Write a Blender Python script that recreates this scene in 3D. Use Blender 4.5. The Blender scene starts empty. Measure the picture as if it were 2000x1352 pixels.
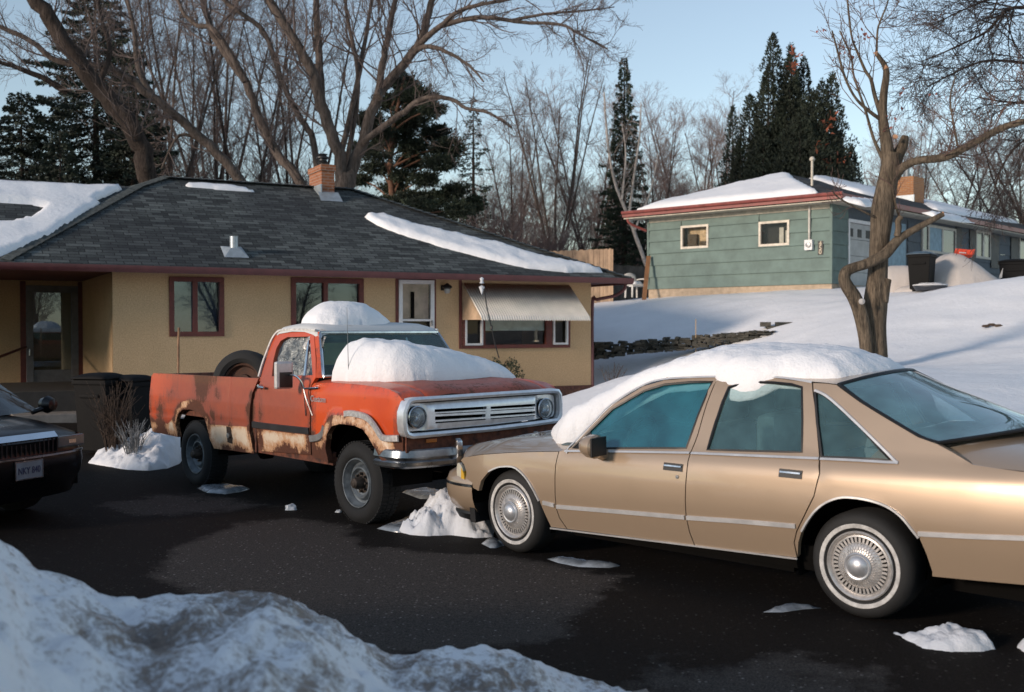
import bpy, bmesh, math, random
import numpy as np
from mathutils import Vector, Matrix, noise as mnoise
from mathutils.geometry import delaunay_2d_cdt

R = math.radians
SC = bpy.context.scene
COL = SC.collection

# ------------------------------------------------------------------ camera
PITCH, ROLL, EYE, FPX = -0.0164, -0.001, 1.818, 2102.0      # focal length in photo pixels (2000 wide)
PW, PH = 2000.0, 1352.0
FWD = np.array([0, math.cos(PITCH), math.sin(PITCH)])
_r0 = np.array([1.0, 0, 0]); _u0 = np.cross(_r0, FWD)
RGT = _r0 * math.cos(ROLL) + _u0 * math.sin(ROLL)
UPV = -_r0 * math.sin(ROLL) + _u0 * math.cos(ROLL)
CAM = np.array([0, 0, EYE])
cam_d = bpy.data.cameras.new("camera")
cam_o = bpy.data.objects.new("camera", cam_d); COL.objects.link(cam_o)
cam_o.matrix_world = Matrix(((RGT[0], UPV[0], -FWD[0], 0), (RGT[1], UPV[1], -FWD[1], 0), (RGT[2], UPV[2], -FWD[2], EYE), (0, 0, 0, 1)))
cam_d.sensor_width = 36.0
cam_d.lens = 36.0 * FPX / PW
cam_d.clip_start = 0.05; cam_d.clip_end = 3000
cam_d.dof.use_dof = True; cam_d.dof.focus_distance = 10.5; cam_d.dof.aperture_fstop = 2.5
SC.camera = cam_o
# ------------------------------------------------------------------ light
SUN_EL, SUN_AZ = 13.0, math.atan2(-0.81, -0.58)
w = bpy.data.worlds.new("World"); SC.world = w; w.use_nodes = True
nt = w.node_tree; bg = nt.nodes["Background"]
sky = nt.nodes.new("ShaderNodeTexSky"); sky.sky_type = 'NISHITA'; sky.sun_disc = False
sky.sun_elevation = R(SUN_EL); sky.sun_rotation = SUN_AZ % (2 * math.pi)
sky.air_density = 1.1; sky.dust_density = 0.0; sky.ozone_density = 2.2
hs = nt.nodes.new("ShaderNodeHueSaturation"); hs.inputs["Saturation"].default_value = .74; nt.links.new(sky.outputs[0], hs.inputs["Color"]); nt.links.new(hs.outputs[0], bg.inputs[0]); bg.inputs[1].default_value = 0.10
sd = bpy.data.lights.new("sun", 'SUN'); so = bpy.data.objects.new("sun", sd); COL.objects.link(so)
sd.energy = 2.1; sd.angle = R(10.0); sd.color = (1.0, 0.82, 0.67)
so.rotation_euler = Vector((math.sin(SUN_AZ) * math.cos(R(SUN_EL)), math.cos(SUN_AZ) * math.cos(R(SUN_EL)), math.sin(R(SUN_EL)))).to_track_quat('Z', 'Y').to_euler()
SC.view_settings.view_transform = 'Standard'; SC.view_settings.look = 'None'
SC.view_settings.gamma = 1.0; SC.view_settings.exposure = 0.92
SC.cycles.max_bounces = 8; SC.cycles.transparent_max_bounces = 16
SC.cycles.caustics_reflective = False; SC.cycles.caustics_refractive = False

# ------------------------------------------------------------------ picking points in the place
def ray(x, y): return FWD + RGT * ((x - PW / 2) / FPX) - UPV * ((y - PH / 2) / FPX)
def at(x, y, Y): d = ray(x, y); return CAM + d * (Y / d[1])
def atz(x, y, z): d = ray(x, y); return CAM + d * ((z - EYE) / d[2])

class Frame:
    """a thing's own axes: x forward/right, y left/away, z up"""
    def __init__(s, ox, oy, yaw, oz=0.0, roll=0.0, pivot=(0, 0)):
        Rz = Matrix.Rotation(yaw, 3, 'Z'); Rx = Matrix.Rotation(roll, 3, 'X')
        M3 = Rz @ Rx
        s.A = np.array(M3)
        s.o = np.array([ox, oy, oz], float)
        pv = np.array([0, pivot[0], pivot[1]], float)
        s.o = s.o + np.array(Rz) @ pv - s.A @ pv
        s.e = (roll, 0, yaw)
    def loc(s, P): return s.A.T @ (np.array(P) - s.o)
    def wor(s, l): return s.o + s.A @ np.array(l, float)
    def _r(s, x, y): return s.loc(CAM), s.A.T @ ray(x, y)
    def side(s, x, y, fy):
        o, d = s._r(x, y)
        yy = fy(0, .6) if callable(fy) else fy
        for _ in range(40):
            t = (yy - o[1]) / d[1]; P = o + d * t
            yy = yy * .4 + (fy(P[0], P[2]) if callable(fy) else fy) * .6
        return P
    def px(s, x, y, X): o, d = s._r(x, y); return o + d * ((X - o[0]) / d[0])
    def pz(s, x, y, Z): o, d = s._r(x, y); return o + d * ((Z - o[2]) / d[2])

# ------------------------------------------------------------------ objects
def link(o, parent=None):
    COL.objects.link(o)
    if parent is not None: o.parent = parent
    return o
def tag(o, label=None, cat=None, group=None, kind=None):
    if label: o["label"] = label
    if cat: o["category"] = cat
    if group: o["group"] = group
    if kind: o["kind"] = kind
    return o
def empty(name, loc=(0, 0, 0), rot=(0, 0, 0), label=None, cat=None, group=None):
    o = bpy.data.objects.new(name, None); o.empty_display_size = .2
    o.location = loc; o.rotation_euler = rot
    link(o); return tag(o, label, cat, group)
def root(name, F, label, cat, group=None): return empty(name, tuple(F.o), F.e, label, cat, group)
def kids(o): return [c for c in bpy.data.objects if c.parent == o]
def copy_tree(o, loc, rz, sc=1.0, label=None, parent=None):
    c = o.copy(); COL.objects.link(c)
    if parent is None:
        c.location = loc; c.rotation_euler = (0, 0, rz); c.scale = (sc, sc, sc)
        if label: c["label"] = label
    else: c.parent = parent
    for ch in kids(o): copy_tree(ch, None, 0, 1, None, c)
    return c

class MB:
    def __init__(s): s.v = []; s.f = []; s.at = {}
    def add(s, vs, fs):
        n = len(s.v); s.v += [tuple(map(float, p)) for p in vs]; s.f += [tuple(i + n for i in f) for f in fs]; return s
    def box(s, x0, x1, y0, y1, z0, z1):
        return s.add([(x0, y0, z0), (x1, y0, z0), (x1, y1, z0), (x0, y1, z0), (x0, y0, z1), (x1, y0, z1), (x1, y1, z1), (x0, y1, z1)],
                     [(0, 3, 2, 1), (4, 5, 6, 7), (0, 1, 5, 4), (1, 2, 6, 5), (2, 3, 7, 6), (3, 0, 4, 7)])
    def tube(s, pts, rad, n=6, cap=True, closed=False):
        pts = [np.array(p, float) for p in pts]; m = len(pts)
        if not hasattr(rad, '__len__'): rad = [rad] * m
        vs = []; fs = []; a = None
        for i, p in enumerate(pts):
            if closed: d = pts[(i + 1) % m] - pts[i - 1]
            else: d = pts[min(i + 1, m - 1)] - pts[max(i - 1, 0)]
            d = d / (np.linalg.norm(d) + 1e-9)
            if a is None:
                a = np.cross(d, [0, 0, 1.0] if abs(d[2]) < .9 else [1.0, 0, 0])
            a = a - d * (a @ d); a = a / (np.linalg.norm(a) + 1e-9); b = np.cross(d, a)
            for k in range(n):
                t = 2 * math.pi * k / n
                vs.append(p + rad[i] * (a * math.cos(t) + b * math.sin(t)))
        for i in range(m if closed else m - 1):
            j = (i + 1) % m
            for k in range(n):
                k2 = (k + 1) % n
                fs.append((i * n + k, i * n + k2, j * n + k2, j * n + k))
        if cap and not closed:
            fs.append(tuple(range(n - 1, -1, -1))); fs.append(tuple((m - 1) * n + k for k in range(n)))
        return s.add(vs, fs)
    def lathe(s, prof, n=40, c=(0, 0, 0), axis='y', sgn=1):
        """prof: (radius, along-axis) pairs"""
        vs = []; fs = []; m = len(prof)
        for (r, a) in prof:
            for k in range(n):
                t = 2 * math.pi * k / n
                u, v_, ww = r * math.cos(t), r * math.sin(t), a * sgn
                q = (u, ww, v_) if axis == 'y' else ((ww, u, v_) if axis == 'x' else (u, v_, ww))
                vs.append((q[0] + c[0], q[1] + c[1], q[2] + c[2]))
        for i in range(m - 1):
            for k in range(n):
                k2 = (k + 1) % n
                fs.append((i * n + k, i * n + k2, (i + 1) * n + k2, (i + 1) * n + k))
        return s.add(vs, fs)
    def grid(s, P):
        """P: array (a, b, 3)"""
        a, b = P.shape[:2]
        return s.add(P.reshape(-1, 3), [(i * b + j, i * b + j + 1, (i + 1) * b + j + 1, (i + 1) * b + j) for i in range(a - 1) for j in range(b - 1)])
    def prism(s, poly, fa, fb):
        """poly 2D; fa, fb map 2D->3D for the two caps"""
        n = len(poly); A = [fa(*p) for p in poly]; B = [fb(*p) for p in poly]
        return s.add(A + B, [tuple(range(n - 1, -1, -1)), tuple(range(n, 2 * n))] + [(i, (i + 1) % n, n + (i + 1) % n, n + i) for i in range(n)])
    def quad(s, a, b, c, d): return s.add([a, b, c, d], [(0, 1, 2, 3)])
    def disc(s, c, r, n=16, axis='y', d=1):
        vs = []
        for k in range(n):
            t = 2 * math.pi * k / n
            u, v_ = r * math.cos(t), r * math.sin(t)
            q = (u, 0, v_) if axis == 'y' else ((0, u, v_) if axis == 'x' else (u, v_, 0))
            vs.append((c[0] + q[0], c[1] + q[1], c[2] + q[2]))
        return s.add(vs, [tuple(range(n))])
    def build(s, name, mat, parent=None, smooth=35, fix=True, bevel=0, loc=None, rot=None, solid=0):
        me = bpy.data.meshes.new(name); me.from_pydata(s.v, [], s.f)
        if fix or bevel:
            bm = bmesh.new(); bm.from_mesh(me)
            if fix: bmesh.ops.recalc_face_normals(bm, faces=bm.faces)
            if bevel:
                bm.edges.ensure_lookup_table()
                es = [e for e in bm.edges if len(e.link_faces) == 2 and e.calc_face_angle(0) > .5]
                bmesh.ops.bevel(bm, geom=es, offset=bevel, segments=2, affect='EDGES', profile=.6, clamp_overlap=True)
            bm.to_mesh(me); bm.free()
        if smooth:
            me.polygons.foreach_set('use_smooth', [True] * len(me.polygons))
            try: me.set_sharp_from_angle(angle=R(smooth))
            except Exception: pass
        for k, vals in s.at.items():
            if len(vals) == len(me.vertices):
                a = me.attributes.new(k, 'FLOAT', 'POINT'); a.data.foreach_set('value', [float(x) for x in vals])
        me.update()
        o = bpy.data.objects.new(name, me)
        if mat is not None: me.materials.append(mat)
        link(o, parent)
        if loc is not None: o.location = loc
        if rot is not None: o.rotation_euler = rot
        if solid:
            md = o.modifiers.new("solid", 'SOLIDIFY'); md.thickness = solid; md.offset = -1
        return o

# ------------------------------------------------------------------ 2D helpers
def inside(p, poly):
    x, y = p; c = False; n = len(poly); j = n - 1
    for i in range(n):
        xi, yi = poly[i][0], poly[i][1]; xj, yj = poly[j][0], poly[j][1]
        if (yi > y) != (yj > y) and x < (xj - xi) * (y - yi) / (yj - yi) + xi: c = not c
        j = i
    return c
def segdist(P, poly, closed=True):
    """distances of points P (n,2) to the polyline"""
    P = np.asarray(P, float)[:, :2]; q = np.asarray(poly, float)[:, :2]
    best = np.full(len(P), 1e9); n = len(q)
    for i in range(n if closed else n - 1):
        a = q[i]; b = q[(i + 1) % n]; ab = b - a; L = ab @ ab + 1e-12
        t = np.clip(((P - a) @ ab) / L, 0, 1)
        best = np.minimum(best, np.hypot(*(P - a - t[:, None] * ab).T))
    return best
def insides(P, poly):
    P = np.asarray(P, float); x, y = P[:, 0], P[:, 1]; c = np.zeros(len(P), bool); n = len(poly); j = n - 1
    for i in range(n):
        xi, yi = poly[i][0], poly[i][1]; xj, yj = poly[j][0], poly[j][1]
        if yi != yj:
            c ^= ((yi > y) != (yj > y)) & (x < (xj - xi) * (y - yi) / (yj - yi) + xi)
        j = i
    return c
def sdist(P, poly):
    d = segdist(P, poly); return np.where(insides(P, poly), d, -d)
def dens(poly, step, closed=True):
    out = []; n = len(poly)
    for i in range(n if closed else n - 1):
        a = np.array(poly[i], float); b = np.array(poly[(i + 1) % n], float)
        k = max(1, int(np.linalg.norm(b - a) / step))
        for j in range(k): out.append(tuple(a + (b - a) * j / k))
    if not closed: out.append(tuple(poly[-1]))
    return out
def smooth_pts(pts, k=6, closed=False):
    """Catmull-Rom through the points"""
    P = [np.array(p, float) for p in pts]; n = len(P); out = []
    for i in range(n if closed else n - 1):
        p0 = P[i - 1] if (closed or i > 0) else P[0]; p1 = P[i]; p2 = P[(i + 1) % n]
        p3 = P[(i + 2) % n] if (closed or i + 2 < n) else P[-1]
        for j in range(k):
            t = j / k
            out.append(.5 * ((2 * p1) + (-p0 + p2) * t + (2 * p0 - 5 * p1 + 4 * p2 - p3) * t * t + (-p0 + 3 * p1 - 3 * p2 + p3) * t ** 3))
    if not closed: out.append(P[-1])
    return out
def shrink(poly, d):
    q = np.asarray(poly, float); n = len(q)
    area = .5 * sum(q[i][0] * q[(i + 1) % n][1] - q[(i + 1) % n][0] * q[i][1] for i in range(n))
    sg = 1 if area > 0 else -1; out = []
    for i in range(n):
        a = q[i] - q[i - 1]; b = q[(i + 1) % n] - q[i]
        na = np.array([-a[1], a[0]]) / (np.hypot(*a) + 1e-9); nb = np.array([-b[1], b[0]]) / (np.hypot(*b) + 1e-9)
        m = na + nb; m = m / (np.hypot(*m) + 1e-9)
        out.append(tuple(q[i] + sg * m * d / max(.5, m @ na)))
    return out
def panel(outline, fn, step=.05, holes=(), lip=None, mb=None, attrs=None):
    """A sheet over a 2D outline (with holes), bent to 3D by fn(u, v). lip: 3D vector added to the rim to give the edge depth."""
    mb = mb or MB()
    rings = [dens(r, step) for r in [outline] + list(holes)]
    V = []; E = []; own = []
    for r in rings:
        n0 = len(V); V += [tuple(p) for p in r]; E += [(n0 + i, n0 + (i + 1) % len(r)) for i in range(len(r))]
        own.append((n0, len(r)))
    nb = len(V)
    q = np.array(outline); u0, v0 = q.min(0); u1, v1 = q.max(0)
    us = np.arange(u0 + step / 2, u1, step); vs = np.arange(v0 + step / 2, v1, step)
    if len(us) and len(vs):
        G = np.array([(u + (.5 * step if j % 2 else 0), v) for j, v in enumerate(vs) for u in us])
        ok = insides(G, outline) & (segdist(G, outline) > step * .45)
        for h in holes: ok &= ~insides(G, h) & (segdist(G, h) > step * .45)
        V += [tuple(p) for p in G[ok]]
    r = delaunay_2d_cdt([Vector(p) for p in V], E, [], 0, 1e-6)
    vv = r[0]; ff = r[2]
    P2 = np.array([(p.x, p.y) for p in vv])
    cen = np.array([P2[list(f)].mean(0) for f in ff])
    ok = insides(cen, outline)
    for h in holes: ok &= ~insides(cen, h)
    F = [tuple(f) for f, k in zip(ff, ok) if k]
    base = len(mb.v)
    mb.add([fn(*p) for p in P2], F)
    for k, g in (attrs or {}).items():
        mb.at.setdefault(k, []); mb.at[k] += list(g(P2))
    if lip is not None:
        cnt = {}
        for f in F:
            for i in range(len(f)):
                e = (f[i], f[(i + 1) % len(f)]); cnt[tuple(sorted(e))] = cnt.get(tuple(sorted(e)), 0) + 1
        be = [e for e, c in cnt.items() if c == 1]
        ids = sorted({i for e in be for i in e}); mp = {}
        lv = []
        for i in ids:
            p = np.array(mb.v[base + i]); l = lip(*p) if callable(lip) else lip
            mp[i] = len(lv); lv.append(p + np.array(l))
        n = len(mb.v); mb.v += [tuple(map(float, p)) for p in lv]
        for k in list(mb.at): mb.at[k] += [mb.at[k][base + i] for i in ids]
        mb.f += [(base + a, base + b, n + mp[b], n + mp[a]) for a, b in be]
    return mb
def mirror(mb):
    m = MB(); m.v = [(x, -y, z) for x, y, z in mb.v]; m.f = [tuple(reversed(f)) for f in mb.f]; m.at = dict(mb.at); return m
def ribbon(path, w, fn, off, t=.012):
    """a raised strip of width w along a 2D path on a surface fn(u, v, offset)"""
    P = [np.array(p, float) for p in path]; n = len(P); vs = []; fs = []
    for i in range(n):
        d = P[min(i + 1, n - 1)] - P[max(i - 1, 0)]; d /= np.hypot(*d) + 1e-9; nn = np.array([-d[1], d[0]]) * w / 2
        for (q, o) in ((P[i] - nn, 0), (P[i] - nn * .8, off), (P[i] + nn * .8, off), (P[i] + nn, 0)): vs.append(fn(q[0], q[1], o))
    for i in range(n - 1):
        for k in range(3): fs.append((i * 4 + k, i * 4 + k + 1, (i + 1) * 4 + k + 1, (i + 1) * 4 + k))
    fs += [(0, 1, 2, 3), tuple((n - 1) * 4 + k for k in (3, 2, 1, 0))]
    return MB().add(vs, fs)
def fbm(x, y, z=0.0, sc=1.0, oc=4): return mnoise.fractal(Vector((x * sc, y * sc, z * sc)), 1.0, 2.0, oc)

# ------------------------------------------------------------------ materials
def nodes(name):
    m = bpy.data.materials.new(name); m.use_nodes = True
    t = m.node_tree; return m, t, t.nodes["Principled BSDF"], t.nodes, t.links
def N(t, kind, **kw):
    n = t.nodes.new("ShaderNode" + kind)
    for k, v in kw.items():
        if k in n.inputs: n.inputs[k].default_value = v
        else: setattr(n, k, v)
    return n
def noise_n(t, scale, detail=5, rough=.6, vec=None, dim=None):
    n = N(t, "TexNoise"); n.inputs["Scale"].default_value = scale; n.inputs["Detail"].default_value = detail; n.inputs["Roughness"].default_value = rough
    if vec is None: vec = N(t, "TexCoord").outputs["Object"]
    t.links.new(vec, n.inputs["Vector"]); return n
def ramp(t, fac, stops):
    r = N(t, "ValToRGB"); el = r.color_ramp.elements
    while len(el) < len(stops): el.new(.5)
    for e, (p, c) in zip(el, stops):
        e.position = p; e.color = (c, c, c, 1) if not hasattr(c, '__len__') else (c[0], c[1], c[2], 1)
    t.links.new(fac, r.inputs[0]); return r
def mixc(t, fac, a, b):
    m = N(t, "Mix", data_type='RGBA')
    for sock, v in ((m.inputs[0], fac), (m.inputs[6], a), (m.inputs[7], b)):
        if hasattr(v, 'is_linked'): t.links.new(v, sock)
        elif hasattr(v, '__len__'): sock.default_value = (v[0], v[1], v[2], 1)
        else: sock.default_value = v
    return m.outputs[2]
def math_n(t, op, a, b=0.0, clamp=False):
    m = N(t, "Math", operation=op); m.use_clamp = clamp
    for i, v in enumerate((a, b)):
        if hasattr(v, 'is_linked'): t.links.new(v, m.inputs[i])
        else: m.inputs[i].default_value = v
    return m.outputs[0]
def attr(t, name): return N(t, "Attribute", attribute_name=name).outputs["Fac"]
def bump(t, p, h, strength, dist=.02):
    b = N(t, "Bump"); b.inputs["Strength"].default_value = strength; b.inputs["Distance"].default_value = dist
    t.links.new(h, b.inputs["Height"]); t.links.new(b.outputs[0], p.inputs["Normal"])
def M(name, col, rough=.6, metal=0., var=.25, vs=6., bmp=0., bs=60., coat=0., second=None, thr=None, spec=.5):
    """a plain material: colour with uneven patches, uneven gloss and a fine bump"""
    m, t, p, ns, lk = nodes(name)
    n = noise_n(t, vs, 6)
    c2 = second or tuple(max(0, c * (1 - var)) for c in col); c1 = tuple(min(1, c * (1 + var * .4)) for c in col)
    rp = ramp(t, n.outputs["Fac"], thr or [(.35, 0.), (.65, 1.)])
    lk.new(mixc(t, rp.outputs[0], c2, c1), p.inputs["Base Color"])
    rr = math_n(t, 'MULTIPLY_ADD', n.outputs["Fac"], .25); rr.node.inputs[2].default_value = max(.02, rough - .12)
    lk.new(rr, p.inputs["Roughness"]); p.inputs["Metallic"].default_value = metal
    p.inputs["Coat Weight"].default_value = coat; p.inputs["Coat Roughness"].default_value = .06; p.inputs["Specular IOR Level"].default_value = spec
    if bmp: bump(t, p, noise_n(t, bs, 3).outputs["Fac"], bmp, .01)
    return m
def bark(name, lo, hi, vs=9., stretch=.16, bmp=1.):
    m, t, p, ns, lk = nodes(name)
    mp = N(t, "Mapping"); mp.inputs["Scale"].default_value = (1, 1, stretch); lk.new(N(t, "TexCoord").outputs["Object"], mp.inputs[0])
    a = noise_n(t, vs, 6, .7, mp.outputs[0]); b = noise_n(t, .8, 4, .6); c = noise_n(t, vs * 4, 4, .6, mp.outputs[0])
    k = math_n(t, 'ADD', math_n(t, 'MULTIPLY', a.outputs["Fac"], .7), math_n(t, 'MULTIPLY', c.outputs["Fac"], .3))
    col = mixc(t, ramp(t, k, [(.38, 0.), (.62, 1.)]).outputs[0], lo, hi)
    col = mixc(t, ramp(t, b.outputs["Fac"], [(.45, 0.), (.7, .5)]).outputs[0], col, tuple(x * .55 for x in hi))
    lk.new(col, p.inputs["Base Color"]); p.inputs["Roughness"].default_value = .95; p.inputs["Specular IOR Level"].default_value = .15
    bump(t, p, k, bmp, .06); return m
def glass(name, tint=(.75, .85, .85), film=.06, fcol=(.35, .45, .45), wavy=0., ior=1.45, gcol=(1, 1, 1)):
    """thin pane: see-through tint, mirror reflection by angle, a diffuse film of dirt"""
    m, t, p, ns, lk = nodes(name); ns.remove(p)
    tr = N(t, "BsdfTransparent"); tr.inputs[0].default_value = (*tint, 1)
    gl = N(t, "BsdfGlossy"); gl.inputs["Roughness"].default_value = .015; gl.inputs[0].default_value = (*gcol, 1)
    df = N(t, "BsdfDiffuse"); df.inputs[0].default_value = (*fcol, 1)
    fr = N(t, "Fresnel"); fr.inputs[0].default_value = ior
    n = noise_n(t, 3.0, 5)
    fz = math_n(t, 'MULTIPLY', ramp(t, n.outputs["Fac"], [(.3, .5), (.75, 1.5)]).outputs[0], film)
    m1 = N(t, "MixShader"); lk.new(fz, m1.inputs[0]); lk.new(tr.outputs[0], m1.inputs[1]); lk.new(df.outputs[0], m1.inputs[2])
    m2 = N(t, "MixShader"); lk.new(fr.outputs[0], m2.inputs[0]); lk.new(m1.outputs[0], m2.inputs[1]); lk.new(gl.outputs[0], m2.inputs[2])
    if wavy:
        b = N(t, "Bump"); b.inputs["Strength"].default_value = wavy; b.inputs["Distance"].default_value = .02
        lk.new(noise_n(t, 5, 2).outputs["Fac"], b.inputs["Height"]); lk.new(b.outputs[0], gl.inputs["Normal"]); lk.new(b.outputs[0], fr.inputs["Normal"])
    lk.new(m2.outputs[0], ns["Material Output"].inputs[0]); return m

def snow_mat(name, dirty=0.0, base=(.83, .84, .86)):
    m, t, p, ns, lk = nodes(name)
    g = N(t, "NewGeometry").outputs["Position"]
    n1 = noise_n(t, 1.3, 6, .65, g); n2 = noise_n(t, 9, 5, .6, g); n3 = noise_n(t, 55, 4, .6, g)
    c = mixc(t, ramp(t, n1.outputs["Fac"], [(.35, 0.), (.7, 1.)]).outputs[0], base, tuple(x * .93 for x in base))
    if dirty:
        d1 = noise_n(t, 1.5, 7, .66, g); d2 = noise_n(t, 30, 5, .75, g)
        s = math_n(t, 'ADD', math_n(t, 'MULTIPLY', d1.outputs["Fac"], .60), math_n(t, 'MULTIPLY', d2.outputs["Fac"], .42))
        k = ramp(t, s, [(.60 - .12 * dirty, 0.), (.70 - .12 * dirty, 1.)]).outputs[0]
        k = math_n(t, 'MULTIPLY', k, dirty, True)
        dc = mixc(t, ramp(t, d2.outputs["Fac"], [(.38, 0.), (.66, 1.)]).outputs[0], (.055, .040, .030), (.28, .22, .175))
        c = mixc(t, k, c, dc)
    lk.new(c, p.inputs["Base Color"]); p.inputs["Roughness"].default_value = .55
    p.inputs["Specular IOR Level"].default_value = .3
    p.inputs["Subsurface Weight"].default_value = .0
    h = math_n(t, 'ADD', math_n(t, 'MULTIPLY', n2.outputs["Fac"], 1.0), math_n(t, 'MULTIPLY', n3.outputs["Fac"], .35))
    bump(t, p, h, .35, .05); return m
SNOW = snow_mat("clean_snow"); DIRTY = snow_mat("dirty_snow", .95); CRUST = snow_mat("crusted_snow", .3)

BLACK = M("black_rubber", (.018, .018, .018), .75, bmp=.1)
TRIMB = M("black_trim", (.012, .012, .013), .5)
BRIGHT = M("satin_bright_trim", (.70, .69, .68), .35, .45, .12, 9)
CHROME = M("worn_chrome", (.62, .64, .66), .22, 1., .25, 9)
STEEL = M("grey_steel", (.30, .31, .32), .45, .8, .3, 14)
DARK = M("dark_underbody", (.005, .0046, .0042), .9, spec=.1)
# ------------------------------------------------------------------ ground
DRIVE = [(-40, -8), (16, -8), (12, 0.6), (7.4, 4.9), (1.75, 10.15), (1.15, 11.4), (.6, 12.4), (-1.6, 14.4), (-3.4, 16.4), (-5.6, 18.6), (-7.6, 20.6), (-9.5, 23.2), (-40, 23.2)]
_ctl = [(1160, 765, 27), (1160, 697, 30), (1160, 664, 30.8), (1160, 600, 36), (1262, 584, 37.2), (1440, 572, 35), (1620, 564, 32.8),
        (1800, 570, 29), (1760, 562, 33), (1950, 548, 27), (1990, 545, 26.5), (1500, 655, 27), (1500, 640, 27.6), (1330, 660, 29.4), (1330, 683, 28.6), (1708, 716, 19), (1999, 700, 18),
        (1999, 800, 10.5), (1750, 725, 15), (1500, 710, 18), (1300, 735, 17), (1200, 742, 22), (1100, 778, 22), (1095, 835, 17),
        (1050, 850, 13.5), (1880, 640, 23), (1650, 640, 25), (1400, 760, 13), (1120, 800, 24), (1000, 800, 21.5)]
_P = [at(*c) for c in _ctl] + [np.array(p, float) for p in (
    (-8, 22, .12), (-14, 19, .1), (-22, 14, .1), (-3, 18, .1), (-12, 30, .8), (0, 45, 2.6), (-30, 45, 1.6), (-25, 30, .7), (15, 55, 3.4), (30, 45, 3.6), (40, 25, 2.6), (24, 26, 3.2), (20, 36, 3.5), (25, 12, 1.6), (12, 9, .9), (14, 4, .5), (22, 0, .5), (9, 4.6, .3),
    (60, 80, 3.6), (0, 90, 3.0), (-60, 90, 2.0), (-60, 20, .5), (60, 10, 2.0), (60, -8, 1.2), (-40, -8, .1), (0, -8, .05), (0, 160, 3), (120, 100, 3), (-120, 100, 2))]
_X = np.array([p[:2] for p in _P]); _Z = np.array([p[2] for p in _P])
def _U(r2): return np.where(r2 > 0, r2 * np.log(r2 + 1e-12), 0)
_n = len(_X); _K = _U(((_X[:, None] - _X[None]) ** 2).sum(-1)) + np.eye(_n) * .6
_Q = np.c_[np.ones(_n), _X]
_W = np.linalg.solve(np.block([[_K, _Q], [_Q.T, np.zeros((3, 3))]]), np.r_[_Z, 0, 0, 0])
def tps(P):
    P = np.asarray(P, float); out = np.empty(len(P))
    for i in range(0, len(P), 4000):
        q = P[i:i + 4000]
        out[i:i + 4000] = _U(((q[:, None] - _X[None]) ** 2).sum(-1)) @ _W[:_n] + np.c_[np.ones(len(q)), q] @ _W[_n:]
    return out
def ground_z(P, rough=True):
    P = np.asarray(P, float)
    far = np.clip((np.hypot(P[:, 0], P[:, 1]) - 90) / 60, 0, 1)
    z = tps(np.clip(P, -110, 150)) * (1 - far) + 2.6 * far
    if rough:
        near = (np.hypot(P[:, 0], P[:, 1]) < 70)
        for i in np.nonzero(near)[0]:
            x, y = P[i]
            z[i] += .06 * fbm(x, y, 0, .22, 3) + .030 * fbm(x, y, 5, 1.0, 4) - .018 * max(0, fbm(x, y, 9, 2.2, 2) - .25)
    d = sdist(P, DRIVE)                       # >0 on the drive
    k = np.clip((-d) / .9, 0, 1); k = 1 - (1 - k) ** 2
    z = np.where(d > -0.02, -.05, -.04 + k * (np.maximum(z, .07) + .04))
    return z
def gz(x, y): return float(ground_z([(x, y)])[0])
def axis(lo, hi, mid0, mid1, step, grow=1.13):
    a = list(np.arange(mid0, mid1, step)); s = step; x = mid0
    left = []
    while x > lo: s *= grow; x -= s; left.append(x)
    s = step; x = a[-1]; rt = []
    while x < hi: s *= grow; x += s; rt.append(x)
    return np.array(left[::-1] + a + rt)
gx = axis(-900, 900, -6, 22, .17); gy = axis(-40, 1500, 3, 40, .17)
GX, GY = np.meshgrid(gx, gy, indexing='ij')
gp = np.c_[GX.ravel(), GY.ravel()]
zz = ground_z(gp)
g = MB().grid(np.c_[gp, zz].reshape(len(gx), len(gy), 3))
tag(g.build("snow_ground", SNOW, fix=False, smooth=180), kind="structure")

# asphalt: wet all over, with a drier paler patch in front of the cars
DRY = [atz(x, y, 0)[:2] for x, y in ((420, 1040), (470, 1022), (560, 1015), (660, 1022), (690, 1032), (685, 1052), (720, 1068), (820, 1078), (940, 1082), (1080, 1102), (1222, 1126), (1190, 1160), (1120, 1205), (1090, 1240), (1010, 1262), (900, 1262), (760, 1272), (600, 1290), (420, 1200), (300, 1120), (340, 1070))]
DRY2 = [atz(x, y, 0)[:2] for x, y in ((1150, 1330), (1300, 1285), (1500, 1270), (1750, 1300), (1900, 1420), (1200, 1500))]
DRY3 = [atz(x, y, 0)[:2] for x, y in ((170, 985), (330, 960), (480, 975), (560, 990), (420, 1005), (250, 1012))]
ax_ = axis(-42, 17, -5.5, 4, .07, 1.3); ay_ = axis(-9, 24, 4.5, 14, .07, 1.3)
AX, AY = np.meshgrid(ax_, ay_, indexing='ij'); ap = np.c_[AX.ravel(), AY.ravel()]
inn = sdist(ap, DRIVE) > -.45
az = np.array([.012 * fbm(x, y, 3, .35, 2) for x, y in ap])
m_ = MB(); idx = -np.ones(len(ap), int); idx[inn] = np.arange(inn.sum())
m_.v = [(x, y, z) for (x, y), z in zip(ap[inn], az[inn])]
nb_ = len(ay_)
for i in range(len(ax_) - 1):
    for j in range(nb_ - 1):
        q = [idx[i * nb_ + j], idx[(i + 1) * nb_ + j], idx[(i + 1) * nb_ + j + 1], idx[i * nb_ + j + 1]]
        if min(q) >= 0: m_.f.append(tuple(int(k) for k in q))
m_.at['dry'] = list(np.maximum(np.maximum(sdist(ap[inn], DRY), sdist(ap[inn], DRY2) * .35 - .06), sdist(ap[inn], DRY3) * .5 - .05))
am, t, p, ns, lk = nodes("asphalt")
pos = N(t, "NewGeometry").outputs["Position"]
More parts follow.
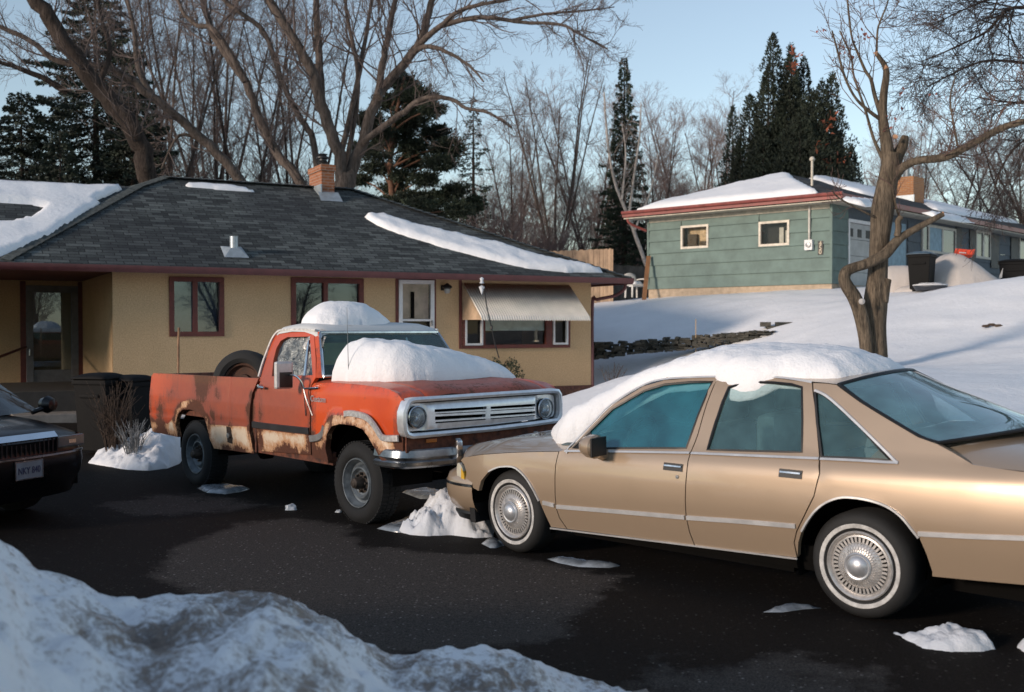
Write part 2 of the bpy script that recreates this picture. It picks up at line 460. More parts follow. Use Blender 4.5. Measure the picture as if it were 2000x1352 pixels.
nA = noise_n(t, 2.2, 6, .65, pos); nB = noise_n(t, 26, 5, .7, pos); nC = noise_n(t, 160, 3, .6, pos)
dd = math_n(t, 'ADD', attr(t, 'dry'), math_n(t, 'MULTIPLY', math_n(t, 'SUBTRACT', nA.outputs["Fac"], .5), .62))
nE = noise_n(t, 7, 6, .7, pos); dd = math_n(t, 'ADD', dd, math_n(t, 'MULTIPLY', math_n(t, 'SUBTRACT', nE.outputs["Fac"], .5), .30))
dk = ramp(t, math_n(t, 'MULTIPLY_ADD', dd, 5.0), [(.28, 0.), (.55, .55), (.95, 1.)]); dk.inputs[0].links[0].from_node.inputs[2].default_value = .5
vor = N(t, "TexVoronoi"); vor.inputs["Scale"].default_value = 30; lk.new(pos, vor.inputs["Vector"])
spk = ramp(t, vor.outputs["Distance"], [(.16, 1.), (.30, 0.)]); rnd = N(t, "SeparateColor"); lk.new(vor.outputs["Color"], rnd.inputs[0])
sp = math_n(t, 'MULTIPLY', math_n(t, 'MULTIPLY', spk.outputs[0], ramp(t, nB.outputs["Fac"], [(.36, .3), (.56, 1.)]).outputs[0]), ramp(t, rnd.outputs[0], [(.70, 0.), (.90, 1.)]).outputs[0])
nD = noise_n(t, 70, 4, .7, pos)
grain = ramp(t, math_n(t, 'ADD', math_n(t, 'MULTIPLY', nC.outputs["Fac"], .5), math_n(t, 'MULTIPLY', nD.outputs["Fac"], .5)), [(.40, 0.), (.60, 1.)]).outputs[0]
cd = mixc(t, grain, (.034, .029, .025), (.135, .115, .099)); cd = mixc(t, ramp(t, nB.outputs["Fac"], [(.35, .0), (.7, .5)]).outputs[0], cd, (.035, .031, .03))
cw = mixc(t, grain, (.0068, .0056, .0048), (.024, .0195, .0165))
col = mixc(t, dk.outputs[0], cw, cd); col = mixc(t, math_n(t, 'MULTIPLY', sp, math_n(t, 'MULTIPLY_ADD', dk.outputs[0], .55)), col, (.40, .36, .32))
col.node.inputs[0].links[0].from_node.inputs[1].links[0].from_node.inputs[2].default_value = .25
lk.new(col, p.inputs["Base Color"])
lk.new(mixc(t, dk.outputs[0], (.75, .75, .75), (.95, .95, .95)), p.inputs["Roughness"])
p.inputs["Specular IOR Level"].default_value = .08
bump(t, p, math_n(t, 'ADD', nC.outputs["Fac"], math_n(t, 'MULTIPLY', nB.outputs["Fac"], .7)), .55, .012)
tag(m_.build("driveway", am, fix=False, smooth=180), kind="structure")

# ------------------------------------------------------------------ snow heaps
def heap(name, poly, zb, H, edge, label, cat="snow", mat=None, step=.06, lump=.03, ls=3.0, F=None, seed=0, drop=.06, group=None, sharp=1.0):
    """a snow heap over a footprint: rounded rim, lumpy top; zb(u, v) is what it lies on, H(u, v) its depth"""
    poly = [tuple(q) for q in poly]
    def fn_all(P2):
        d = np.maximum(sdist(P2, poly), 0); out = []
        for (u, v), dd in zip(P2, d):
            t = min(1, dd / edge); pr = math.sqrt(max(0, 1 - (1 - t) ** 2)) ** sharp
            hh = H(u, v) if callable(H) else H
            z = zb(u, v) if callable(zb) else zb
            out.append((u, v, z - drop * (1 - pr) + hh * pr + pr * lump * (fbm(u, v, seed, ls, 4) + .6 * abs(fbm(u, v, seed + 9, ls * 2.6, 3)))))
        return out
    cache = MB(); panel(poly, lambda u, v: (u, v, 0), step, mb=cache)
    P2 = np.array([(a, b) for a, b, c in cache.v]); cache.v = fn_all(P2)
    # skirt so that the heap is a body, not a sheet
    cnt = {}
    for f in cache.f:
        for i in range(len(f)):
            e = (f[i], f[(i + 1) % len(f)]); k = tuple(sorted(e)); cnt[k] = cnt.get(k, 0) + 1
    be = [e for e, c in cnt.items() if c == 1]; ids = sorted({i for e in be for i in e}); mp = {i: len(cache.v) + k for k, i in enumerate(ids)}
    cu, cv = P2.mean(0)
    for i in ids: x, y, z = cache.v[i]; cache.v.append((x + (cu - x) * .02, y + (cv - y) * .02, z - .02))
    cache.f += [(a, b, mp[b], mp[a]) for a, b in be]
    o = cache.build(name, mat or SNOW, smooth=180)
    if F is not None: o.location = tuple(F.o); o.rotation_euler = F.e
    return tag(o, label, cat, group)

# foreground bank of ploughed snow: a height sheet whose crest follows the view
_crest = [(-260, 985), (-120, 1010), (0, 1062), (60, 1112), (110, 1128), (190, 1160), (262, 1172), (330, 1170), (400, 1165), (470, 1158), (530, 1160), (580, 1178), (640, 1212), (700, 1250), (770, 1282), (850, 1272), (960, 1266), (1030, 1285), (1130, 1325), (1250, 1356), (1400, 1400), (1700, 1480), (2100, 1560)]
def bank_z(x, y):
    u = 1000 + FPX * x / max(y, .5); c = np.interp(u, [q[0] for q in _crest], [q[1] for q in _crest])
    Yr = 4.55 + .25 * math.sin(x * 1.7 + 1) + .15 * math.sin(x * 4.1)
    zr = at(u, c, Yr)[2]
    if y <= Yr:
        k = (Yr - y)
        z = zr + .10 * math.sin(min(k, 1.6) * 1.3) * (1 if zr > .3 else .4)
        line = EYE - (EYE - zr) * y / Yr
        z = min(z, zr + (line - zr) * .62)
        z += (.06 * fbm(x, y, 2, 1.9, 5) + .085 * abs(fbm(x, y, 7, 3.6, 5)) - .045) * min(1, k * 3)
    else:
        k = (y - Yr) / max(.25, zr * 1.15); z = zr * (1 - min(1, k) ** 1.25) - .06 * min(1, k)
    z += .018 * fbm(x, y, 11, 6.0, 3) + .020 * abs(fbm(x, y, 21, 13.0, 4))
    vd = mnoise.voronoi(Vector((x * 5.5 + .4 * fbm(x, y, 3, 3, 2), y * 5.5, 0)))[0]; vd2 = mnoise.voronoi(Vector((x * 13, y * 13, 4)))[0]
    if y < 5.0: z += .075 * max(0, .42 - vd[0]) * (1 + fbm(x, y, 31, 1.2, 2)) + .030 * max(0, .40 - vd2[0])
    return z
bx_ = np.arange(-4.6, 2.6, .024); by_ = np.arange(1.6, 5.9, .024)
P_ = np.array([[(x, y, bank_z(x, y)) for y in by_] for x in bx_])
tag(MB().grid(P_).build("snow_bank", DIRTY, fix=False, smooth=180), "long grimy ploughed snow bank with brown dirt, nearest the camera, edging the driveway", "snow bank")
# ------------------------------------------------------------------ the yellow house
_h = at(1154, 766, 27.0)
HF = Frame(_h[0], _h[1], R(28.47), _h[2])
def hw(x, y, Y=0.0): return HF.side(x, y, Y)
STUCCO = M("yellow_stucco", (.52, .37, .17), .9, var=.22, vs=1.3, bmp=.9, bs=70)
# coarse stucco grain
def stucco():
    m, t, p, ns, lk = nodes("stucco_grain")
    a = noise_n(t, 38, 4, .7); b = noise_n(t, 1.1, 5, .6)
    c = mixc(t, ramp(t, a.outputs["Fac"], [(.34, 0.), (.66, 1.)]).outputs[0], (.46, .31, .170), (.68, .48, .29))
    c = mixc(t, ramp(t, b.outputs["Fac"], [(.35, .0), (.7, .30)]).outputs[0], c, (.36, .26, .14))
    lk.new(c, p.inputs["Base Color"]); p.inputs["Roughness"].default_value = .95; p.inputs["Specular IOR Level"].default_value = .1
    bump(t, p, a.outputs["Fac"], .6, .02); return m
STUCCO = stucco()
OXBLOOD = M("oxblood_paint", (.13, .032, .024), .6, var=.3, vs=9)
GUTTER = M("oxblood_gutter", (.115, .035, .036), .45, var=.2, vs=4)
WHITEP = M("white_paint", (.70, .70, .70), .5, var=.12, vs=5)
CREAMP = M("cream_paint", (.60, .50, .36), .6)
BRICKD = M("dark_brick_base", (.13, .055, .04), .85, var=.5, vs=16, bmp=.5, bs=40)
PANE = glass("window_pane", (.5, .55, .58), .05, (.07, .10, .15), ior=2.2, gcol=(.66, .84, 1.0))
PANEC = glass("clear_pane", (.8, .82, .82), .03, (.2, .2, .2), ior=1.35)
ROOMD = M("dark_room", (.05, .045, .04), .9)
CURTAIN = M("net_curtain", (.10, .14, .21), .9, vs=14)
PEACH = M("peach_blind", (.80, .60, .48), .8, vs=4)
TEALB = M("teal_blind", (.62, .74, .70), .8, vs=4)

def shingles(name, cols, sx=.33, sz=.14):
    m, t, p, ns, lk = nodes(name)
    tc = N(t, "TexCoord").outputs["Object"]; mp = N(t, "Mapping"); mp.inputs["Scale"].default_value = (1, 1.117, 0.0); lk.new(tc, mp.inputs[0])
    b = N(t, "TexBrick"); b.inputs["Scale"].default_value = 1.0; b.inputs["Brick Width"].default_value = sx; b.inputs["Row Height"].default_value = sz
    b.inputs["Mortar Size"].default_value = .008; b.inputs["Bias"].default_value = 0.0; b.offset = .37; b.inputs["Mortar"].default_value = (0.008, .008, .009, 1)
    b.inputs["Color1"].default_value = (0, 0, 0, 1); b.inputs["Color2"].default_value = (1, 1, 1, 1); lk.new(mp.outputs[0], b.inputs["Vector"])
    n1 = noise_n(t, .55, 5, .6); n2 = noise_n(t, 22, 4, .7)
    f = math_n(t, 'ADD', math_n(t, 'MULTIPLY', b.outputs["Color"], .55), math_n(t, 'MULTIPLY', n2.outputs["Fac"], .5))
    c = mixc(t, ramp(t, f, [(.2, 0.), (.85, 1.)]).outputs[0], cols[0], cols[1])
    c = mixc(t, math_n(t, 'MULTIPLY', ramp(t, n1.outputs["Fac"], [(.42, 0.), (.6, 1.)]).outputs[0], .6), c, cols[2])
    c = mixc(t, b.outputs["Fac"], c, (.012, .012, .014))
    lk.new(c, p.inputs["Base Color"]); p.inputs["Roughness"].default_value = .9; p.inputs["Specular IOR Level"].default_value = .2
    h = math_n(t, 'SUBTRACT', math_n(t, 'MULTIPLY', n2.outputs["Fac"], .5), b.outputs["Fac"])
    bump(t, p, h, .8, .02); return m
SHING = shingles("grey_shingles", ((.024, .028, .029), (.135, .150, .146), (.030, .033, .037)))
RIDGE = M("ridge_shingles", (.065, .075, .072), .9, var=.5, vs=12, bmp=.5)

house = root("yellow_house", HF, "yellow stucco ranch house with oxblood trim and dark shingled hip roof, behind the pickup", "house")
EZ = 2.78
def rect(a, b, Y=0.0, pts=None):
    p, q = hw(*a, Y), hw(*b, Y); return min(p[0], q[0]), max(p[0], q[0]), min(p[2], q[2]), max(p[2], q[2])
W1 = rect((330, 540), (438, 657)); W2 = rect((568, 543), (710, 545)); W2 = (W2[0], W2[1], 1.5, W2[3])
DR = rect((778, 548), (847, 548)); DR = (DR[0], DR[1], .45, DR[3])
W3 = rect((903, 600), (1113, 679)); W3 = (W3[0], W3[1], W3[2], 2.62)
def rq(r): return [(r[0], r[2]), (r[1], r[2]), (r[1], r[3]), (r[0], r[3])]
XR = -11.36                               # corner where the entry is set back
YR = float(HF.px(161, 640, XR)[1])        # depth of the entry
mb = panel([(XR, .18), (0, .18), (0, EZ), (XR, EZ)], lambda u, v: (u, 0, v), .6, holes=[rq(W1), rq(W2), rq(DR), rq(W3)], lip=(0, .16, 0))
mb.quad((0, 0, .18), (0, 8.4, .18), (0, 8.4, EZ), (0, 0, EZ))            # right end wall
mb.quad((XR, 0, -.1), (XR, YR, -.1), (XR, YR, EZ), (XR, 0, EZ))          # side of the entry
mb.box(-20, XR, YR, YR + .15, -.2, EZ)                                    # set-back wall
mb.box(-20, 0.0, 8.3, 8.45, -.2, EZ)
mb.build("wall", STUCCO, house, smooth=0)
MB().box(XR, .012, -.012, .12, -.6, .18).box(-.11, .012, .12, 8.4, -.6, .18).build("brick_base", BRICKD, house, smooth=0)
MB().box(-20, -.2, .5, 8.2, -.1, .35).box(-11.2, -.2, 3.2, 3.3, .3, 2.7).build("interior", ROOMD, house, smooth=0)

def frame_mb(r, wd, y0, y1):
    x0, x1, z0, z1 = r
    return MB().box(x0, x1, y0, y1, z0, z0 + wd).box(x0, x1, y0, y1, z1 - wd, z1).box(x0, x0 + wd, y0, y1, z0 + wd, z1 - wd).box(x1 - wd, x1, y0, y1, z0 + wd, z1 - wd)
def window(parent, r, wd, mull=(), fm=None, y=-.03, yp=.06, extra=None, pane=None):
    fm = fm or OXBLOOD
    mb = frame_mb(r, wd, y, .07)
    for m_ in mull: mb.box(m_ - .05, m_ + .05, y + .004, .07, r[2] + wd, r[3] - wd)
    f = mb.build("window", fm, parent, smooth=0, bevel=.006)
    MB().quad((r[0] + .02, yp, r[2] + .02), (r[1] - .02, yp, r[2] + .02), (r[1] - .02, yp, r[3] - .02), (r[0] + .02, yp, r[3] - .02)).build("pane", pane or PANE, f, smooth=0)
    return f
f1 = window(house, W1, .10, (hw(381, 600)[0],))
MB().box(W1[0] + .1, W1[1] - .1, .25, .27, W1[2], W1[3]).build("curtain", CURTAIN, f1, smooth=0)
f2 = window(house, W2, .11, (hw(636, 600)[0],))
f3 = window(house, W3, .07, (), pane=PANEC)
xs = [hw(x, 650)[0] for x in (906, 943, 947, 1066, 1078, 1109)]
for a_, b_ in ((1, 2), (3, 4)): MB().box(xs[a_], xs[b_], -.028, .07, W3[2] + .07, W3[3] - .07).build("mullion", OXBLOOD, f3, smooth=0)
for a, b in ((xs[0], xs[1]), (xs[4], xs[5])):
    frame_mb((a + .02, b - .01, W3[2] + .075, W3[3] - .07), .05, -.045, .03).build("sash", WHITEP, f3, smooth=0, bevel=.004)
MB().box(xs[1], xs[4], -.05, 0, W3[2] - .0, W3[2] + .09).build("sill", OXBLOOD, f3, smooth=0, bevel=.005)
zb_ = hw(1000, 646)[2]
MB().box(xs[2], xs[3], .075, .09, zb_, W3[3]).build("blind", TEALB, f3, smooth=0)
# storm door
dr = frame_mb(DR, .09, -.05, .05).box(DR[0] + .09, DR[1] - .09, -.03, .05, DR[2] + .09, hw(800, 640)[2]).box(DR[0] + .09, DR[1] - .09, -.028, .05, hw(800, 625)[2] - .03, hw(800, 625)[2] + .02)
d_ = dr.build("door", WHITEP, house, smooth=0, bevel=.008)
MB().quad((DR[0] + .05, .0, DR[2] + .3), (DR[1] - .05, .0, DR[2] + .3), (DR[1] - .05, .0, DR[3] - .05), (DR[0] + .05, .0, DR[3] - .05)).build("pane", PANEC, d_, smooth=0)
zz_ = hw(800, 626)[2]
MB().box(DR[0] + .1, DR[1] - .1, .06, .08, zz_, DR[3] - .08).build("blind", PEACH, d_, smooth=0)
MB().box(hw(803, 600)[0], hw(809, 600)[0], -.01, .05, zz_ + .05, hw(805, 570)[2]).build("curtain_gap", DARK, d_, smooth=0)
MB().box(DR[1] - .09, DR[1] - .06, -.1, -.05, zz_ - .12, zz_ + .0).build("handle", STEEL, d_, smooth=0, bevel=.006)
MB().box(DR[0] - .07, DR[0], -.02, .08, DR[2], DR[3] + .1).box(DR[1], DR[1] + .05, -.02, .08, DR[2], DR[3] + .1).box(DR[0], DR[1], -.02, .08, DR[3], DR[3] + .1).build("door_casing", OXBLOOD, house, smooth=0)
# set-back entry door
def ew(x, y): return HF.side(x, y, YR - .05)
a, b = ew(50, 548), ew(154, 772)
E_ = (a[0], b[0], b[2], 2.62)
DKDOOR = M("shaded_door_paint", (.16, .16, .165), .6)  # white door; the shade of the entry is put into this grey
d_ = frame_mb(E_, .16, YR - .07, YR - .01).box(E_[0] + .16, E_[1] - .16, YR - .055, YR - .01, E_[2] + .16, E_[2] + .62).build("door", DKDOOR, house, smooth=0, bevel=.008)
tag(d_, "white storm door set back in the entry, its shade put into grey paint")
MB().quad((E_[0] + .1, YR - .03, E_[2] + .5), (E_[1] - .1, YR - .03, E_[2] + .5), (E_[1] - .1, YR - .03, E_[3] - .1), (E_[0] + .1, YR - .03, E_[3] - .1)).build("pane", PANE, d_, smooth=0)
MB().box(E_[0] + .05, E_[0] + .08, YR - .13, YR - .07, E_[2] + .95, E_[2] + 1.12).build("handle", CHROME, d_, smooth=0, bevel=.006)
MB().box(E_[1], E_[1] + .12, YR - .06, YR, E_[2], 2.72).box(E_[0] - .12, E_[0], YR - .06, YR, E_[2], 2.72).build("door_casing", OXBLOOD, house, smooth=0)
MB().box(E_[0] + .9, E_[1], YR - .1, YR - .07, E_[2] - .06, E_[2] - .005).build("threshold", M("orange_threshold", (.45, .20, .05), .6), house, smooth=0)
CONC = M("concrete", (.22, .20, .18), .9, bmp=.3)
MB().box(E_[0] - .6, XR - .05, -.25, YR - .02, -.4, E_[2] - .07).box(E_[0] - .3, XR - .05, -.65, -.25, -.4, E_[2] - .27).build("entry_step", CONC, house, smooth=0, bevel=.015)
# railing by the entry
MB().tube([HF.side(-40, 712, .35), HF.side(50, 678, YR - .2)], .03, 6).build("handrail", OXBLOOD, house)

# roof
RZ0, RY0, SL = 2.84, -.68, .4965
def rz(u, v): return RZ0 + SL * (v - RY0)
A_, B_ = (-9.56, 4.2), (-4.75, 4.2)
WJ = HF.side(265, 365, lambda x, z: (z - RZ0) / SL + RY0)
WJ = (WJ[0], WJ[1])
XE = .76
front = [(-22, RY0), (XE, RY0), B_, A_, WJ, (-22, WJ[1])]
mb = panel(front, lambda u, v: (u, v, rz(u, v)), 1.2)
back = 4.2 + (4.2 - RY0)
def P3(u, v): return (u, v, rz(u, v) if v <= 4.2 else rz(u, 8.4 - v))
mb.add([(XE, RY0, RZ0), (XE, back, RZ0), (*B_, rz(*B_))], [(0, 1, 2)])
mb.add([(XE, back, RZ0), (-13.4, back, RZ0), (*A_, rz(*A_)), (*B_, rz(*B_))], [(0, 1, 2, 3)])
mb.add([(*A_, rz(*A_)), (*WJ, rz(*WJ)), (-13.4, back, RZ0)], [(0, 1, 2)])
mb.add([(-22, WJ[1], rz(*WJ)), (*WJ, rz(*WJ)), (-13.4, back, RZ0), (-22, back, RZ0)], [(0, 1, 2, 3)])
roof = mb.build("roof", SHING, house, smooth=0)
K_ = HF.side(4, 508, lambda x, z: (z - RZ0) / SL + RY0)
def cap(pts, wd=.17):
    P = [np.array((x, y, z + .02)) for x, y, z in pts]; m_ = MB(); n = 26
    for i in range(len(P) - 1):
        d = P[i + 1] - P[i]; L = np.linalg.norm(d); d /= L; sd_ = np.cross(d, [0, 0, 1]); sd_ /= np.linalg.norm(sd_); k = int(L / .2)
        for j in range(k):
            a = P[i] + d * (j * L / k); b = P[i] + d * ((j + 1.15) * L / k); up0 = np.array((0, 0, .035))
            m_.add([a - sd_ * wd - up0 * .9, a + up0 * .2, a + sd_ * wd - up0 * .9, b - sd_ * wd - up0 * .3, b + up0 * .9, b + sd_ * wd - up0 * .3], [(0, 1, 4, 3), (1, 2, 5, 4)])
    return m_
m_ = cap([(K_[0], K_[1], rz(K_[0], K_[1])), (*WJ, rz(*WJ)), (*A_, rz(*A_)), (*B_, rz(*B_)), (XE - .02, RY0 + .02, RZ0)])
m_.build("ridge_cap", RIDGE, roof, smooth=0, fix=False)
MB().box(-22, XE, RY0 + .02, 0, EZ - .04, EZ - .015).box(.0, XE - .02, .0, back, EZ - .04, EZ - .015).box(-22, XR, 0, YR, EZ - .04, EZ - .015).build("soffit", OXBLOOD, house, smooth=0)
gut = MB(); pr = [(-.0, .0), (-.11, .0), (-.115, -.05), (-.10, -.10), (-.07, -.135), (0, -.135)]
gut.prism(pr, lambda a, b: (-22, RY0 + a, RZ0 + b - .0), lambda a, b: (XE, RY0 + a, RZ0 + b - .0))
gut.box(XE - .02, XE + .03, RY0, back, RZ0 - .15, RZ0 - .01)
gut.build("gutter", GUTTER, house, smooth=40)
cz = [HF.px(*q, XE - .1) for q in ((1186, 551), (1187, 562), (1176, 571), (1160, 574))]
MB().tube(smooth_pts([(XE - .12, RY0 + .1, RZ0 - .12), (XE - .13, RY0 + .12, RZ0 - .26), (.5, -.35, 2.42), (.12, -.1, 2.32), (.06, .02, 2.2), (.06, .02, .1)], 4), .042, 8).build("downspout", GUTTER, house)
# chimney
def chim(x, y, Yl): return HF.side(x, y, Yl)
cx0, cx1 = chim(628, 330, 3.55)[0], chim(653, 330, 3.55)[0]
ct = chim(640, 321, 3.55)[2]
def bricks(name, c1, c2, mortar, sx=.22, sz=.075):
    m, t, p, ns, lk = nodes(name)
    tc = N(t, "TexCoord").outputs["Object"]; sp = N(t, "SeparateXYZ"); lk.new(tc, sp.inputs[0]); cb = N(t, "CombineXYZ")
    lk.new(math_n(t, 'ADD', sp.outputs[0], sp.outputs[1]), cb.inputs[0]); lk.new(sp.outputs[2], cb.inputs[1])
    b = N(t, "TexBrick"); b.inputs["Scale"].default_value = 1; b.inputs["Brick Width"].default_value = sx; b.inputs["Row Height"].default_value = sz; b.inputs["Mortar Size"].default_value = .008
    b.inputs["Color1"].default_value = (*c1, 1); b.inputs["Color2"].default_value = (*c2, 1); b.inputs["Mortar"].default_value = (*mortar, 1); lk.new(cb.outputs[0], b.inputs["Vector"])
    n = noise_n(t, 9, 5); c = mixc(t, math_n(t, 'MULTIPLY', n.outputs["Fac"], .45), b.outputs["Color"], tuple(x * .5 for x in c1))
    lk.new(c, p.inputs["Base Color"]); p.inputs["Roughness"].default_value = .9; bump(t, p, b.outputs["Fac"], -.5, .01); return m
BRK = bricks("chimney_brick", (.36, .13, .055), (.24, .085, .04), (.34, .27, .22))
ch = MB().box(cx0, cx1, 3.55, 4.55, 4.3, ct).box(cx0 - .03, cx1 + .03, 3.52, 4.58, ct - .16, ct - .02).build("chimney", BRK, roof, smooth=0)
FLASH = M("galvanised_flashing", (.42, .47, .50), .45, .5, .2, 7)
fz = rz(0, 3.5)
MB().add([(cx0 - .12, 3.25, rz(0, 3.25) + .02), (cx1 + .12, 3.25, rz(0, 3.25) + .02), (cx1 + .1, 3.54, rz(0, 3.54) + .14), (cx0 - .1, 3.54, rz(0, 3.54) + .14)], [(0, 1, 2, 3)]).box(cx0 - .04, cx0 - .005, 3.5, 4.5, 4.9, rz(0, 4.1) + .05).build("flashing", FLASH, roof, smooth=0)
cmx = (cx0 + cx1) / 2
MB().lathe([(.10, 0), (.13, .10), (.14, .12), (.10, .16), (.10, .20), (.17, .22), (.17, .25), (.09, .29), (0.13, .33), (0, .34)], 14, (cmx, 3.95, ct - .02), 'z').build("chimney_cap", TRIMB, roof)
vp = HF.side(457, 494, lambda x, z: (z - RZ0) / SL + RY0)
vh = HF.side(455, 462, vp[1])[2] - vp[2]
MB().lathe([(.085, -.1), (.085, vh), (.06, vh), (.06, vh - .1)], 16, (vp[0], vp[1], vp[2]), 'z').build("vent_pipe", FLASH, roof)
m_ = MB(); n = 20
ring = [(vp[0] + .24 * math.cos(t) * (1 if True else 1), vp[1] + .24 * math.sin(t)) for t in np.linspace(0, 2 * math.pi, n, endpoint=False)]
sq = [(vp[0] - .26, vp[1] - .26), (vp[0] + .26, vp[1] - .26), (vp[0] + .22, vp[1] + .28), (vp[0] - .22, vp[1] + .28)]
m_.add([(x, y, rz(x, y) + .015) for x, y in sq] + [(vp[0] - .09, vp[1] - .09, vp[2] + .1), (vp[0] + .09, vp[1] - .09, vp[2] + .1), (vp[0] + .09, vp[1] + .09, vp[2] + .12), (vp[0] - .09, vp[1] + .09, vp[2] + .12)], [(0, 1, 5, 4), (1, 2, 6, 5), (2, 3, 7, 6), (3, 0, 4, 7)])
m_.build("vent_flashing", FLASH, roof, smooth=0)
# awning
ax0, ax1 = hw(903, 555)[0], hw(1112, 557)[0]
atop = hw(1000, 556)[2]
ab = HF.px(940, 622, ax0); ad, abz = -ab[1], ab[2]
AWN = M("awning_metal", (.80, .74, .65), .5, var=.1, vs=3); AWS = M("sun_tinted_awning_side", (.50, .36, .24), .5)  # side slats carry the low sun's orange in their colour
m_ = MB(); K = 46; P = []
for i in range(K * 4 + 1):
    f = i / (K * 4); x = ax0 + (ax1 - ax0) * f + .0
    o = .022 if (i % 4) in (1, 2) else 0
    P.append([(x, -.03 - o * .3, atop + o), (x, -ad * .96, abz + .05 + o), (x, -ad - .0 - o, abz - (.05 if (i % 4) in (1, 2) else .03))])
aw = m_.grid(np.array(P)).build("awning", AWN, house, smooth=20, solid=.004)
for xx in (ax0, ax1):
    K2 = 14; m_ = MB()
    for i in range(K2):
        y0 = -ad * i / K2; y1 = -ad * (i + .93) / K2
        zt0 = atop + (abz - atop) * i / K2; zt1 = atop + (abz - atop) * (i + .93) / K2
        m_.add([(xx - .006, y0, abz - .03), (xx - .006, y1, abz - .03), (xx - .006, y1, zt1), (xx - .006, y0, zt0), (xx + .012, y0, abz - .03), (xx + .012, y1, abz - .03), (xx + .012, y1, zt1), (xx + .012, y0, zt0)],
               [(0, 1, 2, 3), (7, 6, 5, 4), (0, 4, 5, 1), (1, 5, 6, 2), (2, 6, 7, 3), (3, 7, 4, 0)])
    m_.build("awning_side", AWS, aw, smooth=0)
MB().box(ax0 - .09, ax0 - .02, -.025, 0, W3[2], atop + .1).build("awning_trim", OXBLOOD, house, smooth=0)
# porch lantern
lp = hw(869, 562, -.12)
ln = MB().box(lp[0] - .05, lp[0] + .05, -.03, 0, lp[2] - .06, lp[2] + .06).tube([(lp[0], -.02, lp[2]), (lp[0], -.16, lp[2] + .05), (lp[0] + .02, -.2, lp[2] - .0)], .014, 6).lathe([(.02, .1), (.11, .03), (.12, .0), (.07, -.03)], 12, (lp[0] + .02, -.2, lp[2] + .0), 'z').build("porch_lantern", TRIMB, house)
MB().lathe([(.07, -.03), (.075, -.07), (.05, -.13), (0, -.14)], 12, (lp[0] + .02, -.2, lp[2]), 'z').build("lantern_glass", M("clouded_glass", (.35, .34, .32), .3), ln)

RF = lambda x, z: (z - RZ0) / SL + RY0
def rp(L): return [tuple(HF.side(*q, RF)[:2]) for q in L]
S1 = [(0, 356.5), (95, 362), (255, 366), (190, 394), (206, 394), (160, 426), (109, 460), (50, 487), (0, 503)]
p0 = rp(S1); xl = -19.5
S1b = rp([(0, 436), (28, 433), (70, 420), (85, 407), (60, 402), (0, 398)])
poly = [(xl, p0[0][1])] + p0 + [(xl, p0[-1][1])] + [(xl, S1b[0][1])] + S1b + [(xl, S1b[-1][1])]
heap("snow_patch", poly, rz, .10, .12, "wide snow sheet on the yellow house roof left of its hip ridge", step=.12, lump=.03, ls=1.2, F=HF)
heap("snow_patch", rp([(348, 359.5), (378, 359), (454, 364), (504, 373), (501, 376.5), (426, 372), (369, 367)]), rz, .07, .12, "short thin sliver of snow just under the ridge of the yellow house roof", step=.1, lump=.02, F=HF, seed=3)
heap("snow_patch", rp([(708, 424), (719, 420), (750, 423), (819, 444), (896, 461), (973, 479), (1050, 502), (1108, 514), (1165, 526), (1187, 534), (1108, 534), (1070, 530), (1031, 526), (990, 517), (965, 511), (930, 502), (896, 493), (860, 484), (838, 476), (800, 465), (781, 459), (755, 449), (735, 441)]), rz, .13, .16, "long tapering tongue of snow down the right end of the dark shingled roof", step=.1, lump=.03, F=HF, seed=5)

# service drop wire hanging from the gutter
ct_ = hw(941, 549, RY0 - .1)
P = [HF.wor(HF.side(*q, -1.2)) for q in ((947, 572), (951, 600), (960, 640), (966, 668), (975, 700))]
m_ = MB().tube(smooth_pts([HF.wor((ct_[0] + .05, RY0 - .1, hw(943, 565, -.8)[2]))] + P, 5), .014, 5)
q = P[2]; m_.lathe([(0, -.06), (.03, -.03), (.03, .03), (0, .06)], 8, tuple(q), 'z')
o = empty("drop_cable", label="black cable hanging from the gutter past the striped awning to the evergreen shrub", cat="cable")
m_.build("wire", TRIMB, o)
INS = M("glazed_insulator", (.62, .66, .70), .2)
a = HF.wor(hw(941, 549, RY0 - .13)); b = HF.wor(hw(941, 563, RY0 - .13))
MB().lathe([(0, .09), (.05, .06), (.03, 0), (.055, -.05), (0, -.07)], 10, tuple(a), 'z').build("insulator", INS, o)
MB().lathe([(0, .07), (.07, .03), (.05, -.03), (.03, -.08), (0, -.16)], 10, tuple(b), 'z').build("insulator", INS, o)
# figurine on the window sill
fp = hw(1046, 666, .12)
tag(MB().lathe([(.0, 0), (.09, 0), (.09, .03), (.045, .05), (.05, .12), (.035, .2), (.055, .28), (.03, .36), (.04, .4), (.0, .45)], 10, (0, 0, 0), 'z').build("figurine", CREAMP, loc=tuple(HF.wor((fp[0], .12, fp[2] - .02)))), "cream statuette standing inside the wide window under the awning", "figurine")

# ------------------------------------------------------------------ the green house on the rise
GF = Frame(9.74, 32.8, R(-42.79), 0)
GREEN = M("green_siding", (.135, .19, .172), .8, var=.22, vs=2.2, bmp=.25, bs=30)
FASC = M("red_fascia", (.23, .06, .05), .5, vs=5)
SOFF = M("beige_soffit", (.50, .45, .36), .7)
GSH = shingles("dark_shingles", ((.018, .02, .022), (.07, .075, .08), (.03, .03, .035)))
gh = root("green_house", GF, "green board sided house with a snowy hip roof and red fascia, up the slope", "house")
GL, ZB, ZT, DEEP = -6.80, 3.17, 5.60, 30.0
course = .405
gw_w = [tuple(GF.side(*q, 0)) for q in ((1331, 442), (1385, 484), (1483, 434), (1543, 479))]
def grect(a, b): return (a[0], b[0], b[2], a[2])
GW1, GW2 = grect(gw_w[0], gw_w[1]), grect(gw_w[2], gw_w[3])
mb = MB()
z = ZB
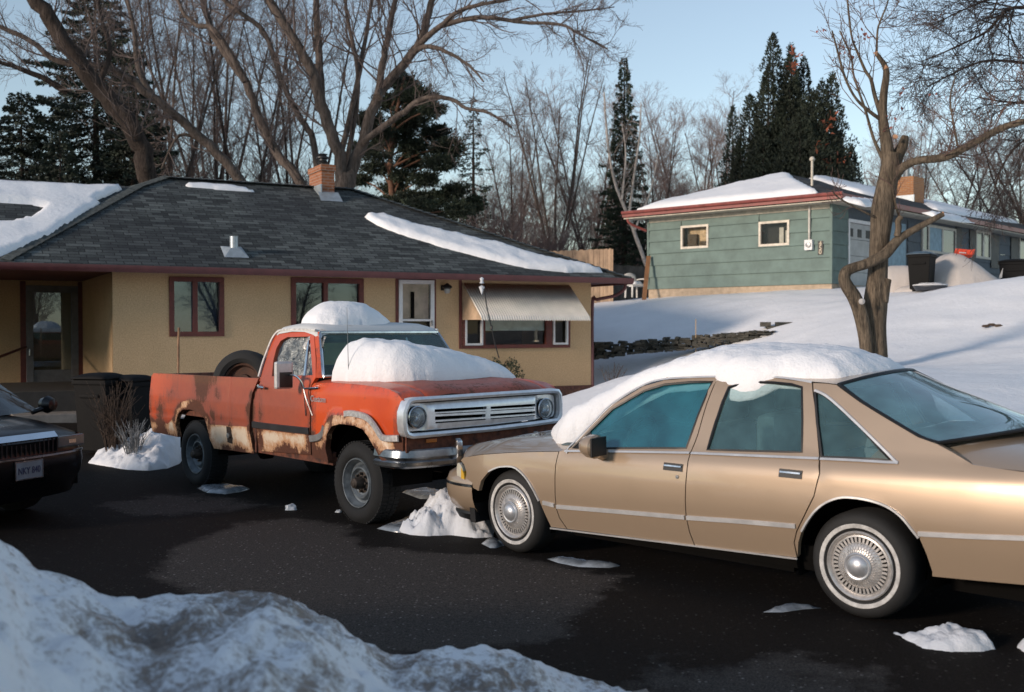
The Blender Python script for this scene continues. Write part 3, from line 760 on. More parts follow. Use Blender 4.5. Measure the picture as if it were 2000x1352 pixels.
while z < ZT:
    z1 = min(z + course, ZT); segs = [(GL, 0)]
    cuts = [w_ for w_ in (GW1, GW2) if w_[2] < z1 and w_[3] > z]
    xs_ = [GL] + [v for w_ in cuts for v in (w_[0], w_[1])] + [0]
    for k in range(0, len(xs_), 2):
        a, b = xs_[k], xs_[k + 1]; mb.add([(a, -.05, z), (b, -.05, z), (b, -.004, z1), (a, -.004, z1), (a, 0, z), (b, 0, z)], [(0, 1, 2, 3), (4, 5, 1, 0)])
    for w_ in cuts:
        lo, hi = max(z, w_[2]), min(z1, w_[3])
        if lo > z: mb.add([(w_[0], -.045, z), (w_[1], -.045, z), (w_[1], -.045, lo), (w_[0], -.045, lo)], [(0, 1, 2, 3)])
        if hi < z1: mb.add([(w_[0], -.004, hi), (w_[1], -.004, hi), (w_[1], -.004, z1), (w_[0], -.004, z1)], [(0, 1, 2, 3)])
    mb.add([(.03, 0, z), (.03, 1.06, z), (.004, 1.06, z1), (.004, 0, z1)], [(0, 1, 2, 3)])
    z = z1
mb.box(GL, GL + .02, 0, DEEP, ZB, ZT)
mb.box(GL, 0, DEEP - .02, DEEP, ZB, ZT)
mb.build("wall", GREEN, gh, smooth=0)
for a_, b_ in ((-.05, .035), (GL - .03, GL + .04)): MB().box(a_, b_, -.055, .02, ZB, ZT).build("corner_board", GREEN, gh, smooth=0)
FOUND = M("tan_block", (.42, .33, .24), .9, bmp=.4)
MB().box(GL, 0, .0, .2, 2.2, ZB).box(-.1, -.02, .2, DEEP, 2.2, ZB).build("foundation", FOUND, gh, smooth=0)
for r, tint in ((GW1, (.78, .56, .33)), (GW2, (.03, .027, .024))):
    f = window(gh, r, .075, (), M("pale_trim", (.62, .56, .47), .6), -.06, .02, pane=PANEC)
    MB().box(r[0] + .05, r[1] - .05, .3, .32, r[2], r[3]).build("backing", M("room_wall", tint, .9, var=.5, vs=5), f, smooth=0)
r = GW2; MB().box(r[0] + .6, r[0] + .75, .2, .28, r[2] + .1, r[3] - .2).box(r[0] + .82, r[0] + .9, .2, .28, r[2] + .1, r[3] - .3).build("jars", M("pale_jars", (.6, .55, .45), .5), f, smooth=0)
r = GW1; MB().box(r[0] + .15, r[0] + .5, .15, .25, r[2] + .1, r[2] + .5).box(r[0] + .6, r[1] - .12, .2, .26, r[2] + .12, r[2] + .25).build("boxes", M("dim_boxes", (.10, .07, .04), .8), gh.children[-2] if False else f, smooth=0)
# roof: hip end towards us, ridge running away
AP = GF.side(1548, 338, 3.42); RX, RYa, RZa = AP
EXL, EXR, EY, EZ2 = -7.44, .62, -.62, 5.83
RX = (EXL + EXR) / 2; RZa = 7.2; RYa = 3.45
yb = DEEP + .6
rv = [(EXL, EY, EZ2), (EXR, EY, EZ2), (EXR, yb, EZ2), (EXL, yb, EZ2), (RX, RYa, RZa), (RX, yb - 4, RZa)]
roof2 = MB().add(rv, [(0, 1, 4), (1, 2, 5, 4), (2, 3, 5), (3, 0, 4, 5)]).build("roof", GSH, gh, smooth=0)
fb = MB().box(EXL - .02, EXR + .02, EY - .03, EY, EZ2 - .17, EZ2 - .012).box(EXR, EXR + .03, EY, yb, EZ2 - .17, EZ2 - .012).box(EXL - .03, EXL, EY, yb, EZ2 - .17, EZ2 - .012)
fb.build("fascia", FASC, gh, smooth=0)
MB().box(EXL + .01, EXR - .01, EY + .01, 0.02, ZT - .0, ZT + .03).box(.0, EXR - .01, .02, yb - .1, ZT, ZT + .03).build("soffit", SOFF, gh, smooth=0)
MB().box(GL - .01, .01, -.045, -.0, ZT - .14, ZT - .005).build("frieze_board", SOFF, gh, smooth=0)
MB().tube(smooth_pts([(EXL + .15, EY + .05, EZ2 - .15), (EXL + .2, -.5, 5.45), (GL - .06, -.05, 5.2)], 5), .045, 8).build("downspout", FASC, gh)
MB().tube([(EXL, EY - .07, EZ2 - .02), (EXR + .05, EY - .07, EZ2 - .02)], .055, 8).build("gutter", FASC, gh)
# meter, conduit, mast, plaque
mx = GF.side(1583, 470, 0)[0]; mz0, mz1 = GF.side(1583, 489, 0)[2], GF.side(1583, 469, 0)[2]
MB().tube([(mx, -.08, mz1), (mx, -.08, 5.72)], .035, 8).build("conduit", M("pale_pipe", (.55, .52, .47), .5), gh)
mt_ = MB().box(mx - .13, mx + .13, -.16, -.03, mz0, mz1).build("meter_box", WHITEP, gh, smooth=0, bevel=.012)
MB().lathe([(.0, .06), (.08, .05), (.085, 0)], 14, (mx + .01, -.16, (mz0 + mz1) / 2), 'y', -1).build("meter_dial", STEEL, mt_)
mp_ = GF.side(1586, 372, .9)
MB().tube([(mp_[0], .9, 6.0), (mp_[0], .9, GF.side(1586, 312, .9)[2])], .04, 8).lathe([(.07, .0), (.09, .05), (.05, .12), (0, .12)], 10, (mp_[0], .9, GF.side(1586, 314, .9)[2]), 'z').build("service_mast", M("pale_mast", (.55, .50, .42), .5), roof2)
px0, px1 = GF.side(1599, 485, 0)[0], GF.side(1609, 485, 0)[0]; pz0, pz1 = GF.side(1604, 498, 0)[2], GF.side(1604, 471, 0)[2]
pl = MB().box(px0, px1, -.06, -.03, pz0, pz1).build("number_plaque", TRIMB, gh, smooth=0, bevel=.004)
def text(name, s, size, mat, parent, loc, rot, extrude=.004, align='CENTER', sx=1.0):
    cu = bpy.data.curves.new(name, 'FONT'); cu.body = s; cu.size = size; cu.extrude = extrude; cu.align_x = align; cu.align_y = 'CENTER'
    ob = bpy.data.objects.new(name, cu); COL.objects.link(ob); bpy.context.view_layer.update()
    me = bpy.data.meshes.new_from_object(ob.evaluated_get(bpy.context.evaluated_depsgraph_get()))
    bpy.data.objects.remove(ob); o = bpy.data.objects.new(name, me); me.materials.append(mat); link(o, parent)
    o.location = loc; o.rotation_euler = rot; o.scale = (sx, 1, 1); return o
for i, s in enumerate("450"):
    text("digit", s, .20, M("pale_numerals", (.62, .52, .38), .5), pl, ((px0 + px1) / 2, -.066, pz1 - (pz1 - pz0) * (.2 + .3 * i)), (R(90), 0, 0))
# right-hand wall, its shade put into the siding colour: garage door, porch, windows and shutters
SHADE_SIDING = M("shade_tinted_siding", (.075, .095, .115), .8, bmp=.2)
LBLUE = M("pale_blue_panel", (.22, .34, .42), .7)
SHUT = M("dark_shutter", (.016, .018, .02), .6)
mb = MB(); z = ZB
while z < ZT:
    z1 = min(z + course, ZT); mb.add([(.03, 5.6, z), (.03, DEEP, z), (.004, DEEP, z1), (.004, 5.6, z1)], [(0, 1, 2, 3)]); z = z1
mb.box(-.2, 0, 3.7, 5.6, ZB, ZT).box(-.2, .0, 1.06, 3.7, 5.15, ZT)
mb.build("side_wall", SHADE_SIDING, gh, smooth=0)
gy0, gy1 = GF.px(1656, 470, 0)[1], 3.62
gtop = 5.13
GD = M("grey_garage_door", (.42, .43, .42), .7, var=.15, vs=3)
gd = MB()
for k in range(4):
    zA = ZB - .1 + k * (gtop - ZB + .1) / 4; zB = ZB - .1 + (k + 1) * (gtop - ZB + .1) / 4 - .012
    gd.box(-.10, -.03, gy0 + .1, gy1, zA, zB)
gd = gd.build("garage_door", GD, gh, smooth=0)
MB().box(-.1, .03, gy0, gy0 + .1, ZB - .1, gtop + .1).box(-.1, .028, gy0 + .1, gy1 + .1, gtop, gtop + .1).build("door_frame", WHITEP, gh, smooth=0)
for k in range(4):
    ya = GF.px(1658.5 + k * 16.2, 455, -.03)[1]; yc = GF.px(1666 + k * 16.6, 455, -.03)[1]
    z0_, z1_ = GF.px(1662, 462, -.03)[2], GF.px(1662, 446, -.03)[2]
    MB().box(-.035, -.022, ya, yc, z0_, z1_).build("pane", SHUT, gd, smooth=0)
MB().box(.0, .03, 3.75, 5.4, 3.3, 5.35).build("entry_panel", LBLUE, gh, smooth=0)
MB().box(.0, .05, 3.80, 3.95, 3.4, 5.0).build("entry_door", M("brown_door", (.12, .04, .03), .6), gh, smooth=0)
def swin(x0, x1, y0, y1, blue=None):
    a, b = GF.px(x0, y0, .03)[1], GF.px(x1, y0, .03)[1]; z1 = GF.px((x0 + x1) / 2, y0, .03)[2]; z0 = GF.px((x0 + x1) / 2, y1, .03)[2]
    wd = .09; m_ = MB().box(.0, .07, a, b, z0, z0 + wd).box(0, .07, a, b, z1 - wd, z1).box(0, .07, a, a + wd, z0 + wd, z1 - wd).box(0, .07, b - wd, b, z0 + wd, z1 - wd)
    if blue: k0, k1 = GF.px(blue[0], y0, .03)[1], GF.px(blue[1], y0, .03)[1]; m_.box(0, .065, k0 - .06, k0 + .06, z0 + wd, z1 - wd).box(0, .065, k1 - .06, k1 + .06, z0 + wd, z1 - wd)
    else: m_.box(0, .065, (a + b) / 2 - .08, (a + b) / 2 + .08, z0 + wd, z1 - wd)
    f = m_.build("window", M("dull_white_trim", (.45, .43, .38), .6), gh, smooth=0)
    MB().box(.0, .034, a + wd, b - wd, z0 + wd, z1 - wd).build("pane", M("dark_pane", (.03, .035, .04), .1), f, smooth=0)
    if blue: MB().box(.034, .04, k0 + .06, k1 - .06, z0 + wd, z1 - wd).build("blind", LBLUE, f, smooth=0)
    return a, b, z0, z1
swin(1800, 1866, 442, 496, (1813, 1840))
swin(1905, 1934, 452, 506)
swin(1990, 2030, 462, 512)
for x0, x1 in ((1867, 1903), (1935, 1988)):
    a, b = GF.px(x0, 470, .03)[1], GF.px(x1, 470, .03)[1]
    w_ = (b - a) * .28
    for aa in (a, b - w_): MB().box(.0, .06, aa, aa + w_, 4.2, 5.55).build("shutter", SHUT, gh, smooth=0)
BRK2 = bricks("orange_brick", (.50, .21, .07), (.38, .15, .06), (.40, .32, .24))
cy_ = GF.px(1765, 376, RX)[1]
c2 = MB().box(RX - .45, RX + .45, cy_ - .1, cy_ + 1.0, 6.6, GF.px(1765, 346, RX)[2]).build("chimney", BRK2, roof2, smooth=0)
MB().tube([(RX, cy_ + .3, 7.9), (RX, cy_ + .3, 8.7)], .12, 10).lathe([(.2, 0), (0, .12)], 10, (RX, cy_ + .3, 8.7), 'z').build("flue", STEEL, roof2)
MB().box(RX - .5, RX + .5, cy_ - .16, cy_ - .1, 6.9, RZa + .12).build("flashing", FLASH, roof2, smooth=0)
# snow on that roof
def hipz(u, v): return EZ2 + (v - EY) * (RZa - EZ2) / (RYa - EY)
heap("snow_blanket", [(EXL + .28, EY + .12), (EXR - 1.05, EY + .14), (EXR - .75, EY + .2), (RX + 1.0, RYa - 1.25), (RX + .55, RYa - .5), (RX + .05, RYa - .02), (RX - .4, RYa - .3)], hipz, .16, .35, "thick unbroken snow blanket on the near hip of the green house roof", step=.14, lump=.04, ls=.9, F=GF, seed=12)
def rgz(u, v): return EZ2 + (EXR - u) * (RZa - EZ2) / (EXR - RX)
def gp_(L):
    out = []
    for q in L:
        o_, d_ = GF.loc(CAM), GF.A.T @ ray(*q); k = (RZa - EZ2) / (EXR - RX)
        t_ = (EZ2 + (EXR - o_[0]) * k - o_[2]) / (d_[2] + d_[0] * k); P = o_ + d_ * t_; out.append((P[0], P[1]))
    return out
heap("snow_strip", gp_([(1578, 346), (1600, 346), (1660, 359), (1722, 372), (1722, 388), (1680, 378), (1640, 367)]), rgz, .12, .25, "snow strip on the green house roof's shaded slope, left of the forked trunk", step=.2, lump=.03, F=GF, seed=14)
heap("snow_strip", gp_([(1640, 385), (1700, 390), (1722, 398), (1690, 398)]), rgz, .06, .15, "thin streak of snow near the gutter of the green house beside the trunk", step=.2, lump=.02, F=GF, seed=15)
heap("snow_strip", gp_([(1786, 390), (1830, 397), (1900, 415), (1960, 428), (1994, 438), (1960, 434), (1880, 422), (1820, 409)]), rgz, .12, .3, "long snow strip on the far end of the green house roof, right of the chimney", step=.3, lump=.03, F=GF, seed=16)
heap("snow_strip", gp_([(1800, 412), (1850, 420), (1905, 432), (1880, 430), (1830, 421)]), rgz, .08, .2, "narrow lower snow streak below the long strip on the far end of the green roof", step=.3, lump=.02, F=GF, seed=17)
# ------------------------------------------------------------------ the red pickup
TF = Frame(-.765, 10.669, R(-48.11))
def tside(x, z):
    y = np.interp(z, [.40, .55, .8, 1.0, 1.22, 1.29, 1.85], [.925, .955, .985, .99, .978, .955, .745])
    return -float(y - .05 * max(0, (x - .55) / .28) ** 2)
def bside(x, z): return -float(np.interp(z, [.40, .55, .8, 1.0, 1.3], [.93, .955, .985, .985, .965]))
def tp(L, f=tside): return [tuple(TF.side(*q, f)[[0, 2]]) for q in L]
def truck_paint():
    m, t, p, ns, lk = nodes("weathered_orange_paint")
    n1 = noise_n(t, 1.7, 6, .65); n2 = noise_n(t, 9, 7, .72); n3 = noise_n(t, 45, 5, .7)
    cr = attr(t, 'cream'); ed = attr(t, 'edge'); ru = attr(t, 'rust'); fd = attr(t, 'fade')
    red = mixc(t, ramp(t, n1.outputs["Fac"], [(.35, 0.), (.7, 1.)]).outputs[0], (.56, .070, .018), (.66, .098, .024))
    dull = mixc(t, n2.outputs["Fac"], (.22, .050, .030), (.41, .090, .040))
    base = mixc(t, fd, red, dull)
    ck = math_n(t, 'ADD', cr, math_n(t, 'MULTIPLY', math_n(t, 'SUBTRACT', n2.outputs["Fac"], .5), .035))
    ckm = ramp(t, math_n(t, 'MULTIPLY_ADD', ck, 90.), [(.3, 0.), (.7, 1.)]); ckm.inputs[0].links[0].from_node.inputs[2].default_value = .5
    cream = mixc(t, ramp(t, n2.outputs["Fac"], [(.4, 0.), (.7, 1.)]).outputs[0], (.72, .60, .46), (.62, .47, .33))
    base = mixc(t, ckm.outputs[0], base, cream)
    # rust: eats in from the rims, along the two-tone line, and in blotches
    e = ramp(t, math_n(t, 'MULTIPLY', ed, 7.), [(0., 1.), (1., 0.)]).outputs[0]
    mpp = N(t, "Mapping"); mpp.inputs["Scale"].default_value = (1, 1, .16); lk.new(N(t, "TexCoord").outputs["Object"], mpp.inputs[0]); n4 = noise_n(t, 22, 5, .65, mpp.outputs[0])
    s = math_n(t, 'ADD', math_n(t, 'ADD', math_n(t, 'MULTIPLY', n2.outputs["Fac"], .45), math_n(t, 'MULTIPLY', n4.outputs["Fac"], .30)), math_n(t, 'MULTIPLY', n3.outputs["Fac"], .25))
    s = math_n(t, 'ADD', s, math_n(t, 'MULTIPLY', e, .25)); s = math_n(t, 'ADD', s, math_n(t, 'MULTIPLY', ru, .33))
    near = ramp(t, math_n(t, 'MULTIPLY', math_n(t, 'ABSOLUTE', cr), 22.), [(0., 1.), (1., 0.)]).outputs[0]
    s = math_n(t, 'ADD', s, math_n(t, 'MULTIPLY', near, .13))
    stain = ramp(t, s, [(.56, 0.), (.69, 1.)]).outputs[0]; deep = ramp(t, s, [(.70, 0.), (.78, 1.)]).outputs[0]
    base = mixc(t, math_n(t, 'MULTIPLY', stain, .7), base, mixc(t, ckm.outputs[0], (.20, .055, .035), (.50, .20, .055)))
    base = mixc(t, deep, base, mixc(t, n3.outputs["Fac"], (.035, .014, .01), (.15, .05, .022)))
    lk.new(base, p.inputs["Base Color"])
    rg = mixc(t, deep, mixc(t, fd, (.28, .28, .28), (.55, .55, .55)), (.9, .9, .9)); lk.new(rg, p.inputs["Roughness"])
    p.inputs["Coat Weight"].default_value = .15
    bump(t, p, math_n(t, 'ADD', math_n(t, 'MULTIPLY', deep, .6), math_n(t, 'MULTIPLY', n3.outputs["Fac"], .25)), .35, .006)
    return m
TPAINT = truck_paint()
CRP = [tp(L) for L in (
    [(285, 808), (300, 822), (328, 828), (340, 816), (344, 798), (356, 784), (374, 780), (382, 786), (378, 803), (360, 803), (350, 812), (352, 862), (295, 850)],
    [(391, 802), (404, 811), (412, 835), (421, 880), (406, 866), (400, 832), (388, 814)],
    [(408, 829), (489, 834.5), (499, 892), (412, 884)],
    [(496, 838), (603, 850), (613, 849), (612, 896), (490, 890)],
    [(600, 850), (620, 861), (634, 856), (638, 830), (646.6, 816), (659, 810.6), (694.5, 813), (719, 821), (733.6, 835.5), (744, 855), (755, 858.6), (797, 858.6), (797, 925), (640, 912), (600, 898)])]
RUST = [(np.array(tp([q])[0]), r, k) for q, r, k in (((392, 775), .22, .8), ((398, 745), .16, .75), ((385, 740), .10, .6), ((345, 760), .2, .35), ((420, 740), .12, .5), ((450, 815), .18, .45), ((425, 770), .09, .7), ((330, 775), .16, .45), ((312, 800), .16, .8), ((415, 810), .10, .9), ((372, 800), .10, .7), ((445, 880), .10, .55), ((470, 886), .12, .6), ((315, 838), .16, .8), ((560, 882), .22, .55), ((610, 880), .14, .7), ((640, 890), .14, .9), ((505, 860), .10, .7), ((775, 905), .16, .75), ((645, 818), .08, .5), ((485, 800), .07, .9), ((600, 795), .05, .0), ((780, 870), .06, .5), ((765, 895), .1, .4), ((490, 770), .05, .7), ((432, 815), .05, .6))]
FADE = [(np.array(tp([q])[0]), r, k) for q, r, k in (((380, 770), 1.1, 1.0), ((460, 780), .7, .8), ((560, 790), .62, .95))]
def blob(P2, L): return sum(k * np.exp(-((P2 - c) ** 2).sum(1) / (r * r)) for c, r, k in L)
def pattr(outline, holes=()):
    low = np.asarray(outline)
    def edge(P2):
        d = segdist(P2, outline)
        for h in holes: d = np.minimum(d, segdist(P2, h))
        return d + np.clip((P2[:, 1] - .95) * .25, 0, 1)
    return dict(edge=edge, cream=lambda P2: np.max([sdist(P2, c) for c in CRP], 0), rust=lambda P2: np.clip(blob(P2, RUST), 0, 1), fade=lambda P2: np.clip(blob(P2, FADE), 0, 1) * (P2[:, 0] < -.735))
def tfn(f, d=0.0): return lambda x, z, o=0.0: (x, f(x, z) - d - o, z)
truck = root("pickup_truck", TF, "rusty orange and cream pickup truck with snow heaped on its hood and cab roof", "pickup truck")
def both(mb, name, mat, parent=truck, **k):
    a = mb.build(name, mat, parent, **k); b = mirror(mb).build(name, mat, parent, **k); return a, b
# bed sides
bedo = tp([(300, 729), (400, 734), (505, 739), (492, 770), (488, 800), (487, 841), (496, 886), (418, 876), (409, 856), (403.5, 830), (398, 818), (388, 806), (372, 800), (357, 800), (346, 810), (343, 830), (348, 854), (298, 843), (292.5, 815), (292, 770), (296, 734)], bside)
bf = lambda x, z: (x, bside(x, z) + (.012 * math.exp(-((z - .79) / .02) ** 2)) + .010 * math.exp(-((x + 2.42) / .02) ** 2), z)
both(panel(bedo, bf, .035, lip=(0, .05, 0), attrs=pattr(bedo)), "bed_side", TPAINT)
# wheel-arch rims of the bed
bed = MB()
bed.box(-4.46, -1.86, -.955, -.88, 1.235, 1.262).box(-4.46, -1.86, .88, .955, 1.235, 1.262)
bed.box(-4.44, -1.88, -.905, -.885, .82, 1.24).box(-4.44, -1.88, .885, .905, .82, 1.24).box(-4.44, -1.88, -.9, .9, .79, .82).box(-1.90, -1.87, -.95, .95, .5, 1.255)
bed.box(-4.0, -2.75, -.9, -.66, .82, 1.0).box(-4.0, -2.75, .66, .9, .82, 1.0)
RUSTM = M("rusted_steel", (.16, .055, .03), .85, var=.6, vs=12, bmp=.4, second=(.05, .02, .014))
bed.build("bed", RUSTM, truck, smooth=0, bevel=.004)
MB().box(-4.50, -4.44, -.94, .94, .80, 1.255).build("tailgate", RUSTM, truck, smooth=0, bevel=.015)
MB().box(-4.53, -4.48, -.955, -.90, .78, .98).build("tail_lamp", M("red_lens", (.25, .02, .015), .2), truck, smooth=0, bevel=.01)
MB().box(-4.53, -4.48, .90, .955, .78, .98).build("tail_lamp", M("red_lens_far", (.25, .02, .015), .2), truck, smooth=0, bevel=.01)
MB().box(-4.72, -4.55, -.85, .85, .50, .68).build("rear_bumper", CHROME, truck, smooth=0, bevel=.02)
fl = TF.side(449.5, 849, bside)
fr_ = MB().prism([(fl[0] - .075, fl[2] - .09), (fl[0] + .02, fl[2] - .10), (fl[0] + .05, fl[2] - .04), (fl[0] + .03, fl[2] + .08), (fl[0] - .06, fl[2] + .09)], lambda a, b: (a, bside(a, b) - .006, b), lambda a, b: (a, bside(a, b) + .02, b)).build("fuel_filler", M("rust_black", (.03, .018, .012), .8), truck, smooth=0)
MB().lathe([(0.03, 0), (.03, .02), (0, .022)], 12, (fl[0] - .01, bside(fl[0], fl[2]) - .006, fl[2] - .01), 'y', -1).build("filler_cap", STEEL, fr_)
# doors
dooro = tp([(509, 741), (511, 730), (525.5, 682), (532, 664), (540, 653), (558, 648.5), (613, 647.5), (617, 700), (617, 738), (608.5, 752), (606, 800), (606, 848), (608, 889), (509, 882), (508, 800)])
winh = tp([(531, 735), (534, 703), (540, 680), (548, 666), (561, 658.5), (605, 657.5), (608, 695), (610.5, 733)])
df = lambda x, z: (x, tside(x, z) + .012 * math.exp(-((z - 1.0) / .03) ** 2) * 0, z)
dmb = panel(shrink(dooro, .004), df, .035, holes=[winh], lip=(0, .045, 0), attrs=pattr(dooro, [winh]))
doors = both(dmb, "door", TPAINT)
TGL = glass("cab_glass", (.42, .60, .56), .32, (.10, .20, .18), wavy=.0, ior=1.7)
TGS = glass("cab_side_glass", (.85, .88, .88), .04, (.2, .22, .22), ior=1.45)
SILV = M("crumpled_silver_sheet", (.55, .56, .56), .25, .85, var=.4, vs=18)
def crumple():
    m, t, p, ns, lk = nodes("crumpled_sheet")
    v = N(t, "TexVoronoi"); v.inputs["Scale"].default_value = 9; v.feature = 'F1'; lk.new(noise_n(t, 4, 3).outputs["Color"], v.inputs["Vector"])
    n = noise_n(t, 7, 4, .6); lk.new(mixc(t, ramp(t, n.outputs["Fac"], [(.35, 0.), (.65, 1.)]).outputs[0], (.16, .165, .17), (.85, .83, .79)), p.inputs["Base Color"])
    p.inputs["Roughness"].default_value = .35; p.inputs["Metallic"].default_value = .3
    bump(t, p, v.outputs["Distance"], 1., .06); return m
SILV = crumple()
for i, d_ in enumerate(doors):
    s = -1 if i == 0 else 1
    g = panel(winh, lambda x, z: (x, tside(x, z) + .022, z), .1); (g if s < 0 else mirror(g)).build("side_window", TGS, d_)
    vb = tp([(602, 657.5), (598, 690), (592.5, 736)])
    r = ribbon(smooth_pts(vb, 4), .035, lambda x, z, o: (x, tside(x, z) + .02 - o, z), .015); (r if s < 0 else mirror(r)).build("vent_bar", CHROME, d_, smooth=0)
    st = tp([(491 + 3, 829.5), (550, 836.5), (604.5, 842.5)])
    r = ribbon(st, .072, lambda x, z, o: (x, tside(x, z) - .002 - o, z), .014); (r if s < 0 else mirror(r)).build("side_moulding", M("dull_black_moulding", (.03, .03, .033), .4), d_, smooth=0)
    hd = TF.side(517, 757, tside)
    r = MB().tube([(hd[0] - .08, -1.005, hd[2] + .008), (hd[0] - .02, -1.03, hd[2] + .006), (hd[0] + .07, -1.025, hd[2])], [.012, .016, .012], 8).lathe([(.025, 0), (.025, .045), (0, .05)], 10, (hd[0] - .07, -.975, hd[2] + .006), 'y', -1)
    (r if s < 0 else mirror(r)).build("handle", CHROME, d_)
cw = MB().grid(np.array([[(x, -.875 + .03 * fbm(x, z, 2, 6, 3) * 2, z) for z in np.linspace(1.22, 1.74, 22)] for x in np.linspace(-1.62, -.80, 30)]))
cw.v = [(x, y + (z - 1.22) * .22, z) for x, y, z in cw.v]
cw.build("window_sunshade", SILV, truck, smooth=20)
# cab: back wall, pillars, roof, cowl
cab = MB()
cab.box(-1.80, -1.765, -.92, .92, .5, 1.30)
RT = [(-1.815, 1.70), (-1.80, 1.77), (-1.75, 1.835), (-1.66, 1.868), (-1.4, 1.892), (-1.15, 1.888), (-1.0, 1.862), (-.93, 1.828), (-.895, 1.785)]
ys = np.array([-.785, -.78, -.765, -.735, -.66, -.5, -.25, 0, .25, .5, .66, .735, .765, .78, .785])
ye = np.array([.105, .085, .06, .035, .018, .008, .002, 0, .002, .008, .018, .035, .06, .085, .105])
P = np.array([[(x, y * (1 if i < 7 else .985), z - e) for y, e in zip(ys, ye)] for i, (x, z) in enumerate(RT)])
ROOFW = M("weathered_white_roof", (.50, .51, .51), .5, var=.35, vs=7, second=(.30, .24, .20), thr=[(.60, 1.), (.75, 0.)], bmp=.1)
rf = MB().grid(P).build("cab_roof", ROOFW, truck, smooth=60)
blk = MB()
blk.add([(-1.80, -.93, 1.30), (-1.80, -.77, 1.72), (-1.80, .77, 1.72), (-1.80, .93, 1.30), (-1.80, -.70, 1.38), (-1.80, -.62, 1.66), (-1.80, .62, 1.66), (-1.80, .70, 1.38)], [(0, 1, 5, 4), (1, 2, 6, 5), (2, 3, 7, 6), (3, 0, 4, 7)])
bo = dict(edge=lambda P2: np.full(len(P2), .1), cream=lambda P2: np.full(len(P2), -1.), rust=lambda P2: np.full(len(P2), .2), fade=lambda P2: np.full(len(P2), .6))
blk.add(cab.v, cab.f)
for k in bo: blk.at[k] = list(bo[k](np.zeros((len(blk.v), 2))))
blk.build("cab_back", TPAINT, truck, smooth=0)
MB().quad((-1.79, -.68, 1.38), (-1.79, -.6, 1.66), (-1.79, .6, 1.66), (-1.79, .68, 1.38)).build("rear_window", TGL, truck, smooth=0)
corner = tp([(511, 741), (511, 730), (525.5, 682), (532, 664), (540, 653), (546, 646), (536, 655), (522, 690), (506, 735), (505, 745)])
both(panel(corner, lambda x, z: (x, tside(x, z) + .008, z), .05, lip=(0, .05, 0), attrs=pattr(corner)), "cab_corner", TPAINT)
sill = tp([(497, 830), (509, 800), (509, 882), (608, 889), (649, 904), (640, 908), (600, 894), (505, 886), (500, 886)])
both(MB().box(-1.86, -.40, -.93, -.86, .50, .62), "rocker", RUSTM, smooth=0)
cgap = tp([(490, 782), (506, 742), (510, 745), (509, 882), (498, 884), (489, 841)])
both(panel(cgap, lambda x, z: (x, tside(x, z) + .03, z), .05, attrs=pattr(cgap)), "cab_corner", TPAINT)
# A pillars and windscreen
def wsp(u, v, o=0.0):
    """windscreen: u -1..1 across, v 0..1 up"""
    yb, yt = .915, .765; y = u * (yb + (yt - yb) * v); x = -.645 + (-.935 + .645) * v + .10 * (1 - u * u) * (1 - .3 * v); z = 1.335 + (1.785 - 1.335) * v
    return (x + o * .8, y, z + o * .5)
us = np.linspace(-.965, .965, 15); vs = np.linspace(.03, .96, 7)
MB().grid(np.array([[wsp(u, v) for v in vs] for u in us])).build("windscreen", TGL, truck)
ring_ = [wsp(u, .02, .008) for u in np.linspace(-.97, .97, 12)] + [wsp(.975, v, .008) for v in np.linspace(.06, .94, 6)] + [wsp(u, .975, .008) for u in np.linspace(.97, -.97, 12)] + [wsp(-.975, v, .008) for v in np.linspace(.94, .06, 6)]
MB().tube(ring_, .017, 6, closed=True).build("windscreen_trim", CHROME, truck)
pil = MB()
for s in (-1, 1):
    for k in range(8):
        v0, v1 = k / 8, (k + 1) / 8
        a, b = wsp(s * .98, v0), wsp(s * .98, v1)
        c = (-.70 + (-1.03 + .70) * v1, tside(-.8, b[2]) * -s + .0, b[2]); d = (-.70 + (-1.03 + .70) * v0, tside(-.8, a[2]) * -s, a[2])
        pil.add([a, b, c, d], [(0, 1, 2, 3)])
for k in bo: pil.at[k] = list(bo[k](np.zeros((len(pil.v), 2)))) if k != 'fade' else [0.2] * len(pil.v)
pil.at['rust'] = [0.] * len(pil.v)
pil.build("windscreen_pillar", TPAINT, truck)
dl = [(TF.side(*q, tside)) for q in ((507, 736), (514, 712), (522, 690), (532, 665), (541, 651), (552, 645), (585, 643.5), (619, 645))]
both(MB().tube(smooth_pts([p + np.array((0, -.012, 0)) for p in dl], 4), .014, 6), "drip_rail", M("white_drip_rail", (.66, .66, .64), .5, var=.3, vs=30))
# front fenders
fendo = tp([(609.5, 753), (614, 748.5), (650, 747), (700, 751), (742, 756), (761, 761), (777, 769), (788, 782), (782.5, 808), (783.5, 845), (787, 858), (788.6, 915), (774, 915), (762, 910), (751, 896), (740.7, 876), (726.5, 851.5), (716, 838), (700, 831), (671.5, 827.5), (655.5, 832), (646.6, 846), (643, 874.5), (648.4, 899), (648, 904), (610, 891), (607.5, 848), (607.5, 800)])
arch = tp([(649, 900), (643, 874.5), (646.6, 846), (655.5, 832), (671.5, 827.5), (700, 831), (716, 838), (726.5, 851.5), (740.7, 876), (751, 896), (762, 910)])
def ff(x, z, o=0.0):
    d = segdist([(x, z)], arch, False)[0]
    return (x, tside(x, z) - .045 * max(0, 1 - d / .14) ** .5 * (d < .14) * (1 if z < 1.05 else 0) - o, z)
both(panel(fendo, ff, .03, lip=(0, .06, 0), attrs=pattr(fendo)), "front_fender", TPAINT)
tr1 = smooth_pts(tp([(679, 808), (694.5, 807.5), (719, 814), (733, 826), (744, 842), (751, 853), (760, 856), (784, 856)]), 4)
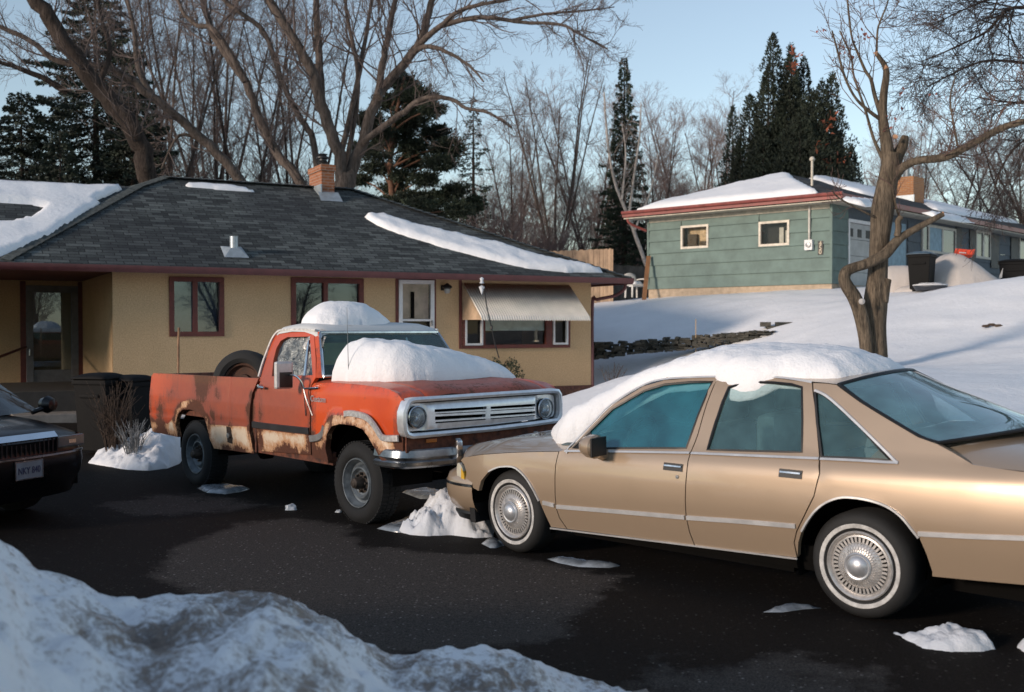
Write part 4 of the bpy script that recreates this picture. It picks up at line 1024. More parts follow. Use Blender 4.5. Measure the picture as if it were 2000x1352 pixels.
both(ribbon(tr1, .062, lambda x, z, o: (x, tside(x, z) - .03 - o, z), .016), "arch_trim", M("dented_bright_trim", (.60, .58, .57), .4, .5, .3, 30), smooth=20)
tr2 = smooth_pts(tp([(608, 857), (622, 855), (632, 847), (636, 833)]), 4)
both(ribbon(tr2, .07, lambda x, z, o: (x, tside(x, z) - .012 - o, z), .014), "arch_trim", M("bent_grey_trim", (.30, .30, .30), .45, .5), smooth=20)
# hood
def hz(x, y):
    zc = np.interp(x, [-.70, -.3, .2, .55, .74, .80, .83], [1.335, 1.348, 1.335, 1.31, 1.275, 1.25, 1.215]); ze = np.interp(x, [-.7, -.37, .42, .58, .72, .81], [1.285, 1.302, 1.290, 1.273, 1.235, 1.185])
    a = min(1, abs(y) / .957); z = ze + (zc - ze) * (1 - a ** 5)
    z += .012 * math.exp(-((abs(y) - .45) / .10) ** 2) - .010 * math.exp(-((abs(y) - .735) / .012) ** 2)
    return z
hx = np.r_[np.linspace(-.68, .7, 24), .74, .77, .795, .815, .828]; hy = np.r_[-.957, -.95, -.93, -.89, np.linspace(-.84, -.76, 3), -.745, -.735, -.725, np.linspace(-.68, .68, 18), .725, .735, .745, np.linspace(.76, .84, 3), .89, .93, .95, .957]
P = np.array([[(x - .035 * abs(y) ** 3 * (x > .6), y, hz(x, y)) for y in hy] for x in hx])
hm = MB().grid(P); n = len(hm.v)
ha = np.array(hm.v)
hm.at = dict(edge=list(.3 + 0 * ha[:, 0]), cream=[-1.] * n, rust=list(.15 + .25 * (np.abs(ha[:, 1]) < .6) + .2 * (ha[:, 0] > .6)), fade=list(.35 + .6 * (np.abs(ha[:, 1]) < .7)))
hm.build("hood", TPAINT, truck, smooth=180)
# front: surround, grille, lamps
GRCH = M("pitted_grille_chrome", (.80, .82, .84), .32, .6, .12, 16)
GX = .80
def gq(L, X=GX): return [tuple(TF.px(*q, X)[1:]) for q in L]
sur = gq([(788.7, 786), (794, 779), (804, 776), (900, 769.5), (1000, 763), (1075, 758.7), (1086, 760), (1091.5, 769), (1093, 790), (1092.5, 810), (1086, 825), (1030, 833), (957, 842), (860, 851), (800, 856.5), (789, 853), (783.5, 843), (781.5, 825), (782, 805)])
c_ = np.mean(sur, 0)
def ring3(path, inner, X0, X1, dep):
    vs = []; fs = []; n = len(path)
    for (y, z), (yi, zi) in zip(path, inner):
        vs += [(X0 - dep, y, z), (X1, y * .995 + yi * .005, z), (X1 + .012, (y + yi) / 2, (z + zi) / 2), (X1, yi, zi), (X0 - dep, yi, zi)]
    for i in range(n):
        j = (i + 1) % n
        for k in range(4): fs.append((i * 5 + k, i * 5 + k + 1, j * 5 + k + 1, j * 5 + k))
    return MB().add(vs, fs)
sd_ = dens(sur, .05)
ring3(sd_, shrink(sd_, .045), GX, GX + .045, .05).build("grille_surround", GRCH, truck, smooth=50)
inner = shrink(sd_, .06)
def z7(L): return gq([(770 + x / 5.882, 740 + y / 5.882) for x, y in L], GX)
slots = [z7(L) for L in ([(445, 350), (1040, 315), (1040, 347), (445, 384)], [(450, 432), (1030, 402), (1030, 437), (450, 474)], [(455, 494), (1030, 456), (1030, 470), (455, 512)],
    [(1088, 318), (1600, 285), (1600, 317), (1088, 347)], [(1084, 405), (1600, 370), (1600, 398), (1084, 432)], [(1086, 452), (1600, 414), (1600, 424), (1086, 464)], [(420, 614), (1625, 512), (1625, 534), (420, 634)], [(455, 398), (1030, 368), (1030, 376), (455, 408)], [(1090, 362), (1590, 332), (1590, 340), (1090, 370)])]
LAMPS = [tuple(TF.px(812.5, 814.8, GX)[1:]), tuple(TF.px(1062.4, 797.8, GX)[1:])]
lr = .098
lh = [[(y + lr * math.cos(t), z + lr * math.sin(t)) for t in np.linspace(0, 2 * math.pi, 28, endpoint=False)] for y, z in LAMPS]
inset = gq([(826, 790), (1046, 773), (1048, 822), (828, 845)], GX)
def gfn(y, z):
    d = sdist([(y, z)], inset)[0]
    return (GX + .005 + .02 * max(-1, min(1, d / .03)) , y, z)
MB().prism(inner, lambda y, z: (GX - .07, y, z), lambda y, z: (GX - .09, y, z)).build("grille_backing", DARK, truck, smooth=0)
panel(inner, gfn, .03, holes=slots + lh, lip=(-.05, 0, 0)).build("grille", GRCH, truck, smooth=30)
LENS = glass("headlamp_glass", (.8, .85, .88), .35, (.5, .55, .58))
for y, z in LAMPS:
    l = MB().lathe([(.10, .02), (.104, .028), (.094, .034), (.088, .02)], 30, (GX, y, z), 'x').build("headlight", CHROME, truck)
    MB().lathe([(.09, -.02), (.07, -.06), (.03, -.085), (0, -.09)], 24, (GX, y, z), 'x').build("reflector", M("lamp_reflector", (.6, .63, .66), .12, 1.), l)
    MB().lathe([(.091, .016), (.075, .032), (.045, .042), (0, .046)], 24, (GX, y, z), 'x').build("lens", LENS, l)
MB().box(GX - .03, GX - .01, -.93, .93, .72, .875).build("valance", RUSTM, truck, smooth=0)
MB().box(GX - .008, GX + .004, -.72, -.60, .795, .83).build("marker_lamp", M("amber_lens", (.5, .16, .03), .3), truck, smooth=0, bevel=.006)
# bumper
BZ1, BZ0 = TF.px(845, 877, .86)[2], TF.px(845, 914, .86)[2]
plan = smooth_pts([(.40, -1.0), (.58, -1.005), (.70, -.985), (.79, -.90), (.845, -.6), (.86, -.3), (.865, 0), (.86, .3), (.845, .6), (.79, .90), (.70, .985), (.58, 1.005), (.40, 1.0)], 4)
prof = [(-.05, BZ1 - .005), (-.012, BZ1), (.0, BZ1 - .012), (.012, BZ1 - .07), (.0, BZ1 - .085), (-.004, BZ1 - .10), (.012, BZ1 - .115), (.01, BZ0 + .02), (-.02, BZ0), (-.06, BZ0 + .005)]
vs = []; fs = []; m = len(prof)
for i, p in enumerate(plan):
    d = plan[min(i + 1, len(plan) - 1)] - plan[max(i - 1, 0)]; d /= np.hypot(*d); nn = np.array([d[1], -d[0]])
    for o, z in prof: q = np.array(p) + nn * o; vs.append((q[0], q[1], z))
fs = [(i * m + k, i * m + k + 1, (i + 1) * m + k + 1, (i + 1) * m + k) for i in range(len(plan) - 1) for k in range(m - 1)]
bm_ = MB().add(vs, fs).build("front_bumper", M("tarnished_chrome", (.30, .32, .34), .3, .95, .35, 6), truck, smooth=25)
for s in (-1, 1):
    gy = -.525 * -s if s > 0 else TF.px(891, 880, .88)[1]
    MB().prism([(.86, BZ0 + .0), (.92, BZ0 + .02), (.945, BZ1 - .06), (.935, BZ1 + .06), (.90, BZ1 + .085), (.87, BZ1 + .04), (.86, BZ1)], lambda a, b: (a, gy - .032, b), lambda a, b: (a, gy + .032, b)).build("bumper_guard", CHROME, truck, smooth=40, bevel=.012)
# lettering
ep = TF.side(623, 778, tside)
text("script", "Custom", .085, M("bright_script", (.75, .75, .75), .3, .6), truck, (ep[0], tside(ep[0], ep[2]) - .008, ep[2] - .01), (R(90), 0, 0), .006)
# west-coast mirror
mc = TF.side(552, 733, -1.16)
mi = MB().box(mc[0] - .03, mc[0] + .03, mc[1] - .085, mc[1] + .105, mc[2] - .135, mc[2] + .135).build("mirror", M("frosted_mirror_shell", (.62, .61, .60), .35, .3), truck, smooth=0, bevel=.022)
MB().box(mc[0] + .028, mc[0] + .034, mc[1] - .05, mc[1] + .09, mc[2] - .12, mc[2] + .03).build("mirror_dark_reflection", M("painted_dark_reflection", (.012, .014, .013), .4), mi, smooth=0)  # dark plate stands in for a dark reflection on the shell
j = np.array((mc[0] + .18, -1.03, mc[2] - .13))
MB().tube(smooth_pts([(mc[0] + .03, mc[1] + .05, mc[2] + .0), (mc[0] + .13, -1.09, mc[2] - .005), (mc[0] + .17, -1.05, mc[2] - .06), j], 4), .011, 6).tube([j, (j[0] + .20, -.985, j[2] + .015)], .010, 6).tube([j, (j[0] + .03, -1.02, j[2] - .10), (j[0] + .10, -.992, j[2] - .26)], .010, 6).tube([j, (j[0] - .02, -.995, j[2] - .27)], .007, 5).build("mirror_arm", CHROME, mi)
# aerial, wiper
ant = TF.side(669, 747, -.93)
MB().tube([(ant[0], -.86, 1.31), (ant[0] - .02, -.865, 2.02)], [.004, .0025], 5).build("aerial", STEEL, truck)
# cab inside
SEAT = M("dark_vinyl", (.035, .05, .045), .6)
MB().box(-1.74, -1.58, -.74, .74, .9, 1.42).build("seat_back", SEAT, truck, smooth=40, bevel=.05)
MB().box(-1.6, -1.1, -.74, .74, .8, .98).build("seat", SEAT, truck, smooth=40, bevel=.05)
MB().box(-.92, -.66, -.86, .86, 1.08, 1.30).build("dashboard", SEAT, truck, smooth=40, bevel=.04)
tt = np.linspace(0, 2 * math.pi, 24, endpoint=False)
MB().tube([(-.98 - .08 * math.sin(a), .38 + .2 * math.cos(a), 1.27 + .18 * math.sin(a)) for a in tt], .014, 6, closed=True).build("steering_wheel", BLACK, truck)
# underneath
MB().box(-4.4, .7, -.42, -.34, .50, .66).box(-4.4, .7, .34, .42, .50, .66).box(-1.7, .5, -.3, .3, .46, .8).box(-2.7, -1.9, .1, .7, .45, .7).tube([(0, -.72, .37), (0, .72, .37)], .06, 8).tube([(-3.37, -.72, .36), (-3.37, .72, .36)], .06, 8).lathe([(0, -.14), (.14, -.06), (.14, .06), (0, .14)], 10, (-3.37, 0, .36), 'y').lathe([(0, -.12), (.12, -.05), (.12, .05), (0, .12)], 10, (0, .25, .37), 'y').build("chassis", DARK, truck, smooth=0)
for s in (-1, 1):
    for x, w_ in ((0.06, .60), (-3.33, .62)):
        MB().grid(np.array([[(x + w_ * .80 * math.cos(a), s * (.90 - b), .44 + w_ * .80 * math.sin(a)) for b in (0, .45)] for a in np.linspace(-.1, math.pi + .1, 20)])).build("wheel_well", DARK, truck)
TYRE = M("weathered_tyre", (.014, .0145, .015), .85, var=.3, vs=12)
def truck_wheel(x, z, s, steer=0.0, r=.385):
    w_ = MB(); sh = [(.228, .02), (.235, .0), (.26, -.028), (.31, -.036), (.345, -.026), (.365, -.006), (r, .012), (r, .20), (.36, .225), (.30, .235), (.235, .22)]
    o = empty("wheel", (x, s * .915, z), (0, 0, steer)); o.parent = truck
    w_.lathe(sh, 48, (0, 0, 0), 'y', -s)
    for k in range(56):                                    # tread blocks on the shoulder
        t = 2 * math.pi * k / 56
        for (a0, a1) in ((.0, .07), (.085, .135), (.15, .21)):
            tt0, tt1 = t + (.02 if a0 == .085 else 0), t + .07 + (.02 if a0 == .085 else 0)
            V = []
            for tq in (tt0, tt1):
                for aa in (a0, a1):
                    for rr in (r - .004, r + .008): V.append((rr * math.cos(tq), -s * aa, rr * math.sin(tq)))
            w_.add(V, [(0, 1, 3, 2), (4, 6, 7, 5), (0, 4, 5, 1), (2, 3, 7, 6), (1, 5, 7, 3)])
    w_.build("tyre", TYRE, o, smooth=40)
    RIM = M("grey_steel_wheel", (.15, .175, .195), .55, .35, .5, 10)
    MB().lathe([(.236, .0), (.232, -.014), (.222, -.012), (.214, .012), (.200, .03), (.192, .055), (.172, .062), (.162, .04), (.150, .022), (.135, .02), (.115, .05), (.10, .055), (.10, .08)], 40, (0, 0, 0), 'y', -s).build("rim", RIM, o, smooth=30)
    HUBM = M("rusty_hub", (.07, .055, .045), .7, .3, .6, 25)
    h = MB().lathe([(.105, .06), (.06, .05), (.055, -.01), (.048, -.045), (.03, -.06), (0, -.062)], 20, (0, 0, 0), 'y', -s)
    for k in range(8):
        t = 2 * math.pi * k / 8; h.lathe([(.012, .05), (.012, .02), (0, .018)], 6, (.083 * math.cos(t), 0, .083 * math.sin(t)), 'y', -s)
    h.build("hub", HUBM, o)
truck_wheel(0, .372, -1, .02); truck_wheel(0, .372, 1, .02); truck_wheel(-3.37, .355, -1); truck_wheel(-3.37, .355, 1)

# things in and on the truck
st = empty("spare_tyre", tuple(TF.wor((-2.93, -.52, 1.19))), (R(-8), R(0), R(-48.11 + 36)), "black spare tyre on a rusty wheel, standing upright in the pickup bed behind the cab", "tyre")
MB().lathe([(.22, .05), (.225, .0), (.27, -.03), (.33, -.02), (.365, .01), (.378, .05), (.378, .15), (.33, .21), (.225, .2)], 40, (0, -.1, 0), 'y').build("tyre", TYRE, st)
MB().lathe([(.226, .02), (.20, .03), (.18, .08), (.10, .09), (.09, .05), (.0, .05)], 28, (0, -.1, 0), 'y').build("rim", M("brown_rusted_wheel", (.075, .030, .016), .8, var=.6, vs=9), st)
pb = TF.side(349, 735, .45)
tag(MB().tube([TF.wor((pb[0] - .02, .45, .83)), TF.wor((pb[0], .45, TF.side(350.5, 670, .45)[2])), TF.wor((pb[0] + .02, .45, TF.side(351, 640, .45)[2]))], [.017, .018, .019], 8).build("shovel_handle", M("worn_wood", (.30, .16, .085), .7, var=.5, vs=7)), "thin wooden tool handle standing up out of the pickup bed", "tool handle")
heap("snow_layer", [(-4.40, -.84), (-3.3, -.84), (-2.0, -.84), (-1.95, .84), (-4.40, .84)], .86, lambda u, v: .26 + .06 * math.sin(u * 3), .1, "flat layer of snow lying inside the pickup bed under the spare tyre", F=TF, step=.12, lump=.05, drop=.0)
def hoodH(u, v):
    return float(np.interp(v, [-1, -.75, -.35, 0, .35, .7, .95], [.37, .375, .35, .30, .235, .17, .12])) * float(np.interp(u, [-.75, -.3, .05, .28, .48], [1.05, 1.0, .92, .78, .6]))
heap("snow_heap", [(-.47, -.91), (-.20, -.89), (.08, -.80), (.25, -.70), (.36, -.55), (.40, -.3), (.39, 0), (.34, .3), (.38, .6), (.34, .82), (.1, .90), (-.3, .92), (-.55, .9), (-.62, .6), (-.56, 0), (-.60, -.4), (-.57, -.8)], lambda u, v: hz(min(.8, max(-.69, u)), v), hoodH, .27, "big rounded snow heap on the hood of the orange pickup against its windscreen", step=.035, lump=.030, ls=3.0, F=TF, seed=21)
heap("snow_heap", [(-1.70, -.52), (-1.45, -.66), (-1.15, -.68), (-1.0, -.5), (-.97, -.1), (-1.0, .12), (-1.15, .32), (-1.5, .38), (-1.72, .2), (-1.76, -.1)], 1.872, lambda u, v: .215 * math.exp(-(((v + .22) / .60) ** 2 + ((u + 1.38) / .60) ** 2) ** 1.6) + .02, .34, "smooth dome of snow on the white cab roof of the orange pickup", step=.035, lump=.03, ls=3.2, F=TF, seed=22)
# ------------------------------------------------------------------ the tan sedan
CF = Frame(.62, 9.342, R(137.12), 0, -.035, (.92, .3))
def cside(x, z):
    zr = z + .033 * x
    y = float(np.interp(zr, [.08, .16, .24, .40, .50, .56, .66, .78, .85, .885, .905, 1.15, 1.33, 1.42], [.86, .905, .93, .957, .968, .972, .968, .952, .930, .905, .885, .760, .655, .575]))
    return y * (1 - .17 * max(0, (x - .22) / .75) ** 1.7 - .05 * max(0, (-3.6 - x) / .8) ** 2)
def cp(L): return [tuple(CF.side(*q, cside)[[0, 2]]) for q in L]
def gold_paint():
    m, t, p, ns, lk = nodes("tan_metallic_paint")
    n = noise_n(t, 900, 2, .5); n2 = noise_n(t, 2.2, 5, .6)
    c = mixc(t, n.outputs["Fac"], (.385, .28, .187), (.46, .342, .24))
    c = mixc(t, math_n(t, 'MULTIPLY', ramp(t, n2.outputs["Fac"], [(.45, 0.), (.75, 1.)]).outputs[0], .25), c, (.33, .235, .165))
    lk.new(c, p.inputs["Base Color"]); p.inputs["Metallic"].default_value = .35
    lk.new(math_n(t, 'MULTIPLY_ADD', n2.outputs["Fac"], .22), p.inputs["Roughness"]); p.inputs["Roughness"].links[0].from_node.inputs[2].default_value = .24
    p.inputs["Coat Weight"].default_value = 1.0; p.inputs["Coat Roughness"].default_value = .04
    return m
GOLD = gold_paint()
CGL = glass("teal_car_glass", (.86, .97, .98), .17, (.22, .46, .50), ior=1.6)
CGLF = glass("teal_mist_and_sky_glass", (.50, .76, .80), .27, (.05, .33, .41), ior=2.1, gcol=(.72, .95, 1.0))  # mist, and mirrored sky put into the teal diffuse
CGLR = glass("rear_car_glass", (.70, .88, .90), .34, (.26, .56, .62), ior=2.6)  # sky mirrored in the rear window is put into its pale teal diffuse
sedan = root("sedan_car", CF, "tan metallic four door sedan with whitewall tyres and a snow covered roof", "car")
def fl_(x, z, o=0.0): return (x, cside(x, z) + o, z)
def cboth(mb, name, mat, parent=sedan, label=None, **k):
    a = mb.build(name, mat, parent, **k); b = mirror(mb).build(name, mat, parent, **k); return a, b
LIP = (0, -.04, 0)
fo = cp([(905, 893), (940, 887.5), (992, 884), (1040, 882), (1092, 881.5), (1085, 910), (1084, 951), (1086, 992), (1093, 1012), (1108, 1034), (1076, 1030), (1065.6, 1008), (1053.5, 979.5), (1041, 955), (1025, 930.7), (1004.6, 915), (980, 912.4), (955.8, 920.6), (940, 940), (935, 960), (914, 948), (910, 937), (910.5, 922), (906, 908), (899, 899)])
cboth(panel(shrink(fo, .004), fl_, .04, lip=LIP), "front_fender", GOLD)
fd_ = cp([(1092, 881.5), (1114, 874), (1153, 833), (1196, 790), (1257, 753.5), (1297, 742), (1350, 738), (1403, 736.5), (1380, 790), (1363, 849), (1349, 884), (1342, 915), (1339, 950), (1340, 1008), (1347, 1040), (1357, 1066), (1108, 1034), (1093, 1012), (1086, 992), (1084, 951), (1085, 910)])
fw_ = cp([(1118, 876), (1153, 841), (1196, 799), (1257, 764), (1297.5, 751.5), (1345, 747), (1391, 746), (1377, 778), (1362.6, 812.7), (1340, 876)])
dF = cboth(panel(shrink(fd_, .004), fl_, .045, holes=[fw_], lip=LIP), "front_door", GOLD)
rd_ = cp([(1403, 736.5), (1410, 736), (1460, 736), (1510, 737), (1572, 745), (1587, 747), (1593, 800), (1601, 894), (1600.7, 925), (1589.6, 969.4), (1572, 1005), (1556, 1038), (1551, 1060), (1557, 1090), (1357, 1066), (1347, 1040), (1340, 1008), (1339, 950), (1342, 915), (1349, 884), (1363, 849), (1380, 790)])
rw_ = cp([(1381, 879), (1396.6, 827.5), (1411, 785), (1423, 757), (1460, 746.5), (1509.7, 747.5), (1545, 751), (1566, 757), (1567, 818.6), (1566, 884)])
dR = cboth(panel(shrink(rd_, .004), fl_, .045, holes=[rw_], lip=LIP), "rear_door", GOLD)
RWL = cp([(1634, 751), (1680, 785), (1727, 814), (1793, 853), (1831, 866.5)])
qo = cp([(1587, 747), (1612, 748), (1634, 751), (1680, 785), (1727, 814), (1793, 853), (1831, 866.5), (1860, 882), (1900, 906), (1950, 914), (2000, 920.6), (2090, 935), (2150, 944), (2165, 1010), (2160, 1075), (2150, 1120), (2140, 1155), (1820, 1127), (1819.6, 1116), (1808.5, 1083), (1795, 1052), (1782, 1036.5), (1762, 1012), (1735, 992), (1704, 980), (1673, 974), (1644, 973), (1617.7, 981), (1595.5, 996.6), (1577.7, 1018.8), (1566, 1040), (1560, 1061), (1558, 1088), (1551, 1060), (1556, 1038), (1572, 1005), (1589.6, 969.4), (1600.7, 925), (1601, 894), (1593, 800)])
qw = cp([(1592, 767), (1596, 827.5), (1605, 893), (1738, 899), (1682.7, 837), (1634, 791), (1605, 769)])
cboth(panel(shrink(qo, .004), fl_, .05, holes=[qw], lip=LIP), "rear_quarter", GOLD)
for (o, win) in ((dF, fw_), (dR, rw_)):
    for i in (0, 1):
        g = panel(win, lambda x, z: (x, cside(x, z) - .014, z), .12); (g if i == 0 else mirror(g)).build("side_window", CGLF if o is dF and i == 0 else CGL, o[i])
        c = MB().tube([fl_(*q, -.004) for q in dens(win, .08)], .010, 5, closed=True); (c if i == 0 else mirror(c)).build("window_seal", TRIMB, o[i])
g = panel(qw, lambda x, z: (x, cside(x, z) - .014, z), .12); cboth(g, "quarter_window", CGL)
cboth(MB().tube([fl_(*q, -.004) for q in dens(qw, .08)], .012, 5, closed=True), "window_seal", TRIMB)
# bright mouldings
def strip(L, w, name, off=.012, k=4, mat=None, par=sedan): return cboth(ribbon(smooth_pts(cp(L), k), w, lambda x, z, o: (x, cside(x, z) + .001 + o, z), off), name, mat or BRIGHT, par, smooth=20)
strip([(1104, 880.5), (1230, 882), (1348, 884)], .016, "belt_moulding"); strip([(1351, 884.5), (1480, 890), (1600, 895)], .016, "belt_moulding"); strip([(1603, 895.5), (1680, 899), (1749, 903), (1747, 898), (1700, 851), (1650, 803), (1615, 773), (1592, 762)], .016, "belt_moulding", k=3)
strip([(1061, 982), (1083, 987.5)], .034, "side_moulding"); strip([(1088, 990), (1200, 999), (1338, 1011)], .034, "side_moulding"); strip([(1342, 1011.5), (1450, 1019), (1554, 1028)], .034, "side_moulding"); strip([(1794, 1043), (1900, 1048), (2000, 1051.5), (2140, 1060)], .032, "side_moulding")
for par, L in ((dF, [(1061, 982), (1062, 982)]),): pass
strip([(955, 921), (967, 915), (980, 911.5), (1004.6, 912.7), (1025, 929.7), (1041, 954), (1053.5, 978.5)], .014, "arch_moulding")
strip([(1566, 1038), (1577.7, 1017.5), (1595.5, 995), (1617.7, 979.5), (1644, 971.5), (1673, 972.5), (1704, 978.5), (1735, 990.5), (1762, 1010.5), (1782, 1035), (1795, 1051)], .015, "arch_moulding")
strip([(1076, 1031.5), (1200, 1047), (1395, 1071), (1558, 1091.5)], .012, "sill_moulding")
strip([(1108, 885), (1112, 873), (1153, 831), (1196, 788), (1257, 751.5), (1297, 740.5), (1350, 737), (1403, 735.5), (1510, 736), (1572, 744), (1586, 747)], .014, "drip_moulding", .006)
# door handles
for o, (px0_, px1_, py0_, py1_) in ((dF, (1297.5, 1333, 902, 922.6)), (dR, (1523, 1566, 914, 937))):
    a, b = cp([(px0_, py0_ + 1)])[0], cp([(px1_, py1_ - 1)])[0]
    for i in (0, 1):
        x0, x1, z0, z1 = min(a[0], b[0]), max(a[0], b[0]), min(a[1], b[1]), max(a[1], b[1]); zm = (z0 + z1) / 2
        m1 = MB().prism([(x0, z0), (x1, z0), (x1, z1), (x0, z1)], lambda u, v: fl_(u, v, .006), lambda u, v: fl_(u, v, -.02)); (m1 if i == 0 else mirror(m1)).build("handle_recess", TRIMB, o[i], smooth=0)
        m2 = MB().prism([(x0 + .01, zm + .004), (x1 - .01, zm + .004), (x1 - .008, z1 - .012), (x0 + .008, z1 - .012)], lambda u, v: fl_(u, v, .016), lambda u, v: fl_(u, v, .0)); (m2 if i == 0 else mirror(m2)).build("handle", CHROME, o[i], smooth=0)
kx, kz = cp([(1323, 931.5)])[0]
MB().lathe([(.013, .0), (.013, .006), (0, .007)], 12, (kx, cside(kx, kz), kz), 'y').build("keyhole", STEEL, dF[0])
# door mirror
sx, sz = cp([(1128, 868)])[0]
cboth(panel(cp([(1119, 874), (1153, 842), (1155, 876)]), lambda x, z: (x, cside(x, z) - .002, z), .05), "mirror_base", TRIMB)
mr = CF.side(1163, 871, 1.06)
def mir_(s):
    m_ = MB(); m_.lathe([(0, .13), (.05, .118), (.085, .08), (.105, .03), (.108, -.03), (.09, -.05), (0, -.045)], 20, (0, 0, 0), 'x')
    m_.v = [(mr[0] + .02 + x * .85, s * (1.06 + y * .98), mr[2] + z * .82 - .006) for x, y, z in m_.v]
    return m_
for s in (1, -1):
    o = mir_(s).build("door_mirror", GOLD, sedan)
    MB().box(mr[0] - .035, mr[0] - .02, s * 1.06 - .09, s * 1.06 + .09, mr[2] - .075, mr[2] + .065).build("mirror_glass", TRIMB, o, smooth=0, bevel=.01)
    MB().tube([(mr[0] + .02, s * 1.02, mr[2] - .05), (mr[0] + .03, s * .93, mr[2] - .08)], [.045, .05], 8).build("mirror_foot", GOLD, o)
# hood
xs_c, zs_c = zip(*sorted(cp([(905, 893), (940, 887.5), (992, 884), (1040, 882), (1092, 881.5)])))
def crz(x): return float(np.interp(x, xs_c, zs_c))
def hcz(x): return float(np.interp(x, [-.6, -.3, .31, .51, .77, .95, 1.05], [.965, .945, .888, .856, .80, .755, .72]))
def front_x(w): return 1.0 - .46 * abs(w) ** 2.4
P = []
for w_ in np.r_[-1, -.985, -.96, -.92, np.linspace(-.86, .86, 19), .92, .96, .985, 1]:
    row = []
    for s in np.linspace(0, 1, 16):
        x = -.56 + (front_x(w_) + .56) * s; zl = crz(x); yl = cside(x, zl); a = abs(w_)
        z = zl + (hcz(x) - zl) * (1 - a ** 3.2) + .010 * math.exp(-((a - .62) / .10) ** 2) - (.02 * max(0, (s - .9) / .1) ** 2)
        row.append((x, w_ * yl, z))
    P.append(row)
P = np.array(P); MB().grid(P).build("hood", GOLD, sedan, smooth=180)
edge_ = P[:, -1]; rows = []
for (x, y, z) in edge_:
    w_ = y / .93; rows.append([(x, y, z), (x + .012, y * 1.0, z - .03), (x + .02, y * 1.0, z - .09), (x + .01, y, .60)])
MB().grid(np.array(rows)).build("front_panel", GOLD, sedan, smooth=60)
# headlamps wrap the corners
for s in (1, -1):
    k = [i for i, e in enumerate(edge_) if .52 < s * e[1] < .93]; G = []
    for i in k:
        x, y, z = edge_[i]; t = (abs(y) - .52) / .41
        G.append([(x + .028 + (.0), y * 1.012, z - .035 - .0 * t), (x + .042, y * 1.016, z - .09), (x + .034, y * 1.014, .645), (x + .02, y * 1.01, .615)])
    MB().grid(np.array(G)).build("headlight", M("yellowed_lamp_lens", (.62, .54, .36), .15, coat=.8), sedan, smooth=60)
hl = CF.side(902, 920, cside)
tn = smooth_pts(cp([(896, 904), (903, 910), (907, 922), (908, 936), (897, 934), (894, 918)]), 3, True)
cboth(MB().prism([tuple(q) for q in tn], lambda u, v: fl_(u, v, .012), lambda u, v: fl_(u, v, -.03)), "turn_lamp", M("hazy_lamp_lens", (.66, .62, .50), .15, coat=.6), smooth=40)
tn2 = cp([(903, 913), (908.5, 924), (909.5, 935.5), (903, 934)])
cboth(MB().prism(tn2, lambda u, v: fl_(u, v, .016), lambda u, v: fl_(u, v, -.03)), "side_marker", M("amber_marker_lens", (.75, .45, .06), .15, coat=.6), smooth=40)
MB().grid(np.array([[(front_x(y / .93) + .026, y, z) for z in (.62, .66, .70)] for y in np.linspace(-.5, .5, 12)])).build("grille", CHROME, sedan)
# bumpers
def bumper(plan, prof, name, mat):
    vs = []; m = len(prof)
    for i, p in enumerate(plan):
        d = plan[min(i + 1, len(plan) - 1)] - plan[max(i - 1, 0)]; d /= np.hypot(*d) + 1e-9; nn = np.array([d[1], -d[0]])
        for o, z in prof: q = np.array(p) + nn * o; vs.append((q[0], q[1], z))
    return MB().add(vs, [(i * m + k, i * m + k + 1, (i + 1) * m + k + 1, (i + 1) * m + k) for i in range(len(plan) - 1) for k in range(m - 1)]).build(name, mat, sedan, smooth=40)
fpl = [(.40, -.955), (.58, -.95), (.76, -.89), (.88, -.75), (.95, -.55), (.99, -.28), (1.0, 0), (.99, .28), (.95, .55), (.88, .75), (.76, .89), (.58, .95), (.40, .955)]
fpl = smooth_pts(fpl, 4)
bz = CF.side(880, 955, .80)[2]
fb_ = bumper(fpl, [(-.16, .625), (-.08, .615), (-.02, .585), (.005, .53), (.012, .47), (.005, .40), (-.02, .33), (-.06, .28), (-.12, .25)], "front_bumper", GOLD)
bumper(fpl, [(-.001, .525), (.013, .522), (.014, .500), (.0, .497)], "bumper_moulding", CHROME).parent = fb_
bumper(fpl, [(-.07, .29), (-.06, .255), (-.09, .20), (-.14, .20)], "air_dam", TRIMB)
rpl = smooth_pts([(-4.24, .90), (-4.32, .89), (-4.40, .80), (-4.43, .5), (-4.44, 0), (-4.43, -.5), (-4.40, -.80), (-4.32, -.89), (-4.24, -.90)], 4)
bumper(rpl, [(-.06, .78), (.0, .77), (.02, .70), (.02, .55), (.0, .46), (-.08, .40)], "rear_bumper", GOLD)
# windscreen, roof, rear window, boot
def arr(L): return [np.array(CF.side(*q, cside)) for q in L]
WL = arr([(1110, 878), (1153, 832), (1196, 789), (1257, 752.5), (1300, 741)])
def span(Ls, bulge, crown, ex=2.2, nw=17, inset=0.0):
    """sheet from a left-hand edge curve to its mirror image; bulge shifts x at the middle, crown lifts it"""
    rows = []
    for i, q in enumerate(Ls):
        t = i / (len(Ls) - 1); b = bulge[0] + (bulge[1] - bulge[0]) * t; c = crown[0] + (crown[1] - crown[0]) * t
        rows.append([(q[0] + b * (1 - abs(w_) ** 2), (q[1] - inset) * w_, q[2] + c * (1 - abs(w_) ** ex)) for w_ in np.linspace(1, -1, nw)])
    return np.array(rows)
MB().grid(span(smooth_pts(WL, 4), (.26, .10), (.0, .045), inset=.02)).build("windscreen", CGL, sedan)
RL = arr([(1297, 741), (1350, 737), (1403, 735.5), (1460, 735.5), (1510, 736), (1572, 744), (1610, 747.5), (1634, 750.5)])
Pr = span(smooth_pts(RL, 3), (.10, -.10), (.045, .05), 2.6, 25)
MB().grid(Pr).build("roof", GOLD, sedan, smooth=180)
